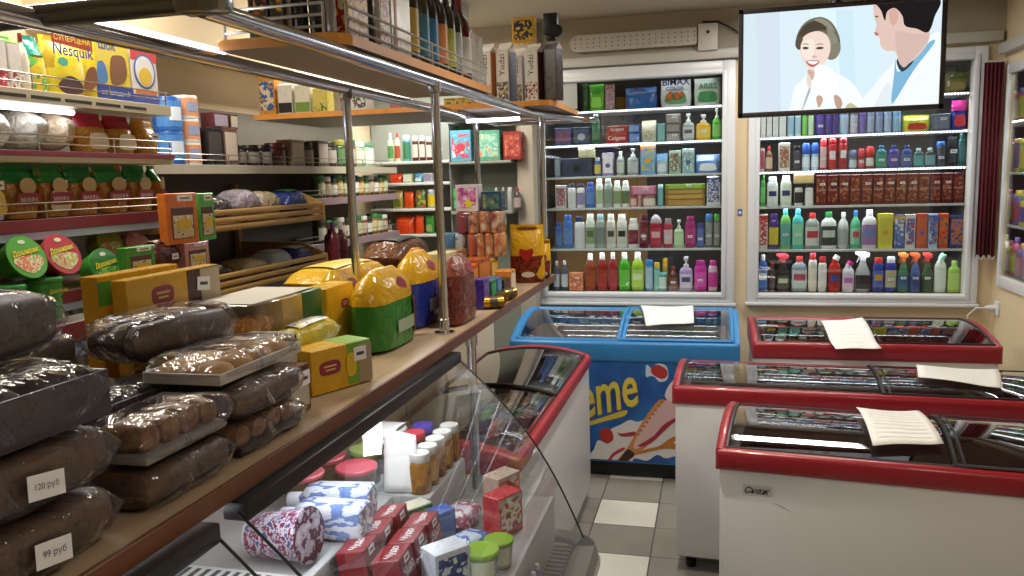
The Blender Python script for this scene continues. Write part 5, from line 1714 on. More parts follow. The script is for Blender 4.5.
srow(SZ[0] + .001, XA, TOPN, 'the near end', [
    (0, 11, 32, 'gable', 'd8d4d0', 'd4d0cc', pmat(['8c2434', 'b84050', 'd8d0cc'], 40), 'white juice carton with red berries', {'yb': 80, 'd': .07}),
    (12, 25, 36, 'gable', 'd6d2ce', '5cae34', pmat(['962838', 'd4ccc8', '6c1c2c'], 40), 'white juice carton with cherries and green top', {'yb': 80, 'd': .07}),
    (26, 35, 34, 'round', 'd8cfc0', '8c3034', 'e2dcd0', 'white bottle with dark red cap', {'yb': 85}),
    (36, 54, 36, 'bag', pmat(['2c9c8c', 'd8b838', '5cac4c', 'c8d0a8'], 16), '1c8474', None, 'turquoise and yellow snack bag', {'yb': 85, 'd': .08}),
    (55, 97, 38, 'bag', pmat(['dcc82c', 'd8c840', 'b8942c'], 9, .3), None, None, 'yellow cocoa cereal bag with blue lettering', {'yb': 92, 'd': .08, 'name': 'cereal_bag', 'cat': 'cereal'}),
    (100, 134, 42, 'box', 'd6c236', None, None, 'yellow cereal box with navy foot', {'yb': 98, 'd': .07, 'name': 'cereal_box', 'cat': 'cereal', 'txt': None}),
    (135, 161, 50, 'box', 'd8d4d2', 'c83434', None, 'white cereal box with red band and yellow ring', {'yb': 102, 'd': .07, 'name': 'cereal_box', 'cat': 'cereal', 'tcol': 'e8d040'}),
])


def wdecal(lab, geo, m, name='lettering', rz=PI / 2):
    """geometry given in the thing's own frame"""
    return mk(name, geo, m if not isinstance(m, str) else mat(m, .45), LABELS[lab][0], smooth=False)


lb = f'yellow cocoa cereal bag with blue lettering, {TOPN}'
o = LABELS[lb][0]
H_ = .21
wdecal(lb, mv(text('Nesquik', width=.15, bold=.02), 0, -.048, .122), '27409c')
wdecal(lb, mv(plate([(-.075, -.016), (.075, -.024), (.075, .016), (-.075, .02)], 0, .001), 0, -.0455, .158), 'b03a24', 'price_banner')
wdecal(lb, mv(text('СУПЕРЦЕНА', width=.135, bold=.01), 0, -.0475, .157), 'e8d848')
wdecal(lb, mv(plate(smooth2([(-.06, -.02), (-.02, .01), (.02, .0), (.03, -.03), (-.03, -.04)], 4), 0, .001), -.01, -.0485, .045), '4c2c34', 'printed_bowl')
wdecal(lb, mv(plate(smooth2([(-.02, -.03), (.0, .02), (.03, .03), (.035, -.01), (.01, -.035)], 4), 0, .001), .045, -.0485, .06), '7c4c28', 'printed_cocoa')
wdecal(lb, mv(plate(ellipse(0, 0, .018, .012), 0, .001), -.045, -.049, .092), '4cae9c', 'emblem')
lb = f'yellow cereal box with navy foot, {TOPN}'
wdecal(lb, mv(plate([(-.078, .002), (.078, .002), (.078, .045), (-.078, .05)], 0, .001), 0, -.035, 0), '2c3f8c', 'navy_foot')
wdecal(lb, mv(text('шоколадный', width=.12), 0, -.0365, .025), 'd8d8e4')
wdecal(lb, mv(text('Шок', width=.07, bold=.02), -.02, -.0355, .165), '2c4ca0')
wdecal(lb, mv(plate(smooth2([(-.035, -.05), (-.03, .02), (-.005, .035), (.03, .03), (.035, -.02), (.01, -.05)], 4), 0, .001), .02, -.035, .105), '7c5030', 'printed_cereal')
wdecal(lb, mv(plate(smooth2([(-.02, -.03), (-.015, .03), (.012, .03), (.02, -.02)], 4), 0, .001), -.05, -.035, .08), '4c78b4', 'printed_wave')
lb = f'white cereal box with red band and yellow ring, {TOPN}'
wdecal(lb, mv(plate(ellipse(0, 0, .05, .055, 28), 0, .0008), 0, -.035, .105), '3c5cac', 'ring')
wdecal(lb, mv(plate(ellipse(0, 0, .043, .048, 28), 0, .0016), 0, -.035, .105), 'dcdce0', 'ring_inner')
wdecal(lb, mv(plate(ellipse(0, 0, .03, .028, 24), 0, .0024), 0, -.035, .09), 'd8b838', 'cereal_star')
wdecal(lb, mv(plate([(-.05, 0), (.05, 0), (.05, .014), (-.05, .014)], 0, .001), 0, -.035, .035), 'c87038', 'stripe')
wdecal(lb, mv(plate([(-.06, .0), (.06, 0), (.06, .03), (-.06, .03)], 0, .001), 0, -.035, .002), '3c4c9c', 'foot_band')
# sacks and pasta on the second shelf
N2 = 'second shelf over the noodles'
for k, (pa, pb, lab, c, dx) in enumerate(((-30, 19, 'grey white flour sack lying with its neck towards the pasta, shelf under the cereal', 'b9b4ac', 0), (22, 51, 'grey sack with glossy knotted end, shelf under the cereal', 'a8a298', 0), (54, 77, 'beige paper sack sagging over the rail, shelf under the cereal', 'b09c84', .01))):
    ya, yb_ = at(pa, 130, x=-1.82).y, at(pb, 130, x=-1.82).y
    t = thing('flour_sack', lab, 'sack', (-1.905, (ya + yb_) / 2, SZ[1] + .001), PI / 2)
    w = yb_ - ya
    lv = [(-w / 2, .02, .012, 0, -.02), (-w * .46, .07, .04, 0, 0), (-w * .2, .11, .054, 0, .0), (w * .15, .11, .054, 0, 0), (w * .4, .07, .05, 0, -.004), (w * .49, .02, .02, 0, -.02)]
    g = tf(loft(lv, 18, 2.3, .008, k * 3), Matrix(((0, 0, 1, 0), (1, 0, 0, 0), (0, 1, 0, .0655), (0, 0, 0, 1))))
    mk('sack_body', g, foil(c, .32, 1.0), t)
PB = pmat(['b8842c', 'a87424', 'c8983c'], 90, .25, crinkle=.35)
for k, (pa, pb) in enumerate(((83, 112), (113, 139), (140, 162))):
    ya, yb_ = at(pa, 130, x=-1.79).y, at(pb, 130, x=-1.79).y
    ls = ['golden pasta bag with crimson top next to the sacks, shelf under the cereal', 'golden pasta bag with crimson top, middle of three under the cereal', 'golden pasta bag without a crimson top, end of the shelf under the cereal']
    make_item('bag', (yb_ - ya) * .94, .08, .122, PB, ('a8243c', '9c2034', None)[k], 'd0c8b4' if k < 2 else None, ls[k], (-1.83, (ya + yb_) / 2, SZ[1] + .001), PI / 2, None, name='pasta_bag', cat='pasta', tag=1 if k == 2 else 0)
# green topped pasta bags
PM = pmat(['b0761e', 'a0681a', 'c08a30'], 110, .22, crinkle=.35)
N3 = 'pasta shelf'
its = [(-14, 15, 156, 'd4d4dc', '2c4c9c', 'd8c458', 'white and blue noodle bag'), (16, 49, 150, PM, '1f7a3a', None, 'green topped pasta bag, tall one'), (50, 79, 154, PM, '237f3e', 'd8cdbc', 'green topped pasta bag with price sticker'),
       (80, 108, 160, PM, '1e7638', None, 'green topped pasta bag with dark window'), (109, 138, 158, PM, '268242', None, 'green topped pasta bag, crinkled'), (139, 161, 160, PM, '1f7839', None, 'green topped pasta bag, narrow one'),
       (164, 203, 158, PM, '217c3c', None, 'green topped pasta bag, wide one at the end')]
for k, (pa, pb, yt, cb, cc, cl, ds) in enumerate(its):
    xq = -1.775
    ya, yb_ = at(pa, 200, x=xq).y, at(pb, 200, x=xq).y
    if k == 6:
        yb_ = min(yb_, 2.56)
    h = at((pa + pb) / 2, yt, x=xq).z - SZ[2]
    lab = f'{ds}, on the {N3}'
    w = (yb_ - ya) * .96
    if k == 6:
        w = uy1 - ya
        yb_ = uy1
    make_item('bag', w, .08, min(h, .147), cb, cc, cl, lab, (xq - .056, (ya + yb_) / 2, SZ[2] + .003), PI / 2, 'green topped pasta bags' if k else None, name='pasta_bag', cat='pasta', tag=1 if k in (0, 2, 4) else 0, pz=.62)
    if k:
        wdecal(lab, mv(plate(smooth2([(-w * .36, -.016), (w * .36, -.016), (w * .38, 0), (w * .3, .016), (-w * .3, .016), (-w * .38, 0)], 4), 0, .001), 0, -.045, .052), '8c1c30', 'maroon_badge')
        wdecal(lab, mv(text('МАКФА', width=w * .55, bold=.02), 0, -.0465, .052), 'e4dcd0')
        wdecal(lab, mv(plate(ellipse(0, 0, w * .26, .022), 0, .001), 0, -.0445, .088), 'b09a68', 'picture')
# instant noodle cups
N4 = 'noodle shelf'


def noodle(lab, px, py, rad, depth, lidc, side, x, tilt, yaw=0.0, txt=True, pic=('d8a070', 'c87050', 'dcd0b0', '8cae5c')):
    """noodle tub lying back so that its printed lid looks out into the aisle"""
    p = at(px, py, x=x)
    t = thing('noodle_tub', lab, 'noodles', p, PI / 2 + yaw, 'instant noodle tubs', rx=PI / 2 - tilt)
    # local: axis along +z = lid direction
    mk('tub', loft([(-depth, rad * .78, rad * .78), (-depth * .95, rad * .82, rad * .82), (-.006, rad * .96, rad * .96), (-.005, rad * 1.03, rad * 1.03), (0, rad * 1.03, rad * 1.03)], 28), mat(side, .35), t)
    M = Matrix.Rotation(-PI / 2, 4, 'X')   # picture plane onto the lid
    lid = mk('lid', loft([(0, rad * 1.02, rad * 1.02), (.0012, rad * 1.02, rad * 1.02)], 28), mat(lidc, .35), t)
    mk('picture', tf(plate(smooth2([(-rad * .75, -rad * .35), (0, -rad * .8), (rad * .75, -rad * .35), (rad * .6, rad * .02), (-rad * .6, rad * .02)], 5), 0, .0006), Matrix.Translation((0, 0, .0014)) @ M), pmat(pic, 55), lid, smooth=False)
    if txt:
        mk('lettering', tf(rot(text('Доширак', width=rad * 1.55, bold=.03, shear=.15), -.12, 'Y'), Matrix.Translation((0, rad * .22, .003)) @ M), mat('dccf3a', .4), lid, smooth=False)
        mk('lettering_shadow', tf(rot(text('Доширак', width=rad * 1.62, bold=.05, shear=.15), -.12, 'Y'), Matrix.Translation((0, rad * .22, .0022)) @ M), mat('2c5a24', .4), lid, smooth=False)
    mk('emblem', tf(plate(ellipse(0, 0, rad * .2, rad * .1), 0, .0006), Matrix.Translation((0, rad * .72, .0016)) @ M), mat('d0d8c0', .4), lid, smooth=False)
    return t


# a low maroon card tray keeps the tubs on edge
noodle('green lidded noodle tub facing the aisle, beside the red one', 27, 257, .0555, .055, '4c9c34', '3c7c2c', -1.672, .38)
noodle('red lidded noodle tub with price sticker, facing the aisle', 63, 254, .0555, .055, 'a82838', 'b83c48', -1.670, .38, pic=('8c4c34', 'c89878', '9cb85c', 'd8ccb0'))
noodle('olive lidded noodle tub standing behind the green box', 110, 243, .05, .055, '8c8c3c', '787830', -1.80, .25, txt=False)
noodle('pink lidded noodle tub standing behind the green box', 139, 246, .052, .055, 'c87c7c', 'b06c6c', -1.80, .3, txt=False)
noodle('dark green lidded noodle tub, largest and lowest of the row', 107, 268, .058, .055, '2c7434', '4ca03c', -1.69, .3, pic=('3c8c3c', '8cb85c', '2c6c30', '4c9c44'))
for k, (pa, pb) in enumerate(((2, 36), (40, 75))):
    xq = -1.645
    ya, yb_ = at(pa, 290, x=xq).y, at(pb, 290, x=xq).y
    w = min(yb_ - ya, .086)
    zt = at(pa, 288 - k * 8, x=xq).z
    lab = ['upright green noodle tub at the near end, below the green lid', 'upright green noodle tub below the red lid'][k]
    make_item('softtub', w, w, zt - 1.215 if False else .11, '3f9a3c', '2f7f34', None, lab, (xq - w / 2, (ya + yb_) / 2, zt - .11), PI / 2, 'instant noodle tubs', name='noodle_tub', cat='noodles')
    wdecal(lab, mv(text('Доширак', width=w * .7, bold=.02), 0, -w / 2 - .003, .075), 'd8d048')
sd = thing('display_stand', 'low white stand in front of the noodle shelf under the upright tubs', 'stand', (-1.672, 1.62, 0))
zz_ = at(20, 288, x=-1.645).z - .1105
mk('top_plate', rbox(-.06, .06, -.35, .30, zz_ - .014, zz_, .003), mat('8a8478', .5), sd)
mk('leg', rbox(-.05, -.02, -.33, -.30, 0, zz_ - .014, .003), mat('8a8478', .5), sd)
mk('leg', rbox(-.05, -.02, .25, .28, 0, zz_ - .014, .003), mat('8a8478', .5), sd)
mk('maroon_strip', rbox(.06, .064, -.35, .30, zz_ - .05, zz_ + .004, .001, 1), mat('7c2c38', .4), sd)
mk('blue_strip', rbox(.06, .063, -.35, .30, zz_ - .085, zz_ - .051, .001, 1), mat('8fb0d8', .4), sd)
# boxes with windows at the end of the unit
CAKE = pmat(['d8c04c', 'c8b89c', 'd8d4c4', '6c3c24'], 45)
xe = -1.62
EZ = at(200, 268, x=xe).z


def ebox(lab, pa, pb, yb, yt, x, cb, z, tagq=1, nm='cake_box'):
    ya, yb_ = at(pa, yb, x=x).y, at(pb, yb, x=x).y
    h = at((pa + pb) / 2, yt, x=x).z - z
    w = (yb_ - ya) * .97
    r = make_item('box', w, .03, h, cb, None, None, lab, (x - .015, (ya + yb_) / 2, z), PI / 2, None, name=nm, cat='box')
    f = mk('window_frame', rbox(-w * .36, w * .36, -.0162, -.015, h * .1, h * .72, .0003, 1), mat('5a3428', .45), r, smooth=False)
    mk('picture', rbox(-w * .32, w * .32, -.017, -.0161, h * .12, h * .56, .0002, 1), CAKE, f, smooth=False)
    mk('cake_picture', mv(plate(smooth2([(-w * .2, 0), (w * .22, 0), (w * .26, h * .12), (w * .1, h * .2), (-w * .15, h * .16)], 4), 0, .0006), 0, -.0171, h * .3), mat('d8b83c', .45), f, smooth=False)
    price_tag(r, w * .12, h * .9, -.0152, w * .5, h * .12)
    return h


sd2 = thing('display_stand', 'low stand at the end of the noodle shelf under the wafer boxes', 'stand', (-1.66, 2.21, 0))
mk('top_plate', rbox(-.06, .06, -.26, .14, EZ - .016, EZ - .001, .003), mat('6c665c', .5), sd2)
for yy in (-.2, .1):
    mk('leg', rbox(-.05, -.02, yy - .02, yy + .02, 0, EZ - .016, .003), mat('6c665c', .5), sd2)
h1 = ebox('pink and brown wafer box under the orange one', 186, 211, 268, 242, xe, 'c88c94', EZ)
ebox('green wafer box with a small window beside the noodle tub', 127, 157, 270, 246, xe, '4c9c3c', EZ)
ya, yb_ = at(158, 268, x=xe).y, at(185, 268, x=xe).y
make_item('pack', yb_ - ya, .07, .1, '4a1c1c', None, pmat(['6c2420', '3c1414', 'c8beb4'], 40), 'dark brown glossy chocolate pack between the green and pink boxes', (xe - .04, (ya + yb_) / 2, EZ), PI / 2, None, tag=1, name='chocolate_pack', cat='chocolate')
ebox('orange wafer box with a picture window', 168, 200, 240, 193, xe, 'd07028', EZ + h1 + .001)
ebox('narrow green wafer box next to the orange one', 201, 217, 240, 193, xe - .01, '4fae44', EZ + h1 + .001)
# ---------------------------------------------------------------- long shelves behind: tins, dark jars, pickles
sb = thing('shelving_unit', 'long shelving run along the side wall with dark jars and pickles', 'shelving', (-2.1, 3.6, 0))


def SB(g):
    return mv(g, 2.1, -3.6, 0)


mk('back_panel', SB(box(XL + .01, XL + .02, 2.36, 4.72, 0, 2.0)), mat('6a665e', .6), sb, smooth=False)
BZ = [1.735, 1.575, 1.345, 1.12]
BX = -1.93
for k, z in enumerate(BZ):
    y0_ = 2.40 if k == 0 else 3.45
    b_ = mk('shelf_board', SB(rbox(XL + .022, BX, y0_, 4.72, z - .026, z, .003)), mat('b8b2a6', .5), sb)
    mk('front_strip', SB(rbox(BX, BX + .005, y0_, 4.72, z - .034, z + .002, .001, 1)), mat('b4ad9c' if k == 0 else '96808a', .4), b_)
    g = [tube([(BX - .004, y0_, z + h), (BX - .004, 4.715, z + h)], .002, 6) for h in (.02, .042)]
    g += [tube([(BX - .004, y0_ + .02 + i * .26, z), (BX - .004, y0_ + .02 + i * .26, z + .043)], .002, 6) for i in range(int((4.7 - y0_) / .26) + 1)]
    mk('wire_rail', SB(join(*g)), mat('9a968e', .3, .8), b_)
# tins, two stacked columns
tx = -1.995
for (pa, pb, n, nm, c, l, e) in ((172, 191, 2, 'blue infant formula tin', '2c5ca8', '4c84c8', 'd0dcea'), (192, 207, 3, 'white and orange infant formula tin', 'd4cec8', 'd8946c', '8c9cc0')):
    ya, yb_ = at(pa, 150, x=tx + .05).y, at(pb, 150, x=tx + .05).y
    d = min(yb_ - ya, .105)
    hh = .125 if n == 2 else .088
    for k in range(n):
        w_ = ['bottom one of its column', 'on top of its column' if n == 2 else 'middle one of its column', 'on top of its column'][k]
        make_item('tin', d, d, hh, c, None, l, f'{nm}, {w_} past the pasta', (tx, (ya + yb_) / 2, BZ[0] + .001 + k * (hh + .001)), PI / 2 - .3, 'infant formula tins', emb=e)
jr = [(208, 224, 128, 'box', '1c1a1c', None, '3c3434', 'black box'), (225, 239, 128, 'box', '6c4c44', None, 'c8bcae', 'brown box with cream panel'), (240, 252, 145, 'jar', '241416', '1c1818', '8c8480', 'dark jam jar with black lid'),
      (253, 265, 145, 'jar', '281618', '1a1616', '94908c', 'dark jam jar with black lid'), (266, 277, 145, 'jar', '241414', '1c1818', '8c8884', 'dark jam jar with black lid'), (278, 291, 143, 'jar', '441c1a', '5c2420', None, 'dark red jar'),
      (292, 306, 140, 'box', '7c6450', None, 'b8a488', 'tan box with cream panel'), (308, 318, 142, 'jar', '4c3428', '2c2420', '8c7c6c', 'brown jar'), (319, 330, 141, 'box', '54443c', None, 'b4aaa0', 'grey brown box'), (331, 341, 142, 'jar', '3c2c28', '242020', 'a8a098', 'dark coffee jar'),
      (343, 351, 140, 'jar', '2c4c34', '8c8c3c', '5c7c54', 'green olive jar'), (352, 360, 140, 'jar', '7c2c24', '3c6c34', 'b8a890', 'red sauce jar'), (361, 369, 142, 'jar', '8cae8c', 'c8ccc4', 'c4d0c0', 'pale green jar'), (370, 378, 142, 'jar', 'a8c0b4', '5c8c74', 'd4dcd4', 'mint jar')]
srow(BZ[0] + .001, BX - .012, 'upper jar shelf past the tins', 'the tins', jr, dmax=.09)
# second tier standing on the first boxes
for k, (pa, pb, c, l, nm) in enumerate(((215, 231, '5c2c34', '9c94a8', 'maroon box with lilac label'), (232, 240, '4c4038', 'c0b8ac', 'small cream labelled box'))):
    xq = BX - .02
    ya, yb_ = at(pa, 130, x=xq).y, at(pb, 130, x=xq).y
    zt = at(220, 119, x=xq).z
    zb_ = BZ[0] + (at(216, 128, x=BX - .012).z - BZ[0]) + .004
    make_item('box', (yb_ - ya) * .95, .06, .06, c, None, l, f'{nm} stacked on the boxes at the start of the jar shelf', (xq - .035, (ya + yb_) / 2, zb_), PI / 2)
def jars(z, xq, p0, p1, n, yb, h, cols_, where):
    """a row of jars between two pixels"""
    ya, yb_ = at(p0, yb, x=xq).y, at(p1, yb, x=xq).y
    st = (yb_ - ya) / n
    labs = uniq([c[0] for c in (cols_ * 20)[:n]], where, 'the near end')
    for i in range(n):
        nm, b2, cp, lb_ = cols_[i % len(cols_)]
        d = min(st * .94, .085)
        make_item('jar', d, d, h * (1 - .06 * (i % 3)), b2, cp, lb_, labs[i], (xq - d / 2 - .012, ya + st * (i + .5), z + .001), PI / 2, 'jars ' + where)
PK = [('gherkin jar with green lid', '4c5c2c', '2c6c3c', 'c0c4a8'), ('tomato jar with white lid', '7c2c1c', 'c4c8c4', 'b8ae98'), ('dark olive jar with white label', '34381f', '30302c', 'd4d4cc'), ('amber jar with green lid', '8c5c20', '3c8444', 'c8b888')]
jars(BZ[1], BX, 324, 392, 13, 195, .115, PK, 'middle pickle shelf')
jars(BZ[2], BX, 324, 392, 12, 232, .12, PK[2:] + PK[:2], 'lower pickle shelf')
# dark bottles group near the end of the bread rack
for k, (px, c, cp) in enumerate(((331, '4c1420', 'c8c4cc'), (338, '5c1824', 'd0ccd4'), (326, '6c2430', '7c3c84'))):
    p = at(px, 250, x=-1.8)
    make_item('wine', .062, .062, .19, c, cp, None, ['dark wine-coloured drink bottle with white cap at the rack end', 'red drink bottle with white cap tucked by the chrome post', 'dark red drink bottle with purple cap at the rack end'][k], (-1.8 + .02 * k, p.y, at(px, 262, x=-1.8).z), 0, name='drink_bottle')
bs = thing('bottle_stand', 'dim low stand under the dark drink bottles past the bread rack', 'stand', (-1.79, at(332, 250, x=-1.8).y + .03, 0))
mk('top_plate', rbox(-.07, .08, -.14, .14, at(332, 262, x=-1.8).z - .02, at(338, 262, x=-1.8).z - .006, .003), mat('5a544c', .6), bs)
mk('column', rbox(-.03, .03, -.05, .05, 0, at(332, 262, x=-1.8).z - .02, .003), mat('5a544c', .6), bs)
# ---------------------------------------------------------------- wooden bread rack
br = thing('bread_rack', 'pale wooden bread rack with two slatted trays by the side wall', 'bread rack', (-1.9, 2.98, 0))


def BR(g):
    return mv(g, 1.9, -2.98, 0)


ra, rb2 = 2.52, 3.4
for z0, z1, nm in ((1.505, 1.56, 'upper_tray'), (1.27, 1.325, 'lower_tray')):
    tr_ = mk(nm, BR(rbox(XL + .03, -1.765, ra, rb2, z0 - .02, z0 - .006, .003)), SLAT, br)
    for h in (0, .028, .056):
        mk('front_slat', BR(rbox(-1.765, -1.752, ra, rb2, z0 - .016 + h, z0 + .004 + h, .004)), SLAT, tr_)
    for y in (ra, rb2 - .014):
        mk('tray_end', BR(tf(plate([(-.02, -.02), (.46, -.02), (.46, .12), (.1, .11), (-.02, .058)], .007, .014), Matrix.Translation((-1.767, y, z0)) @ Matrix.Rotation(PI, 4, 'Z'))), SLAT, tr_)
for y in (ra + .02, rb2 - .02):
    mk('upright', BR(rbox(XL + .03, XL + .06, y - .015, y + .015, 0, 1.66, .004)), SLAT, br)
    mk('upright', BR(rbox(-1.80, -1.77, y - .015, y + .015, 0, 1.25, .004)), SLAT, br)
bread = [(1.501, 2.66, -1.87, .19, .16, .11, '3c3236', 'dark plastic bag of bread, upper rack tray nearest the orange box'), (1.501, 2.86, -1.86, .17, .15, .13, '8c8490', 'silvery crinkled bread bag, upper rack tray'), (1.501, 3.06, -1.88, .18, .14, .12, 'a89c84', 'beige bread bag, upper rack tray'),
         (1.501, 3.25, -1.86, .17, .14, .12, '2c3c84', 'navy and green bread bag at the far end of the upper tray'), (1.266, 2.66, -1.88, .19, .16, .09, '4c443c', 'brown bread bag, lower rack tray behind the cake tray'), (1.266, 2.88, -1.87, .2, .16, .09, 'a89878', 'tan loaf in a bag, lower rack tray'),
         (1.266, 3.08, -1.86, .17, .15, .1, 'a4b8c4', 'pale blue bread bag, lower rack tray'), (1.266, 3.27, -1.86, .17, .15, .1, '34407c', 'dark blue and white bread bag, far end of lower tray')]
for z, y, x, w, d, h, c, lab in bread:
    make_item('pack', w, d * .92, h, foil(c, .16, 1.0), None, ('2c5c3c' if 'navy' in lab else 'c8d0d8' if 'pale blue' in lab or 'white' in lab else None), lab, (x, y, z + .006), PI / 2, 'bread bags in the rack', name='bread_bag', cat='bread')
# ---------------------------------------------------------------- white shelves on the far wall
fs = thing('shelving_unit', 'white shelving on the far wall behind the counter with nappies and bottles', 'shelving', (-1.7, 4.95, 0))
FZ = [2.03, 1.775, 1.64, 1.475, 1.31]
FY = 4.84
mk('back_panel', mv(box(XL + .01, -1.21, YB - .03, YB - .021, 0, 2.3), 1.7, -4.95, 0), mat('8d9189', .6), fs, smooth=False)
for k, z in enumerate(FZ):
    x0_, x1_ = (-2.17, -1.624) if k in (1, 2, 3, 4) else (-1.66, -1.22)
    b_ = mk('shelf_board', mv(rbox(x0_, x1_, FY, YB - .031, z - .018, z, .003), 1.7, -4.95, 0), mat('d2d4d0', .4), fs)
mk('shelf_board', mv(rbox(-1.62, -1.22, FY, YB - .031, 1.43, 1.45, .003), 1.7, -4.95, 0), mat('8f928c', .4), fs)
mk('upright', mv(rbox(-1.623, -1.6205, FY + .01, YB - .031, 0, 2.0, .001, 1), 1.7, -4.95, 0), mat('9c9e9a', .4), fs)
lamp('far_shelf_light', (-1.8, 4.80, 2.12), (math.radians(28), 0, 0), .7, .02, 3.0, (.97, 1, .97))


def frow(z, items, where, dmax=.09, y=FY + .012):
    labs = uniq([i[6] for i in items], where, 'the side wall')
    for it, lab in zip(items, labs):
        pa, pb, yt, kind, cb, cc, _d = it[:7]
        op = it[7] if len(it) > 7 else {}
        A, B = at(pa, yt + 10, y=y), at(pb, yt + 10, y=y)
        w = (B.x - A.x) * .95
        h = min(max(.03, at((pa + pb) / 2, yt, y=y).z - z), min([q - .048 - z for q in FZ + [1.744] if q > z + .05]))
        d = min(w * (1 if kind in ('round', 'can', 'jar', 'softtub', 'wine') else .6), dmax)
        make_item(kind, w, d, h, cb, cc, op.get('cl'), lab, ((A.x + B.x) / 2, y + d / 2 + .004, z + .001), 0, op.get('group'), op.get('txt'), op.get('tag', 0), name=op.get('name'), cat=op.get('cat'), emb=op.get('emb'))


frow(1.775, [(386, 392, 133, 'round', 'c8d0b8', 'd8d8d4', 'pale soda bottle', {'cl': '4c8c3c'}), (393, 399, 133, 'round', 'd4cca8', 'c83830', 'cream soda bottle', {'cl': 'a84c2c'}), (401, 409, 135, 'can', '5c9cb0', 'd4d8d8', 'aqua can', {'cl': '3c7c5c'}),
             (411, 417, 136, 'jar', '5c1c18', 'd0d4d4', 'red sauce jar', {'cl': 'd4ccc0'}), (418, 424, 136, 'jar', '541a16', 'd0d4d4', 'red sauce jar', {'cl': 'd4ccc0'}), (425, 431, 137, 'jar', '5a1c18', 'c8cccc', 'red sauce jar', {'cl': 'd4ccc0'}), (432, 437, 137, 'jar', '541a16', 'd0d4d4', 'red sauce jar', {'cl': 'c8c0b4'})], 'top board of the far white shelves')
frow(1.64, [(388, 401, 166, 'bag', 'c83c1c', None, 'orange net bag'), (402, 412, 162, 'box', '9cb084', None, 'pale green box', {'cl': 'd4d8c4'}), (413, 422, 160, 'bag', '4c88a8', None, 'blue pouch', {'cl': 'c4d4dc'}), (423, 432, 166, 'box', 'c0b8c8', None, 'lilac box', {'cl': '8c84a4'})], 'second board of the far white shelves')
frow(1.475, [(391, 402, 188, 'bag', '9c9048', None, 'olive net bag', {'cl': '5c6c2c'}), (403, 413, 192, 'bag', 'd04c1c', None, 'orange plastic bag'), (414, 425, 190, 'bag', pmat(['b8a84c', '3c6c34', 'c84830'], 25), None, 'green and yellow snack bag'), (426, 434, 186, 'can', '7c9cb8', 'd0d4d8', 'pale blue can', {'cl': 'd8c034'})], 'third board of the far white shelves')
frow(1.31, [(378, 384, 210, 'round', '24381c', '2c2c20', 'dark green bottle', {'cl': 'b8b4a0'}), (385, 391, 210, 'round', '2c4420', '2c2c20', 'dark green bottle', {'cl': 'b8b4a0'}), (393, 413, 215, 'bag', 'c8401c', 'd4501f', 'large orange plastic bag'), (414, 423, 213, 'bag', 'cc461e', None, 'small orange plastic bag'), (424, 433, 204, 'bag', '3c8434', None, 'tall green bag', {'cl': '8cae5c'})], 'lowest board of the far white shelves')
ny = FY + .005
for (pa, pb, yt, c, cl, nm, e) in ((449, 471, 131, '5c9cb8', pmat(['7cb4cc', '5c9cb8', 'c84858', 'c0dce4'], 18), 'pale blue nappy pack with red figure on high shelf by the chrome post', 'c83c50'), (475, 500, 131, '5c9c84', pmat(['d8cfa8', '6cb09c', '9cc8b4', 'd88858'], 16), 'green and cream nappy pack on high shelf', None),
                            (502, 521, 132, '8c2c30', pmat(['8c2c30', 'a84c3c', 'c87858'], 22), 'brick red nappy pack next to the pillar', None)):
    A, B = at(pa, 150, y=ny), at(pb, 150, y=ny)
    zb_ = at(460, 160, y=ny).z if pa < 500 else at(510, 149, y=ny).z
    zb_ = 1.762
    make_item('box', (B.x - A.x) * .93, .12, at(pa, yt, y=ny).z - zb_, c, None, cl, nm, ((A.x + B.x) / 2 + .003, ny + .065, zb_ + .001), 0, name='nappy_pack', cat='packet', emb=e)
mk('shelf_board', mv(rbox(-1.62, -1.22, FY, YB - .031, 1.744, 1.761, .003), 1.7, -4.95, 0), mat('8c8f86', .4), fs)
frow(1.45, [(451, 463, 170, 'bag', '3c9c3c', '4cae44', 'bright green refill pouch', {'cl': '5cb89c'}), (484, 491, 172, 'round', '4c9474', '2c6c54', 'sea green bottle', {'cl': '8cc0a4'}), (492, 498, 174, 'round', '3c7c74', 'c8d0cc', 'teal bottle', {'cl': 'b0c8c0'}), (499, 505, 172, 'round', '34544c', 'b8bcb8', 'dark bottle', {'cl': '8c9c94'}),
             (506, 511, 162, 'can', 'a8aca8', 'c8ccc8', 'tall grey can'), (512, 520, 170, 'round', '4c3c44', '8c3c3c', 'brown bottle', {'cl': 'a89890'})], 'shelf beside the pillar')
# ---------------------------------------------------------------- goods on the counter
Z0 = ZCT + .002


def cg(pa, pb, yb, yt, x, kind, cb, cc, cl, lab, z=Z0, d=.1, rz=PI / 2, **kw):
    ya, yb_ = at(pa, yb, x=x).y, at(pb, yb, x=x).y
    h = kw.pop('h', None) or at((pa + pb) / 2, yt, x=x).z - z
    w = kw.pop('w', None) or (yb_ - ya) * .96
    make_item(kind, w, d, h, cb, cc, cl, lab, (x - d / 2, (ya + yb_) / 2, z), rz, **kw)
    return w, d, h


def dec(lab, g, m, nm='lettering'):
    return mk(nm, g, mat(m, .4) if isinstance(m, str) else m, LABELS[lab][0], smooth=False)


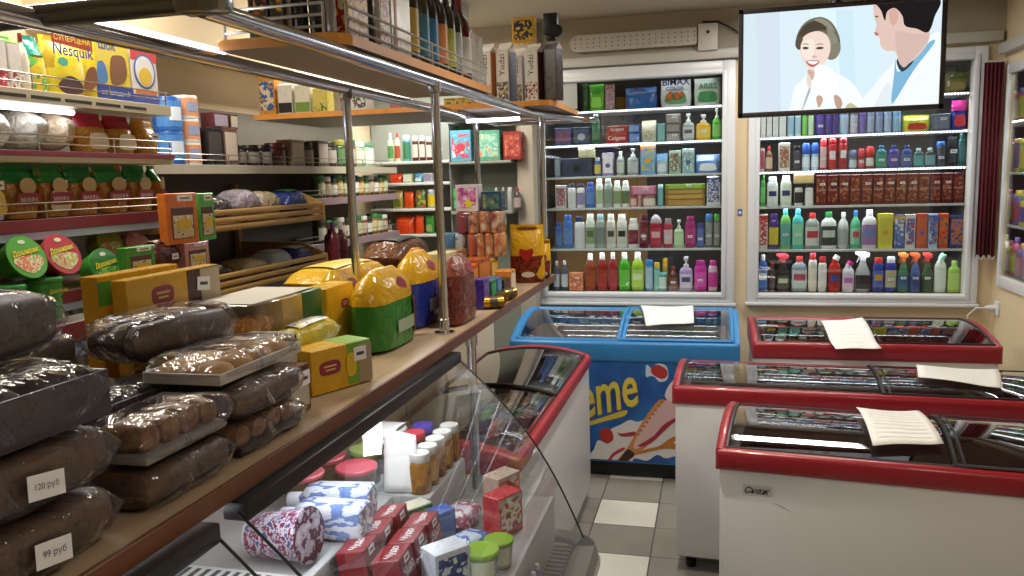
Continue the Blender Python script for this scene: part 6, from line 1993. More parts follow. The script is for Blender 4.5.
def badge(lab, x, z, y, s=1.0):
    dec(lab, mv(plate(smooth2([(-.03 * s, -.008 * s), (-.02 * s, -.016 * s), (.02 * s, -.016 * s), (.03 * s, -.008 * s), (.03 * s, .008 * s), (.018 * s, .016 * s), (-.018 * s, .016 * s), (-.03 * s, .008 * s)], 3), 0, .0008), x, y, z), '8c2440', 'maroon_badge')
    dec(lab, mv(join(rbox(-.018 * s, .018 * s, -.0016, -.0008, .002 * s, .006 * s, .0002, 1), rbox(-.014 * s, .014 * s, -.0016, -.0008, -.007 * s, -.003 * s, .0002, 1)), x, y, z), 'd8b868', 'badge_lines')


# tall cake boxes behind the bread
lab = 'tall yellow cake box with maroon and beige end standing behind the bread bags'
w, d, h = cg(125, 222, 300, 272, -1.10, 'box', 'd19f22', None, None, lab, d=.035, name='cake_box', cat='cake box')
dec(lab, rbox(w * .12, w * .5 + .001, -d / 2 - .001, -d / 2, .002, h - .002, .0003, 1), '3c1622', 'maroon_end')
dec(lab, rbox(w * .27, w * .5 + .0015, -d / 2 - .0018, -d / 2 - .001, .002, h - .004, .0003, 1), 'b5a892', 'beige_end')
badge(lab, -w * .15, h * .84, -d / 2, 1.1)
price_tag(LABELS[lab][0], w * .3, h * .86, -d / 2 - .002, .045, .03, tilt=.1)
lab = 'yellow cake box standing partly behind the maroon-ended one'
w, d, h = cg(97, 182, 300, 270, -1.16, 'box', 'cf9c1e', '3c8c3c', None, lab, d=.04, name='cake_box', cat='cake box')
# clear-topped cake tray on a white box, boxes around
lab = 'white and brown cake box under the clear cake tray'
w, d, h = cg(252, 319, 330, 322, -.93, 'box', 'b8b2a8', None, '5a2c28', lab, d=.17, h=.085, name='cake_box', cat='cake box')
zt_ = Z0 + h + .001
A_, B_ = at(252, 318, x=-.93).y, at(319, 318, x=-.93).y
lab = 'cake tray with yellow rolls under a clear and green cover'
ct = thing('cake_tray', lab, 'cake tray', (-1.005, (A_ + B_) / 2, zt_), PI / 2)
w = (B_ - A_)
mk('tray', rbox(-w / 2, w / 2, -.085, .085, 0, .02, .006), mat('c88c1c', .4), ct)
mk('yellow_sleeve', rbox(-w * .14, w * .17, -.0865, .0865, .001, .099, .003), mat('d2a626', .35), ct)
mk('green_sleeve', rbox(w * .17, w * .5, -.087, .087, .001, .1, .004), mat('2c5c24', .35), ct)
for k in range(3):
    mk('cake_roll', mv(rot(loft([(-.07, .02, .02), (-.06, .026, .026), (.06, .026, .026), (.07, .02, .02)], 14), PI / 2, 'X'), -w * .44 + k * .058, 0, .046), pmat(['c88a3c', 'b8702c', 'd8a860'], 40), ct)
mk('clear_cover', rbox(-w / 2 - .001, w * .17, -.088, .088, .018, .102, .008), CLEARP, ct)
mk('paper_top', rbox(-w * .48, w * .42, -.075, .075, .102, .1035, .0005, 1), mat('c9c6bb', .5), ct)
price_tag(ct, w * .1, .022, -.088, .04, .026)
# small boxes in front
lab = 'white box with pink and brown end lying beside the cookies'
w, d, h = cg(272, 297, 343, 322, -.83, 'box', 'b9b5ae', '4c2024', None, lab, z=Z0, d=.1, h=.135, name='cake_box', cat='cake box')
lab = 'brown ended box with price tag beside the cookie bags'
w, d, h = cg(290, 312, 408, 366, -.762, 'box', '4c2220', None, 'b0aaa0', lab, d=.1, name='cake_box', cat='cake box', tag=0)
price_tag(LABELS[lab][0], w * .2, h * .72, -d / 2 - .002, .04, .028)
lab = 'yellow and lime cake box with price tag at the counter edge'
pl_, pr_ = at(313, 397, z=Z0), at(372, 380, z=Z0)
ang = math.atan2(pr_.y - pl_.y, pr_.x - pl_.x)
w = (pr_ - pl_).length
h = at(313, 351, x=pl_.x).z - Z0
d = .075
c_ = (pl_ + pr_) / 2 + Vector((-math.sin(ang), math.cos(ang), 0)) * (d / 2)
make_item('box', w, d, h, 'd2a21e', None, None, lab, (c_.x, c_.y, Z0), ang, name='cake_box', cat='cake box')
dec(lab, rbox(w * .08, w * .5 + .001, -d / 2 - .001, d / 2 + .001, .003, h + .001, .002, 1), '6ba32a', 'lime_end')
dec(lab, rbox(w * .28, w * .5 + .0016, -d / 2 - .0016, d / 2 - .01, .003, h - .008, .0003, 1), '9c8a74', 'brown_end')
badge(lab, -w * .2, h * .55, -d / 2, .9)
dec(lab, mv(plate(smooth2([(-.01, -.02), (.012, -.02), (.014, .02), (-.008, .022)], 4), 0, .001), w * .14, -d / 2 - .001, h * .5), 'd8b424', 'leaf_mark')
price_tag(LABELS[lab][0], w * .3, h * .72, -d / 2 - .0025, .035, .03)
lab = 'yellow biscuit packet with navy lettering lying on the small boxes'
w, d, h = cg(294, 345, 340, 317, -.85, 'pack', pmat(['d8c42c', 'c8b424', 'd8d0a0'], 14, .25, crinkle=.4), None, pmat(['28305c', 'c8ccd4', 'd8c42c'], 60), lab, z=Z0 + .06, d=.07, h=.07, name='biscuit_packet', cat='packet')
make_item('box', .18, .055, .056, '8c7a4c', None, 'b8a468', 'flat box under the yellow biscuit packet', (-.888, 1.58, Z0), PI / 2)
lab = 'upright narrow yellow box with maroon badge beside the green loaf bag'
w, d, h = cg(328, 356, 330, 292, -.93, 'box', 'd4a724', None, None, lab, d=.07, h=.175, name='cake_box', cat='cake box')
badge(lab, w * .15, h * .72, -d / 2, .7)


def loafbag(lab, X, ya, yb_, h, cb, low, ctop, rz=PI / 2, lab_col=None, hb=.5, d=.115, win=None):
    """sliced bread standing upright in a printed bag gathered at the top"""
    w = yb_ - ya
    t = thing('bread_bag', lab, 'bread', (X - d / 2, (ya + yb_) / 2, Z0), rz, 'bagged bread on the counter')
    lv = [(0, .84, .85), (.03, .95, .97), (.2, 1, 1), (.5, .99, .98), (.6, .97, .95), (.72, .93, .9), (.85, .8, .7), (.94, .62, .4), (1, .5, .16)]
    sd_ = RND.random() * 9
    low_ = [q for q in lv if q[0] <= hb + .001]
    mk('bag_lower', loft([(z * h, w / 2 * a, d / 2 * b) for z, a, b in low_], 24, 2.8, .004, sd_), low if not isinstance(low, str) else foil(low, .2, .5), t)
    up = [q for q in lv if q[0] >= hb - .001]
    mk('bag_upper', loft([(z * h, w / 2 * a + .0006, d / 2 * b + .0006) for z, a, b in up], 24, 2.8, .004, sd_), foil(ctop, .2, .5) if isinstance(ctop, str) else ctop, t)
    if win:
        mk('clear_window', sector([(0, .84), (.03, .95), (.2, 1), (.5, .99), (.72, .93), (1, .5)], w, d, h, .06, .6, .5, 2.8, .003, cols=.95), win, t)
    if lab_col:
        mk('barcode_label', sector([(0, .84), (.03, .95), (.2, 1), (.5, .99), (.72, .93), (1, .5)], w, d, h, .2, .36, .3, 2.8, .004, cols=.1), mat(lab_col, .4), t)
    g = tf(plate(smooth2([(-.022, -.012), (.022, -.012), (.026, .004), (.014, .014), (-.014, .014), (-.026, .004)], 3), 0, .001), Matrix.Translation((w * .08, -d * .4, h * .8)) @ Matrix.Rotation(-.35, 4, 'X') @ Matrix.Rotation(.3, 4, 'Y'))
    mk('maroon_badge', g, mat('8c2440', .4), t, smooth=False)
    return t


BRD = pmat(['6c4224', '7c4e2c', '5c361c'], 60, .3, crinkle=.5)
loafbag('yellow and green bread bag standing at the counter edge', -.80, 1.82, 2.10, .207, None, foil('2f7a26', .2, .5), 'd4a41e', lab_col='9cae94', win=BRD, hb=.6)
loafbag('yellow bread bag behind the yellow and green one', -.97, 1.93, 2.12, .195, None, foil('c8961c', .2, .5), 'd6a820', d=.088)
loafbag('yellow and royal blue bread bag beside the near chrome post', -.83, 2.155, 2.40, .222, None, foil('24348c', .2, .5), 'd8a81e', lab_col='a8b0c0', hb=.6, d=.1)
loafbag('orange and rust bread bag half behind the chrome post', -.90, 2.41, 2.50, .215, None, BRD, 'd08a1c', d=.1)
loafbag('clear bag with a dark red loaf just past the chrome post', -.728, 2.215, 2.45, .205, None, pmat(['5c2018', '6c2a20', '4a1812'], 40, .16, crinkle=.8), pmat(['74382c', '7c4436', '84503e'], 20, .12, crinkle=1.0), hb=.72, d=.08)
lab = 'cream carton with pale yellow side behind the dark red loaf'
make_item('box', .13, .075, .19, 'c8c08c', None, 'd4cfb8', lab, (-.905, 2.572, Z0), PI / 2, name='biscuit_box', cat='box', tag=1)
# lying yellow packs on brown loaves
lab = 'clear film loaf with dark label lying across the back of the counter'
make_item('pack', .34, .15, .12, pmat(['6c4630', '7c543a', '5c3a28'], 40, .2, crinkle=.6), None, '1c1c24', lab, (-1.135, 2.75, Z0 + .11), PI / 2, name='bread_loaf', cat='bread')
make_item('pack', .36, .17, .105, pmat(['74482c', '845636', '643c24'], 40, .2, crinkle=.6), None, None, 'film-wrapped brown loaf at the bottom of the pile by the rear post', (-1.15, 2.74, Z0), PI / 2, name='bread_loaf', cat='bread')
make_item('pack', .34, .15, .1, pmat(['7c4c2c', '8c5a36', '6c4024'], 40, .2, crinkle=.6), None, None, 'film-wrapped brown loaf underneath the yellow lying pack', (-1.15, 2.30, Z0), PI / 2, name='bread_loaf', cat='bread')
make_item('pack', .40, .17, .085, foil('d6a91f', .2, .5), None, 'e0c048', 'yellow bread pack lying on top of a brown loaf', (-1.15, 2.30, Z0 + .101), PI / 2 - .06, name='bread_pack', cat='bread')
# mixed sweets further along
choc = [(-.77, 2.57, .07, .05, .1, 'box', '3c2c7c', None, '6c4ca0', 'violet chocolate box near the end of the counter'), (-.77, 2.645, .07, .06, .085, 'box', '1c6c3c', None, '3c9c5c', 'green sweet box near the end of the counter'), (-.77, 2.72, .07, .06, .085, 'box', '2c5c9c', None, '5c8cc0', 'blue sweet box near the end of the counter'),
        (-.765, 2.805, .09, .06, .07, 'box', '1c1414', None, '3c2824', 'black chocolate box near the end of the counter'), (-.765, 2.9, .09, .06, .09, 'box', 'c87c2c', None, 'd8d0b8', 'orange and cream sweet box near the end of the counter'), (-.872, 2.715, .13, .08, .13, 'box', 'c85c1c', None, 'd88c3c', 'orange sweet box in the second rank'),
        (-.872, 2.855, .13, .08, .14, 'box', '9c4c1c', None, 'c87c34', 'rust brown sweet box in the second rank'), (-.872, 2.995, .13, .08, .125, 'box', 'b8842c', None, 'd8b458', 'ochre sweet box in the second rank'), (-.995, 2.66, .15, .09, .16, 'box', 'b8a032', None, 'c8b854', 'yellow green sweet box at the back'),
        (-.98, 2.84, .19, .1, .17, 'box', '8c6438', None, 'a47c48', 'tan cardboard box at the back near the paper rolls'), (-.97, 3.065, .21, .12, .13, 'box', '94703c', None, 'ac844c', 'tan cardboard box under the paper rolls')]
for x, y, w, d, h, k, c, cc, cl, lab in choc:
    make_item(k, w, d, h, c, cc, cl, lab, (x, y, Z0), PI / 2 + (RND.random() - .5) * .15, name='sweet_box' if 'cardboard' not in lab else 'cardboard_box', cat='box')
GOLD = mat('b08a34', .25, .9)
for k, (x, y) in enumerate(((-.722, 2.565), (-.722, 2.66), (-.72, 2.75))):
    t = thing('chocolate_coin_tube', ['gold foil sweet roll nearest the cream carton', 'gold foil sweet roll, middle of three by the counter edge', 'gold foil sweet roll by the black chocolate box'][k], 'sweets', (x, y, Z0), (.4, 1.9, 1.2)[k])
    mk('foil_roll', mv(rot(loft([(-.035, .008, .008), (-.034, .021, .021), (.034, .021, .021), (.035, .008, .008)], 16), PI / 2, 'Y'), 0, 0, .021), GOLD, t)
    mk('paper_band', mv(rot(loft([(-.014, .0214, .0214), (.014, .0214, .0214)], 16), PI / 2, 'Y'), 0, 0, .021), mat('4c3c20', .4), t)
# toilet paper packs stacked on the tan box
def rolls(lab, x, y, z, w, d, h, c1, c2, wordc, n=4, fx=PI / 2):
    t = thing('toilet_paper_pack', lab, 'toilet paper', (x, y, z), fx, 'toilet paper packs on the counter')
    g = []
    for k in range(n):
        cx = -w / 2 + w / n * (k + .5)
        mk('paper_roll', mv(loft([(0, w / n * .44, d * .46), (.004, w / n * .5, d * .5), (h - .004, w / n * .5, d * .5), (h, w / n * .44, d * .46)], 16, 2.6), cx, 0, 0), pmat([c1, c2, 'd8c8b0'], 24, .3, k * 1.3) if k else mat(c1, .3), t)
    mk('wrapper', rbox(-w / 2 - .001, w / 2 + .001, -d / 2 - .001, d / 2 + .001, .002, h - .001, .012), clear('pack_wrap', 'f2f0ee', 1.3, .08, haze=.05), t)
    return t


zr = Z0 + .131
A_, B_ = at(470, 235, y=3.06), at(504, 235, y=3.06)
rolls('orange toilet paper pack on the tan box', (A_.x + B_.x) / 2, 3.06, zr, B_.x - A_.x, .11, .09, 'c8501c', 'd08844', None, fx=0)
C_ = at(446, 235, y=3.06)
rolls('blue and white toilet paper pack beside the orange one', (C_.x + A_.x) / 2 - .004, 3.06, zr - .001 if False else zr, (A_.x - C_.x) * .9, .11, .09, '3c84b8', 'c8d4dc', None, n=2, fx=0)
make_item('box', .14, .13, .129, '8c6a3c', None, None, 'tan cardboard box under the blue toilet paper pack', (-1.10, 3.06, Z0), PI / 2, name='cardboard_box')
D_ = at(459, 215, y=3.06)
rolls('maroon toilet paper pack on top of the orange one', (D_.x + B_.x) / 2, 3.06, zr + .091, (B_.x - D_.x), .11, .085, '8c2034', 'c8885c', None, fx=0)
E_ = at(480, 190, y=3.06)
lab = 'magenta and white washing powder box on top of the paper stack'
make_item('box', (E_.x - D_.x), .07, .105, 'd4ccd4', None, pmat(['a83c8c', 'c87cb0', 'd8d0d8'], 26), lab, ((D_.x + E_.x) / 2, 3.06, zr + .177), 0)
dec(lab, mv(plate([(.0, .022), (-.008, .008), (-.024, .006), (-.01, -.004), (-.016, -.02), (0, -.01), (.016, -.02), (.01, -.004), (.024, .006), (.008, .008)], 0, .001), .008, -.037, .03), 'e0d02c', 'star_mark')
E2 = at(504, 190, y=3.06)
lab = 'dark blue box with green corner on top of the paper stack'
make_item('box', (E2.x - E_.x) * .8, .07, .075, '24405c', None, pmat(['24405c', '3c6c5c', '8c7c5c'], 30), lab, ((E_.x + E2.x) / 2 + .004, 3.06, zr + .177), 0)
# charcoal-style yellow bags at the counter end
for k, (px0, px1, yt, Y, lab) in enumerate(((511, 545, 225, 3.26, 'yellow snack bag with maroon lower half at the end of the counter'), (531, 551, 240, 3.375, 'smaller yellow and maroon snack bag at the very end of the counter'))):
    A_, B_ = at(px0, 260, y=Y - .04), at(px1, 260, y=Y - .04)
    h = at((px0 + px1) / 2, yt, y=Y - .04).z - Z0
    w = B_.x - A_.x
    r = make_item('bag', w, .085, h, 'dca818', None, None, lab, ((A_.x + B_.x) / 2 - .01, Y, Z0), .12, 'yellow snack bags', name='snack_bag')
    mk('maroon_half', loft([(z * h, w / 2 * a + .001, .0425 * b + .0015) for z, a, b in ((.01, .9, .88), (.02, .94, .96), (.15, .985, 1.01), (.3, 1, 1), (.46, 1.0, .97))], 22, 2.6, .003, 2, caps=False), pmat(['6c1c18', '84301c', '541410'], 26, .25, crinkle=.4), r)
    mk('heart_badge', mv(plate(smooth2([(0, -.03), (.028, .0), (.024, .022), (0, .016), (-.024, .022), (-.028, 0)], 3), 0, .001), 0, -.047, h * .5), mat('b02420', .35), r, smooth=False)
    mk('handle_slot', mv(plate(smooth2([(-.035, -.006), (.035, -.006), (.035, .006), (-.035, .006)], 3), 0, .001), 0, -.006, h * .93), mat('7c4c14', .5), r, smooth=False)
    mk('cream_drop', mv(plate(ellipse(0, 0, .028, .012), 0, .001), .005, -.047, h * .14), mat('d8d0c0', .4), r, smooth=False)
# ---------------------------------------------------------------- bread, rolls and cookies in clear film
LOAF = pmat(['50341f', '593c25', '48301d'], 14, .5)
LOAFD = pmat(['30242a', '36292c', '2a2026'], 12, .5)
ROLL = pmat(['7c5230', '875b36', '6e4728'], 16, .45)
CHOCR = pmat(['3a241a', '422a1e', '332017'], 16, .4)
COOK = pmat(['b48a50', 'bd945a', 'aa8048'], 30, .6)
TRAYM = mat('1e1c20', .35)


def film(r, w, d, h, seed, m=None):
    n = 11
    lv = []
    for i in range(n):
        t = -1 + 2 * i / (n - 1)
        q = max(0, 1 - abs(t) ** 5) ** .5
        lv.append((t * w / 2, max(d / 2 * (.86 + .14 * q), .02), max(h / 2 * q, .003), 0, 0))
    g = loft(lv, 26, 4.2, .006, seed)
    g = tf(g, Matrix(((0, 0, 1, 0), (1, 0, 0, 0), (0, 1, 0, h / 2), (0, 0, 0, 1))))
    g = ([(x, y, max(z, .0003)) for x, y, z in g[0]], g[1])
    mk('clear_film', g, m or FILM, r)


def bagged(kind, lab, x, y, z, w, d, h, seed=1, tag=False, rz=PI / 2, m=None):
    nm = {'boxed': 'bread_tray', 'loaf': 'bread_loaf', 'rolls': 'bread_roll_pack', 'cookies': 'cookie_tray', 'pastry': 'pastry_pack'}[kind]
    r = thing(nm, lab, {'boxed': 'bread', 'loaf': 'bread', 'rolls': 'bread', 'cookies': 'cookies', 'pastry': 'pastry'}[kind], (x, y, z), rz, 'film-wrapped baked goods')
    if kind == 'loaf':
        lv = [(-w * .45, d * .3, h * .3), (-w * .43, d * .4, h * .4), (-w * .2, d * .43, h * .44), (w * .2, d * .43, h * .44), (w * .43, d * .4, h * .4), (w * .45, d * .3, h * .3)]
        mk('loaf', tf(loft(lv, 18, 3, .004, seed), Matrix(((0, 0, 1, 0), (1, 0, 0, 0), (0, 1, 0, h * .47), (0, 0, 0, 1)))), m or LOAF, r)
    elif kind == 'boxed':
        mk('tray', join(rbox(-w * .46, w * .46, -d * .45, d * .45, .002, .008, .003), rbox(-w * .46, w * .46, -d * .46, -d * .43, .004, h * .78, .003), rbox(-w * .46, w * .46, d * .43, d * .46, .004, h * .78, .003),
                        rbox(-w * .46, -w * .44, -d * .45, d * .45, .004, h * .78, .003), rbox(w * .44, w * .46, -d * .45, d * .45, .004, h * .78, .003)), mat('2c2732', .3), r)
        for k in range(3):
            mk('bun', tf(loft([(0, w * .12, d * .34), (.3 * h, w * .14, d * .38), (.6 * h, w * .12, d * .34), (.8 * h, w * .06, d * .2)], 16, 2.4, .003, seed + k), Matrix.Translation((-w * .29 + w * .29 * k, 0, .0085))), m or LOAFD, r)
    elif kind == 'rolls':
        n = 4
        mk('tray', rbox(-w * .44, w * .44, -d * .42, d * .42, .002, h * .25, .006), TRAYM if seed % 2 else mat('8a8480', .4), r)
        for k in range(n):
            lv = [(-d * .36, w / n * .1, h * .12), (-d * .3, w / n * .36, h * .3), (0, w / n * .43, h * .38), (d * .3, w / n * .36, h * .3), (d * .36, w / n * .1, h * .12)]
            mk('roll', tf(loft(lv, 14, 2.2, .004, seed + k), Matrix.Translation((-w * .42 + w * .84 / n * (k + .5), 0, h * .54)) @ Matrix.Rotation(PI / 2, 4, 'X')), m or ROLL, r)
    elif kind == 'cookies':
        mk('tray', join(rbox(-w * .48, w * .48, -d * .47, d * .47, .001, .008, .003), rbox(-w * .48, w * .48, -d * .47, -d * .44, .004, h * .45, .002), rbox(-w * .48, w * .48, d * .44, d * .47, .004, h * .45, .002),
                        rbox(-w * .48, -w * .46, -d * .45, d * .45, .004, h * .45, .002), rbox(w * .46, w * .48, -d * .45, d * .45, .004, h * .45, .002)), mat('b8b2aa', .4), r)
        for i in range(4):
            for j in range(2):
                lv = [(0, .6, .6), (.12, .95, .95), (.4, 1, 1), (.75, .8, .8), (1, .25, .25)]
                cw_, cd_ = w * .44 / 4 * .98, d * .44 / 2 * .94
                mk('cookie', mv(loft([(q * h * .55, a * cw_, b2 * cd_) for q, a, b2 in lv], 12, 2.2, .003, i * 3 + j), -w * .44 + w * .88 / 4 * (i + .5), -d * .43 + d * .86 / 2 * (j + .5), .0085), COOK, r)
    elif kind == 'pastry':
        for k in range(3):
            lv = [(-w * .42, d * .1, h * .2), (-w * .36, d * .15, h * .36), (0, d * .16, h * .4), (w * .36, d * .15, h * .36), (w * .42, d * .1, h * .2)]
            mk('pastry_roll', tf(loft(lv, 16, 2.2, .005, seed + k), Matrix(((0, 0, 1, 0), (1, 0, 0, (k - 1) * d * .3), (0, 1, 0, h * .43), (0, 0, 0, 1)))), m or CHOCR, r)
    film(r, w, d, h, seed * 1.7)
    if tag:
        g = rot(rot(rbox(-.025, .025, -.0008, 0, -.014, .014, .0004, 1), .15, 'Y'), -.12, 'X')
        o = mk('price_tag', mv(g, w * .06, -d / 2 - .006, h * .45), TAG, r, smooth=False)
        g = rot(rot(text('99 руб' if seed % 2 else '120 руб', width=.032), .15, 'Y'), -.12, 'X')
        mk('printed_price', mv(g, w * .06, -d / 2 - .0075, h * .45), mat('3c3c58', .6), o, smooth=False)
    return r


lv_ = ['lowest', 'second', 'third', 'fourth', 'fifth']
zc = Z0
# nearest pile at the edge
for k in range(3):
    bagged('loaf' if k != 2 else 'boxed', f'{("brown loaf", "brown loaf", "dark tray of buns")[k]} in clear film, {lv_[k]} of the price-tagged edge pile' + (', with price tag' if k < 2 else ''), -.778, .675, zc + k * .078, .30, .115, .076, 3 + k, k < 2)
# second pile at the edge
for k, (kd, m) in enumerate((('loaf', LOAF), ('rolls', ROLL))):
    bagged(kd, f'{"loaf" if kd == "loaf" else "tray of rolls"} in clear film, {lv_[k]} in the second edge pile', -.776, .96, zc + k * .064, .21, .115, .062, 7 + k, m=m)
# third pile, rolls and cookies
for k, kd in enumerate(('rolls', 'loaf')):
    bagged(kd, f'pack of brown {("rolls", "bread")[k]} in film, {lv_[k]} under the cookie tray', -.782, 1.185, zc + k * .058, .225, .12, .056, 11 + k)
bagged('cookies', 'tray of pale cookies under clear film on top of the rolls', -.832, 1.215, zc + .117, .27, .155, .045, 15)
# rear ranks
for k in range(3):
    bagged('boxed' if k else 'loaf', f'{"dark tray of buns" if k else "dark loaf"} in clear film, {lv_[k]} of the rear pile under the crowning bag', -.945, .80, zc + k * .07, .285, .12, .068, 20 + k, m=(LOAFD, LOAF)[k % 2])
bagged('loaf', 'grey-brown loaf bag crowning the rear pile, highest of all the bread', -.945, .80, zc + .211, .27, .125, .095, 27, m=pmat(['3a322e', '4c433e', '443b36'], 30, .5))
for k in range(2):
    bagged(('rolls', 'boxed', 'rolls')[k], f'{("rolls in a dark tray", "dark tray of buns", "dark rolls in a black tray")[k]} in film, {lv_[k]} of the middle rear pile', -.945, 1.06, zc + k * .062, .225, .125, .06, 31 + k, m=(ROLL, LOAFD, LOAFD)[k])
for k in range(2):
    bagged('loaf', f'brown loaf in film, {lv_[k]} under the chocolate rolls', -.985, 1.30, zc + k * .058, .225, .115, .056, 37 + k)
bagged('pastry', 'dark chocolate rolls in a glossy clear bag on top of the pile', -1.0, 1.27, zc + .126, .29, .135, .09, 41, rz=PI / 2 - .12)
for k in range(3):
    bagged('loaf', f'loaf in film, {lv_[k]} of the hindmost pile beside the seller side', -1.12, 1.02, zc + k * .066, .26, .115, .064, 50 + k, m=(LOAF, LOAFD, LOAF)[k])
# ---------------------------------------------------------------- goods on the overhead shelves
zs = ZB + .023
xq = -.765
bt = [(356, 376, 'box', pmat(['d8702c', 'd8b43c', '9c2824', 'e0d0a8'], 20), None, None, 'orange and yellow fruit wine box', .085), (377, 386, 'wine', '16100f', '181414', None, 'black wine bottle', 0), (387, 397, 'box', 'c4b8ac', 'b03038', pmat(['d4ccc4', 'a82c34', 'c8c0b8'], 30), 'white wine box with red bands', 0),
      (398, 417, 'box', 'd8d2c4', None, None, 'large white carton with a red stripe', 0), (418, 430, 'wine', '2c1a10', '3c2818', 'b8a048', 'dark bottle with tall yellow label', 0), (431, 438, 'wine', '3c4018', '2c3c2c', '3c7ca0', 'olive green bottle with blue label', 0), (439, 447, 'wine', '141418', 'c8c8cc', '2c6c9c', 'black bottle with bright blue label', 0),
      (448, 456, 'wine', '20140f', '3c3028', 'c87c48', 'dark bottle with orange and cream label', 0), (457, 463, 'wine', '1a1a12', '26241c', 'a8b054', 'dark bottle with yellow green label', 0), (464, 469, 'wine', '1a0e10', '2c1418', 'a8b4bc', 'slim dark bottle with grey label', 0), (470, 480, 'wine', '5c0c16', '6c1420', 'd8d4d0', 'red bottle with white label', 0), (481, 487, 'gable', 'd4d2cc', 'd8d6d0', None, 'slim white carton', 0)]
for pa, pb, kd, cb, cc, cl, ds, _ in bt:
    ya, yb_ = at(pa, 70, x=xq).y, at(pb, 70, x=xq).y
    w = max((yb_ - ya) * .96, .03)
    hgt = {'wine': .30, 'box': .28, 'gable': .2}[kd]
    if kd == 'wine':
        w = min(w, .082)
    d = w if kd == 'wine' else .075
    make_item(kd, w, d, hgt, cb, cc, cl, f'{ds} in the wire-railed row overhead', (xq - .012 - d / 2, (ya + yb_) / 2, zs), PI / 2, 'wine row overhead')
lab = 'large white carton with a red stripe in the wire-railed row overhead'
mk('red_stripe', rbox(-.045, -.03, -.0386, -.0375, .001, .279, .0002, 1), mat('b03840', .4), LABELS[lab][0], smooth=False)
for k, (pa, pb, cb, cl, kd, ds) in enumerate(((250, 260, '2c1c14', None, 'wine', 'dark brown bottle at the corner end'), (262, 276, '1c120e', pmat(['c8942c', '2c1a10', '8c3c1c'], 24), 'box', 'dark gift box with golden fruit'), (278, 292, '20140e', pmat(['b88424', '2c1a10', '4c5c24'], 24, seed=3), 'box', 'second dark gift box with fruit'),
                                      (294, 310, '100e0e', None, 'wine', 'black bottle with white neck mark'), (312, 328, '0e0c0e', '1c1a1c', 'wine', 'plain black bottle'))):
    Y = 1.60
    A_, B_ = at(pa, 20, y=Y), at(pb, 20, y=Y)
    w = (B_.x - A_.x) * .96
    x_ = (A_.x + B_.x) / 2 - .02
    make_item(kd, w, w if kd == 'wine' else .06, .3 if kd == 'wine' else .28, cb, 'c8c8c8' if 'white neck' in ds else '181416', cl, f'{ds} on the near end of the overhead shelf', (x_, Y + .03, zs), 0, 'near end bottles overhead')
# far crossing shelf
zx = ZX + .023
Y = 3.225
far = [(257, 274, 76, 'box', 'c88c3c', None, pmat(['6c2c24', 'd8c8a0', '2c5c9c', 'c87c2c'], 18), 'brown and orange roll-up pack with blue foot'), (276, 291, 80, 'gable', 'd4d0c6', 'd4d0c8', '1f1f1f', 'plain white milk carton'), (293, 309, 80, 'gable', 'd2cdb8', 'd2d0c4', '6c8c34', 'white carton with green foot'), (311, 326, 84, 'gable', 'c8b85c', 'c8bc74', pmat(['7c7c24', 'c8b85c', '5c6c24'], 26), 'yellow olive carton'),
       (337, 346, 92, 'round', '5c3c6c', '4c3058', '8c6c94', 'purple bottle'), (348, 366, 90, 'box', 'd0ccc4', None, pmat(['d4d0c8', '3c3c3c', 'd0ccc4'], 30), 'white box with black mark'), (388, 400, 99, 'box', '8c2c5c', None, 'b8506c', 'low magenta box'), (402, 412, 100, 'box', 'a83c4c', None, 'd0a8ac', 'low pink box'), (442, 476, 97, 'box', 'b8962c', None, pmat(['2c2418', 'c8a83c', '6c4c1c'], 40), 'flat gold and black box')]
for pa, pb, yt, kd, cb, cc, cl, ds in far:
    A_, B_ = at(pa, 105, y=Y), at(pb, 105, y=Y)
    w = (B_.x - A_.x) * .95
    d = min(.07, w) if kd != 'box' else .07
    make_item(kd, w, d, at((pa + pb) / 2, yt, y=Y).z - zx, cb, cc, cl, f'{ds} on the crossing overhead shelf', (A_.x / 2 + B_.x / 2, Y + .015 + d / 2, zx), 0, 'goods on the crossing shelf')
jc = [(480, 493, 43, 0, 'c8742c', 'white juice carton with orange side'), (497, 511, 42, 0, '2c2450', 'white juice carton with plum side'), (512, 523, 44, .09, '2c2018', 'cream juice carton set back'), (526, 540, 43, 0, '4c1420', 'white juice carton with pomegranate side')]
for k, (pa, pb, yt, back, sc_, ds) in enumerate(jc):
    A_, B_ = at(pa, 75, y=Y + back), at(pb, 75, y=Y + back)
    w = .062
    h = at(pa, yt, y=Y).z - zx
    make_item('gable', w, w, h, 'd4cfc8', 'd8d4ce', pmat([['c87c2c', 'd8d0c0', '8c4c1c'], ['c8b85c', '3c2c4c', 'd4cfc8'], ['c8b890', '6c5c3c', 'd0c8b0'], ['8c2428', 'd4c8c0', '5c1418']][k], 40), f'{ds} on the crossing overhead shelf', ((A_.x + B_.x) / 2, Y + .04 + back, zx), -.35, 'juice cartons overhead', 'Yudzi', 0, '2c2830', emb=sc_)
make_item('gable', .06, .06, .235, '2c1a20', '6c6468', None, 'dark juice carton in clear wrap by the chrome corner', (at(550, 80, y=Y).x + .004, Y + .05, zx), -.3, 'juice cartons overhead')
yb_top = zx + at(500, 42, y=Y).z - zx + .001
A_, B_ = at(511, 30, y=Y + .05), at(534, 30, y=Y + .05)
make_item('box', (B_.x - A_.x) * .96, .05, .1, 'c89c1c', None, pmat(['c8a41c', '24243c', 'd8c060'], 22), 'yellow and navy box lying on top of the juice cartons', ((A_.x + B_.x) / 2, Y + .085, yb_top), 0)
cmx = at(549, 35, y=Y).x
t = thing('security_camera', 'small black camera with round lens perched on the dark juice carton', 'camera', (cmx, Y + .05, zx + .236))
mk('camera_body', rbox(-.03, .03, -.025, .025, .02, .105, .005), BLACK, t)
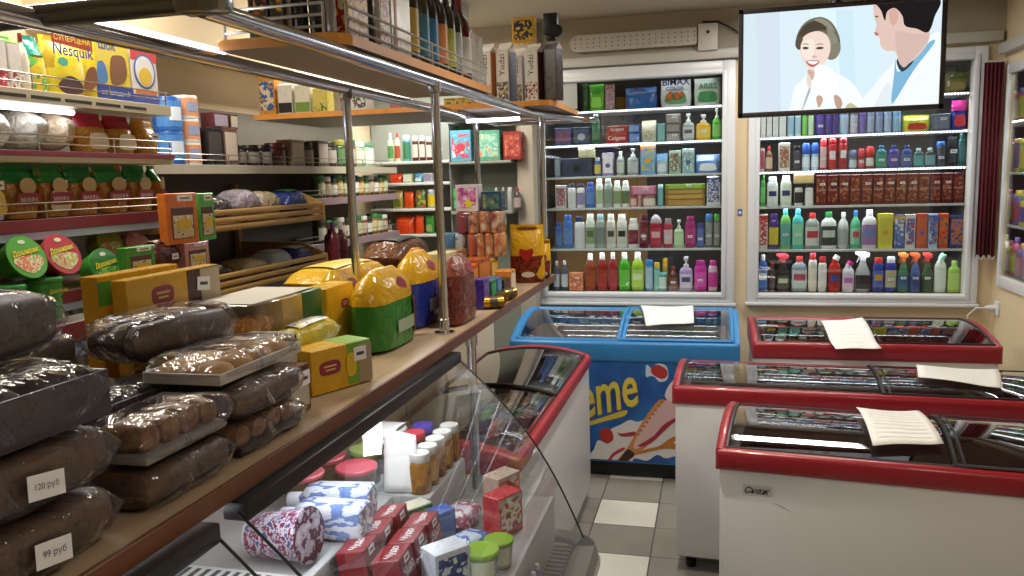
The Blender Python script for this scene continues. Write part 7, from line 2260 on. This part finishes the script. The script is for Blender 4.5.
mk('lens', tf(loft([(0, .02, .02), (.02, .024, .024), (.03, .024, .024), (.031, .016, .016)], 18), Matrix.Translation((.03, -.02, .03)) @ Matrix.Rotation(PI / 2, 4, 'X')), mat('242428', .2), t)
mk('clip_foot', rbox(-.02, .02, -.02, .02, 0, .022, .004), BLACK, t)
# ---------------------------------------------------------------- dairy inside the display case
zd_ = .7905
zs_ = .8905
AM = pmat(['8c5c1c', 'a06c24', '7c4c18'], 14, .2)
for k in range(5):
    make_item('jar', .054, .054, .1, AM, 'c4c4c0', 'c89c34' if k % 2 else None, f'amber honey jar with pale lid, {ORD[k]} from the case end wall', (-.70, 2.0 - k * .057, zs_), 0, 'honey jars in the case')
for k, (c, nm) in enumerate((('4c3c9c', 'violet'), ('b03c44', 'red'), ('6c9c84', 'sage green'), ('a8b0ac', 'grey'))):
    make_item('jar', .062, .062, .1, '2c1c18', c, '8c8480', f'dark spread jar with {nm} lid behind the honey jars', (-.772, 1.99 - k * .066, zs_), 0, 'spread jars in the case')
for k, (c, nm) in enumerate((('d0cec8', 'white'), ('c8c4bc', 'cream'), ('8c9c5c', 'olive'))):
    make_item('softtub', .08, .08, .09, ('9c8c6c', 'a8a49c')[k % 2], c, None, f'round tub with {nm} lid in the rank by the rear wall of the case', (-.86, 1.98 - k * .085, zs_), 0, 'lidded tubs by the rear wall')
for k, (x, y) in enumerate(((-.835, 1.70), (-.945, 1.64), (-.945, 1.755))):
    make_item('softtub', .095, .095, .085, '5c4630', ('b84c58', 'c05c64', 'a8444c')[k], None, [f'round tub with red lid beside the white price sheet', 'round tub with red lid behind the milk bottles', 'round tub with red lid by the rear wall of the case'][k], (x, y, zs_), 0, 'red lidded tubs')
# big fruit yogurt cup lying on its side
t = thing('yogurt_cup', 'large fruit yogurt cup lying on its side with berries on its wall', 'yogurt', (-.845, 1.372, zs_ + .058), -.05, None, 0, math.radians(84))
mk('cup', loft([(-.065, .04, .04), (-.062, .043, .043), (.055, .053, .053), (.057, .057, .057), (.061, .057, .057)], 28), pmat(['a8acc8', '7c2444', 'c8c4d0', '4c4c84'], 50, .3), t)
mk('white_rim', loft([(-.068, .041, .041), (-.0645, .0425, .0425)], 28), WHITE, t)
mk('lid', loft([(.061, .056, .056), (.063, .056, .056)], 28), pmat(['7c5c6c', '4c2c38', '9c94a0', 'b8b0bc'], 22, .25), t)
# lying milk bottles
MILK = pmat(['c4cede', 'd8dce6', '6c84bc', 'c8d2e2'], 26, .25, stretch=(1, 1, .5))
for k, (x, y) in enumerate(((-.80, 1.60), (-.77, 1.50), (-.79, 1.41))):
    if k == 2:
        continue
    make_item('flat', .08, .07, .2, MILK, 'd4d8e4', None, ['white and blue milk bottle lying behind the other one', 'white and blue milk bottle lying beside the yogurt cup'][k], (x + .05, y, zs_ + .041), .12 - .1 * k, 'milk bottles lying in the case', ry=-PI / 2, name='milk_bottle')
make_item('round', .08, .08, .2, 'd0d6e2', '3434a4', '6c94c8', 'white milk bottle with blue cap lying under the seam of the glass panes', (-.535, 1.33, zd_ + .042), .1, 'milk bottles lying in the case', ry=-PI / 2, name='milk_bottle')
# red milk cartons
RP = mat('7c1420', .3)
for k, (x, y) in enumerate(((-.70, 1.44), (-.70, 1.525), (-.70, 1.61), (-.625, 1.44), (-.625, 1.525), (-.625, 1.61))):
    lab = f'dark red milk carton, {ORD[k % 3]} from the yogurt cup in the {"rear" if k < 3 else "front"} row'
    r = make_item('box', .078, .062, .112 if k < 3 else .1, RP, None, None, lab, (x, y, zd_ + .001), PI / 2 + .06, 'dark red milk cartons in the case', name='milk_carton', cat='carton', rx=-.16)
    r.location.z += .006
    h = .112 if k < 3 else .1
    mk('front_panel', rbox(-.037, .037, -.0318, -.031, .004, .045, .0002, 1), mat('5c0e18', .3), r, smooth=False)
    mk('lettering', mv(text('Чудо', width=.058, shear=.2, bold=.02), 0, -.0322, .066), mat('e0d8d8', .4), r, smooth=False)
    mk('lettering', tf(text('Чудо', width=.056, shear=.2, bold=.02), Matrix.Translation((0, -.004, h + .001)) @ Matrix.Rotation(-PI / 2, 4, 'X')), mat('e0d8d8', .4), r, smooth=False)
    price_tag(r, 0, h * .88, -.0315, .03, .016)
more = [('box', -.545, 1.50, .085, .06, .1, 'c8ccd6', 'c8ccd6', pmat(['d0d4dc', '2c3c7c', 'd0d4dc'], 22), 'white dairy carton with navy mark closest to the glass', .9), ('box', -.69, 1.695, .075, .045, .1, 'c4c0ae', '3c7c3c', 'd0c46c', 'yellow and green butter carton behind the dark red cartons', 1.0),
        ('box', -.625, 1.70, .055, .045, .09, '3c5ca4', None, '6c8cc4', 'blue curd box by the butter carton', 1.0), ('pack', -.545, 1.66, .12, .07, .055, pmat(['b4c0d4', '4c6cac', 'd0d6e0'], 16, .2), None, None, 'blue and white cheese pack leaning by the green tubs', 1.25), ('pack', -.61, 1.80, .13, .075, .055, pmat(['b8b4c0', '9c5c74', 'd4d4da'], 16, .2), None, None, 'white and pink cheese pack leaning by the red boxes', 1.5),
        ('softtub', -.482, 1.55, .074, .074, .075, 'a4a8a4', '86b024', 'd0d8c0', 'white tub with lime green lid, larger of two by the glass', 0), ('softtub', -.466, 1.635, .064, .064, .06, 'a8aca8', '7ca424', 'd0d8c0', 'smaller white tub with lime green lid', 0),
        ('box', -.50, 1.80, .085, .055, .1, 'b83438', 'b8a89c', pmat(['b83438', 'd8ccc8', '98242c'], 26), 'red and cream cheese box nearest the glass', 1.1), ('box', -.535, 1.925, .085, .055, .1, 'b8a090', None, pmat(['c4b4a4', '9c4038', 'c4b4a4'], 26), 'cream and red cheese box by the honey jars', 1.1)]
for kd, x, y, w, d, h, cb, cc, cl, lab, rz in more:
    make_item(kd, w, d, h, cb, cc, cl, lab, (x, y, zd_ + .001), rz, None, name={'box': 'dairy_box', 'pack': 'cheese_pack', 'softtub': 'curd_tub'}[kd], cat={'box': 'box', 'pack': 'cheese', 'softtub': 'tub'}[kd])
for k in range(4):
    make_item('round', .03, .03, .085, '4c4c8c', 'c0bcc8', '8c88b4', f'small violet drinking yogurt bottle, {ORD[k]} from the camera in the gutter', (-.399, 1.60 + .04 * k, .6695), 0, 'small violet yogurt bottles')
# price sheets
def standsheet(lab, c0, c1, c2, c3):
    n = 8
    V = []
    for j in range(n + 1):
        for i in range(n + 1):
            u, v = i / n, j / n
            p = (c0 * (1 - u) + c1 * u) * (1 - v) + (c3 * (1 - u) + c2 * u) * v
            V.append(tuple(p + Vector((.006 * math.sin(u * 4), 0, .008 * math.sin(v * 3)))))
    Fc = [(j * (n + 1) + i, j * (n + 1) + i + 1, (j + 1) * (n + 1) + i + 1, (j + 1) * (n + 1) + i) for j in range(n) for i in range(n)]
    t = thing('price_sheet', lab, 'paper', (0, 0, 0))
    o = mk('paper', (V, Fc), PAPER, t)
    md = o.modifiers.new('thickness', 'SOLIDIFY')
    md.thickness = .0008


standsheet('white price sheet propped up in the case between tubs and honey jars', Vector((-.785, 1.742, .895)), Vector((-.69, 1.752, .895)), Vector((-.70, 1.765, 1.035)), Vector((-.785, 1.765, 1.045)))
standsheet('white sheet lying flat on the back of the case by the chrome post', Vector((-.91, 1.88, .984)), Vector((-.82, 1.88, .984)), Vector((-.82, 2.01, .986)), Vector((-.91, 2.01, .986)))

# ---------------------------------------------------------------- light
def panel_lamp(name, lab, x, y, sx, sy, power, col, es=3.5):
    t = thing(name, lab, 'lamp', (x, y, ZC))
    mk('housing', rbox(-sx / 2, sx / 2, -sy / 2, sy / 2, -.06, -.001, .006), mat('c8c6c0', .4), t)
    mk('diffuser', rbox(-sx / 2 + .02, sx / 2 - .02, -sy / 2 + .02, sy / 2 - .02, -.066, -.061, .002, 1), emit('fff2dc', es), t)
    lamp(name + '_light', (x, y, ZC - .07), (0, 0, 0), sx * .9, sy * .9, power, col)


WARM = (1, .94, .83)
panel_lamp('ceiling_lamp', 'long ceiling lamp over the seller aisle', -1.7, 2.0, .3, 1.0, 18, WARM)
panel_lamp('ceiling_lamp', 'long ceiling lamp over the far end of the seller aisle', -1.5, 3.9, .3, 1.2, 26, WARM)
panel_lamp('ceiling_lamp', 'ceiling lamp over the shop floor near the door', .6, .3, .3, 1.2, 8, (1, .92, .8))
panel_lamp('ceiling_lamp', 'ceiling lamp over the freezers', .42, 4.3, .8, .3, 16, (1, .97, .93))
t = thing('spot_lamp', 'small round ceiling spot glowing over the side shelves', 'lamp', (-1.93, 2.45, 2.19))
sp = at(153, 15, z=2.55)
t.location = (max(sp.x, -1.95), 2.62, ZC)
mk('spot_ring', mv(loft([(-.03, .05, .05), (0, .06, .06)], 24), 0, 0, -.001), CHROME, t)
mk('spot_bulb', mv(loft([(-.034, .02, .02), (-.031, .038, .038)], 20), 0, 0, -.001), emit('fff0cc', 12), t)

for k, (x, y, pw, lb) in enumerate(((-.30, 2.35, 10, 'added round ceiling spot brightening the bottles and bread on the counter'), (-.30, 3.3, 6, 'added round ceiling spot brightening the far end of the counter'))):  # two spots added to brighten the bottles, bread and counter
    t = thing('spot_lamp', lb, 'lamp', (x, y, ZC))
    mk('spot_ring', mv(loft([(-.03, .05, .05), (0, .06, .06)], 24), 0, 0, -.001), CHROME, t)
    mk('spot_bulb', mv(loft([(-.034, .02, .02), (-.031, .038, .038)], 20), 0, 0, -.001), emit('fff0cc', 12), t)
    lamp('spot_lamp_light', (x, y, ZC - .04), (0, math.radians(-14), 0), .07, .07, pw, (1, .92, .78), math.radians(120))
w = bpy.data.worlds.new('world')
S.world = w
w.use_nodes = True
w.node_tree.nodes['Background'].inputs['Color'].default_value = (.05, .05, .05, 1)
w.node_tree.nodes['Background'].inputs['Strength'].default_value = .2
S.view_settings.view_transform = 'Standard'
S.view_settings.look = 'None'
S.view_settings.gamma = 1
S.view_settings.use_curve_mapping = False
S.view_settings.exposure = .12
S.cycles.transparent_max_bounces = 24
S.cycles.max_bounces = 8
S.cycles.use_denoising = True
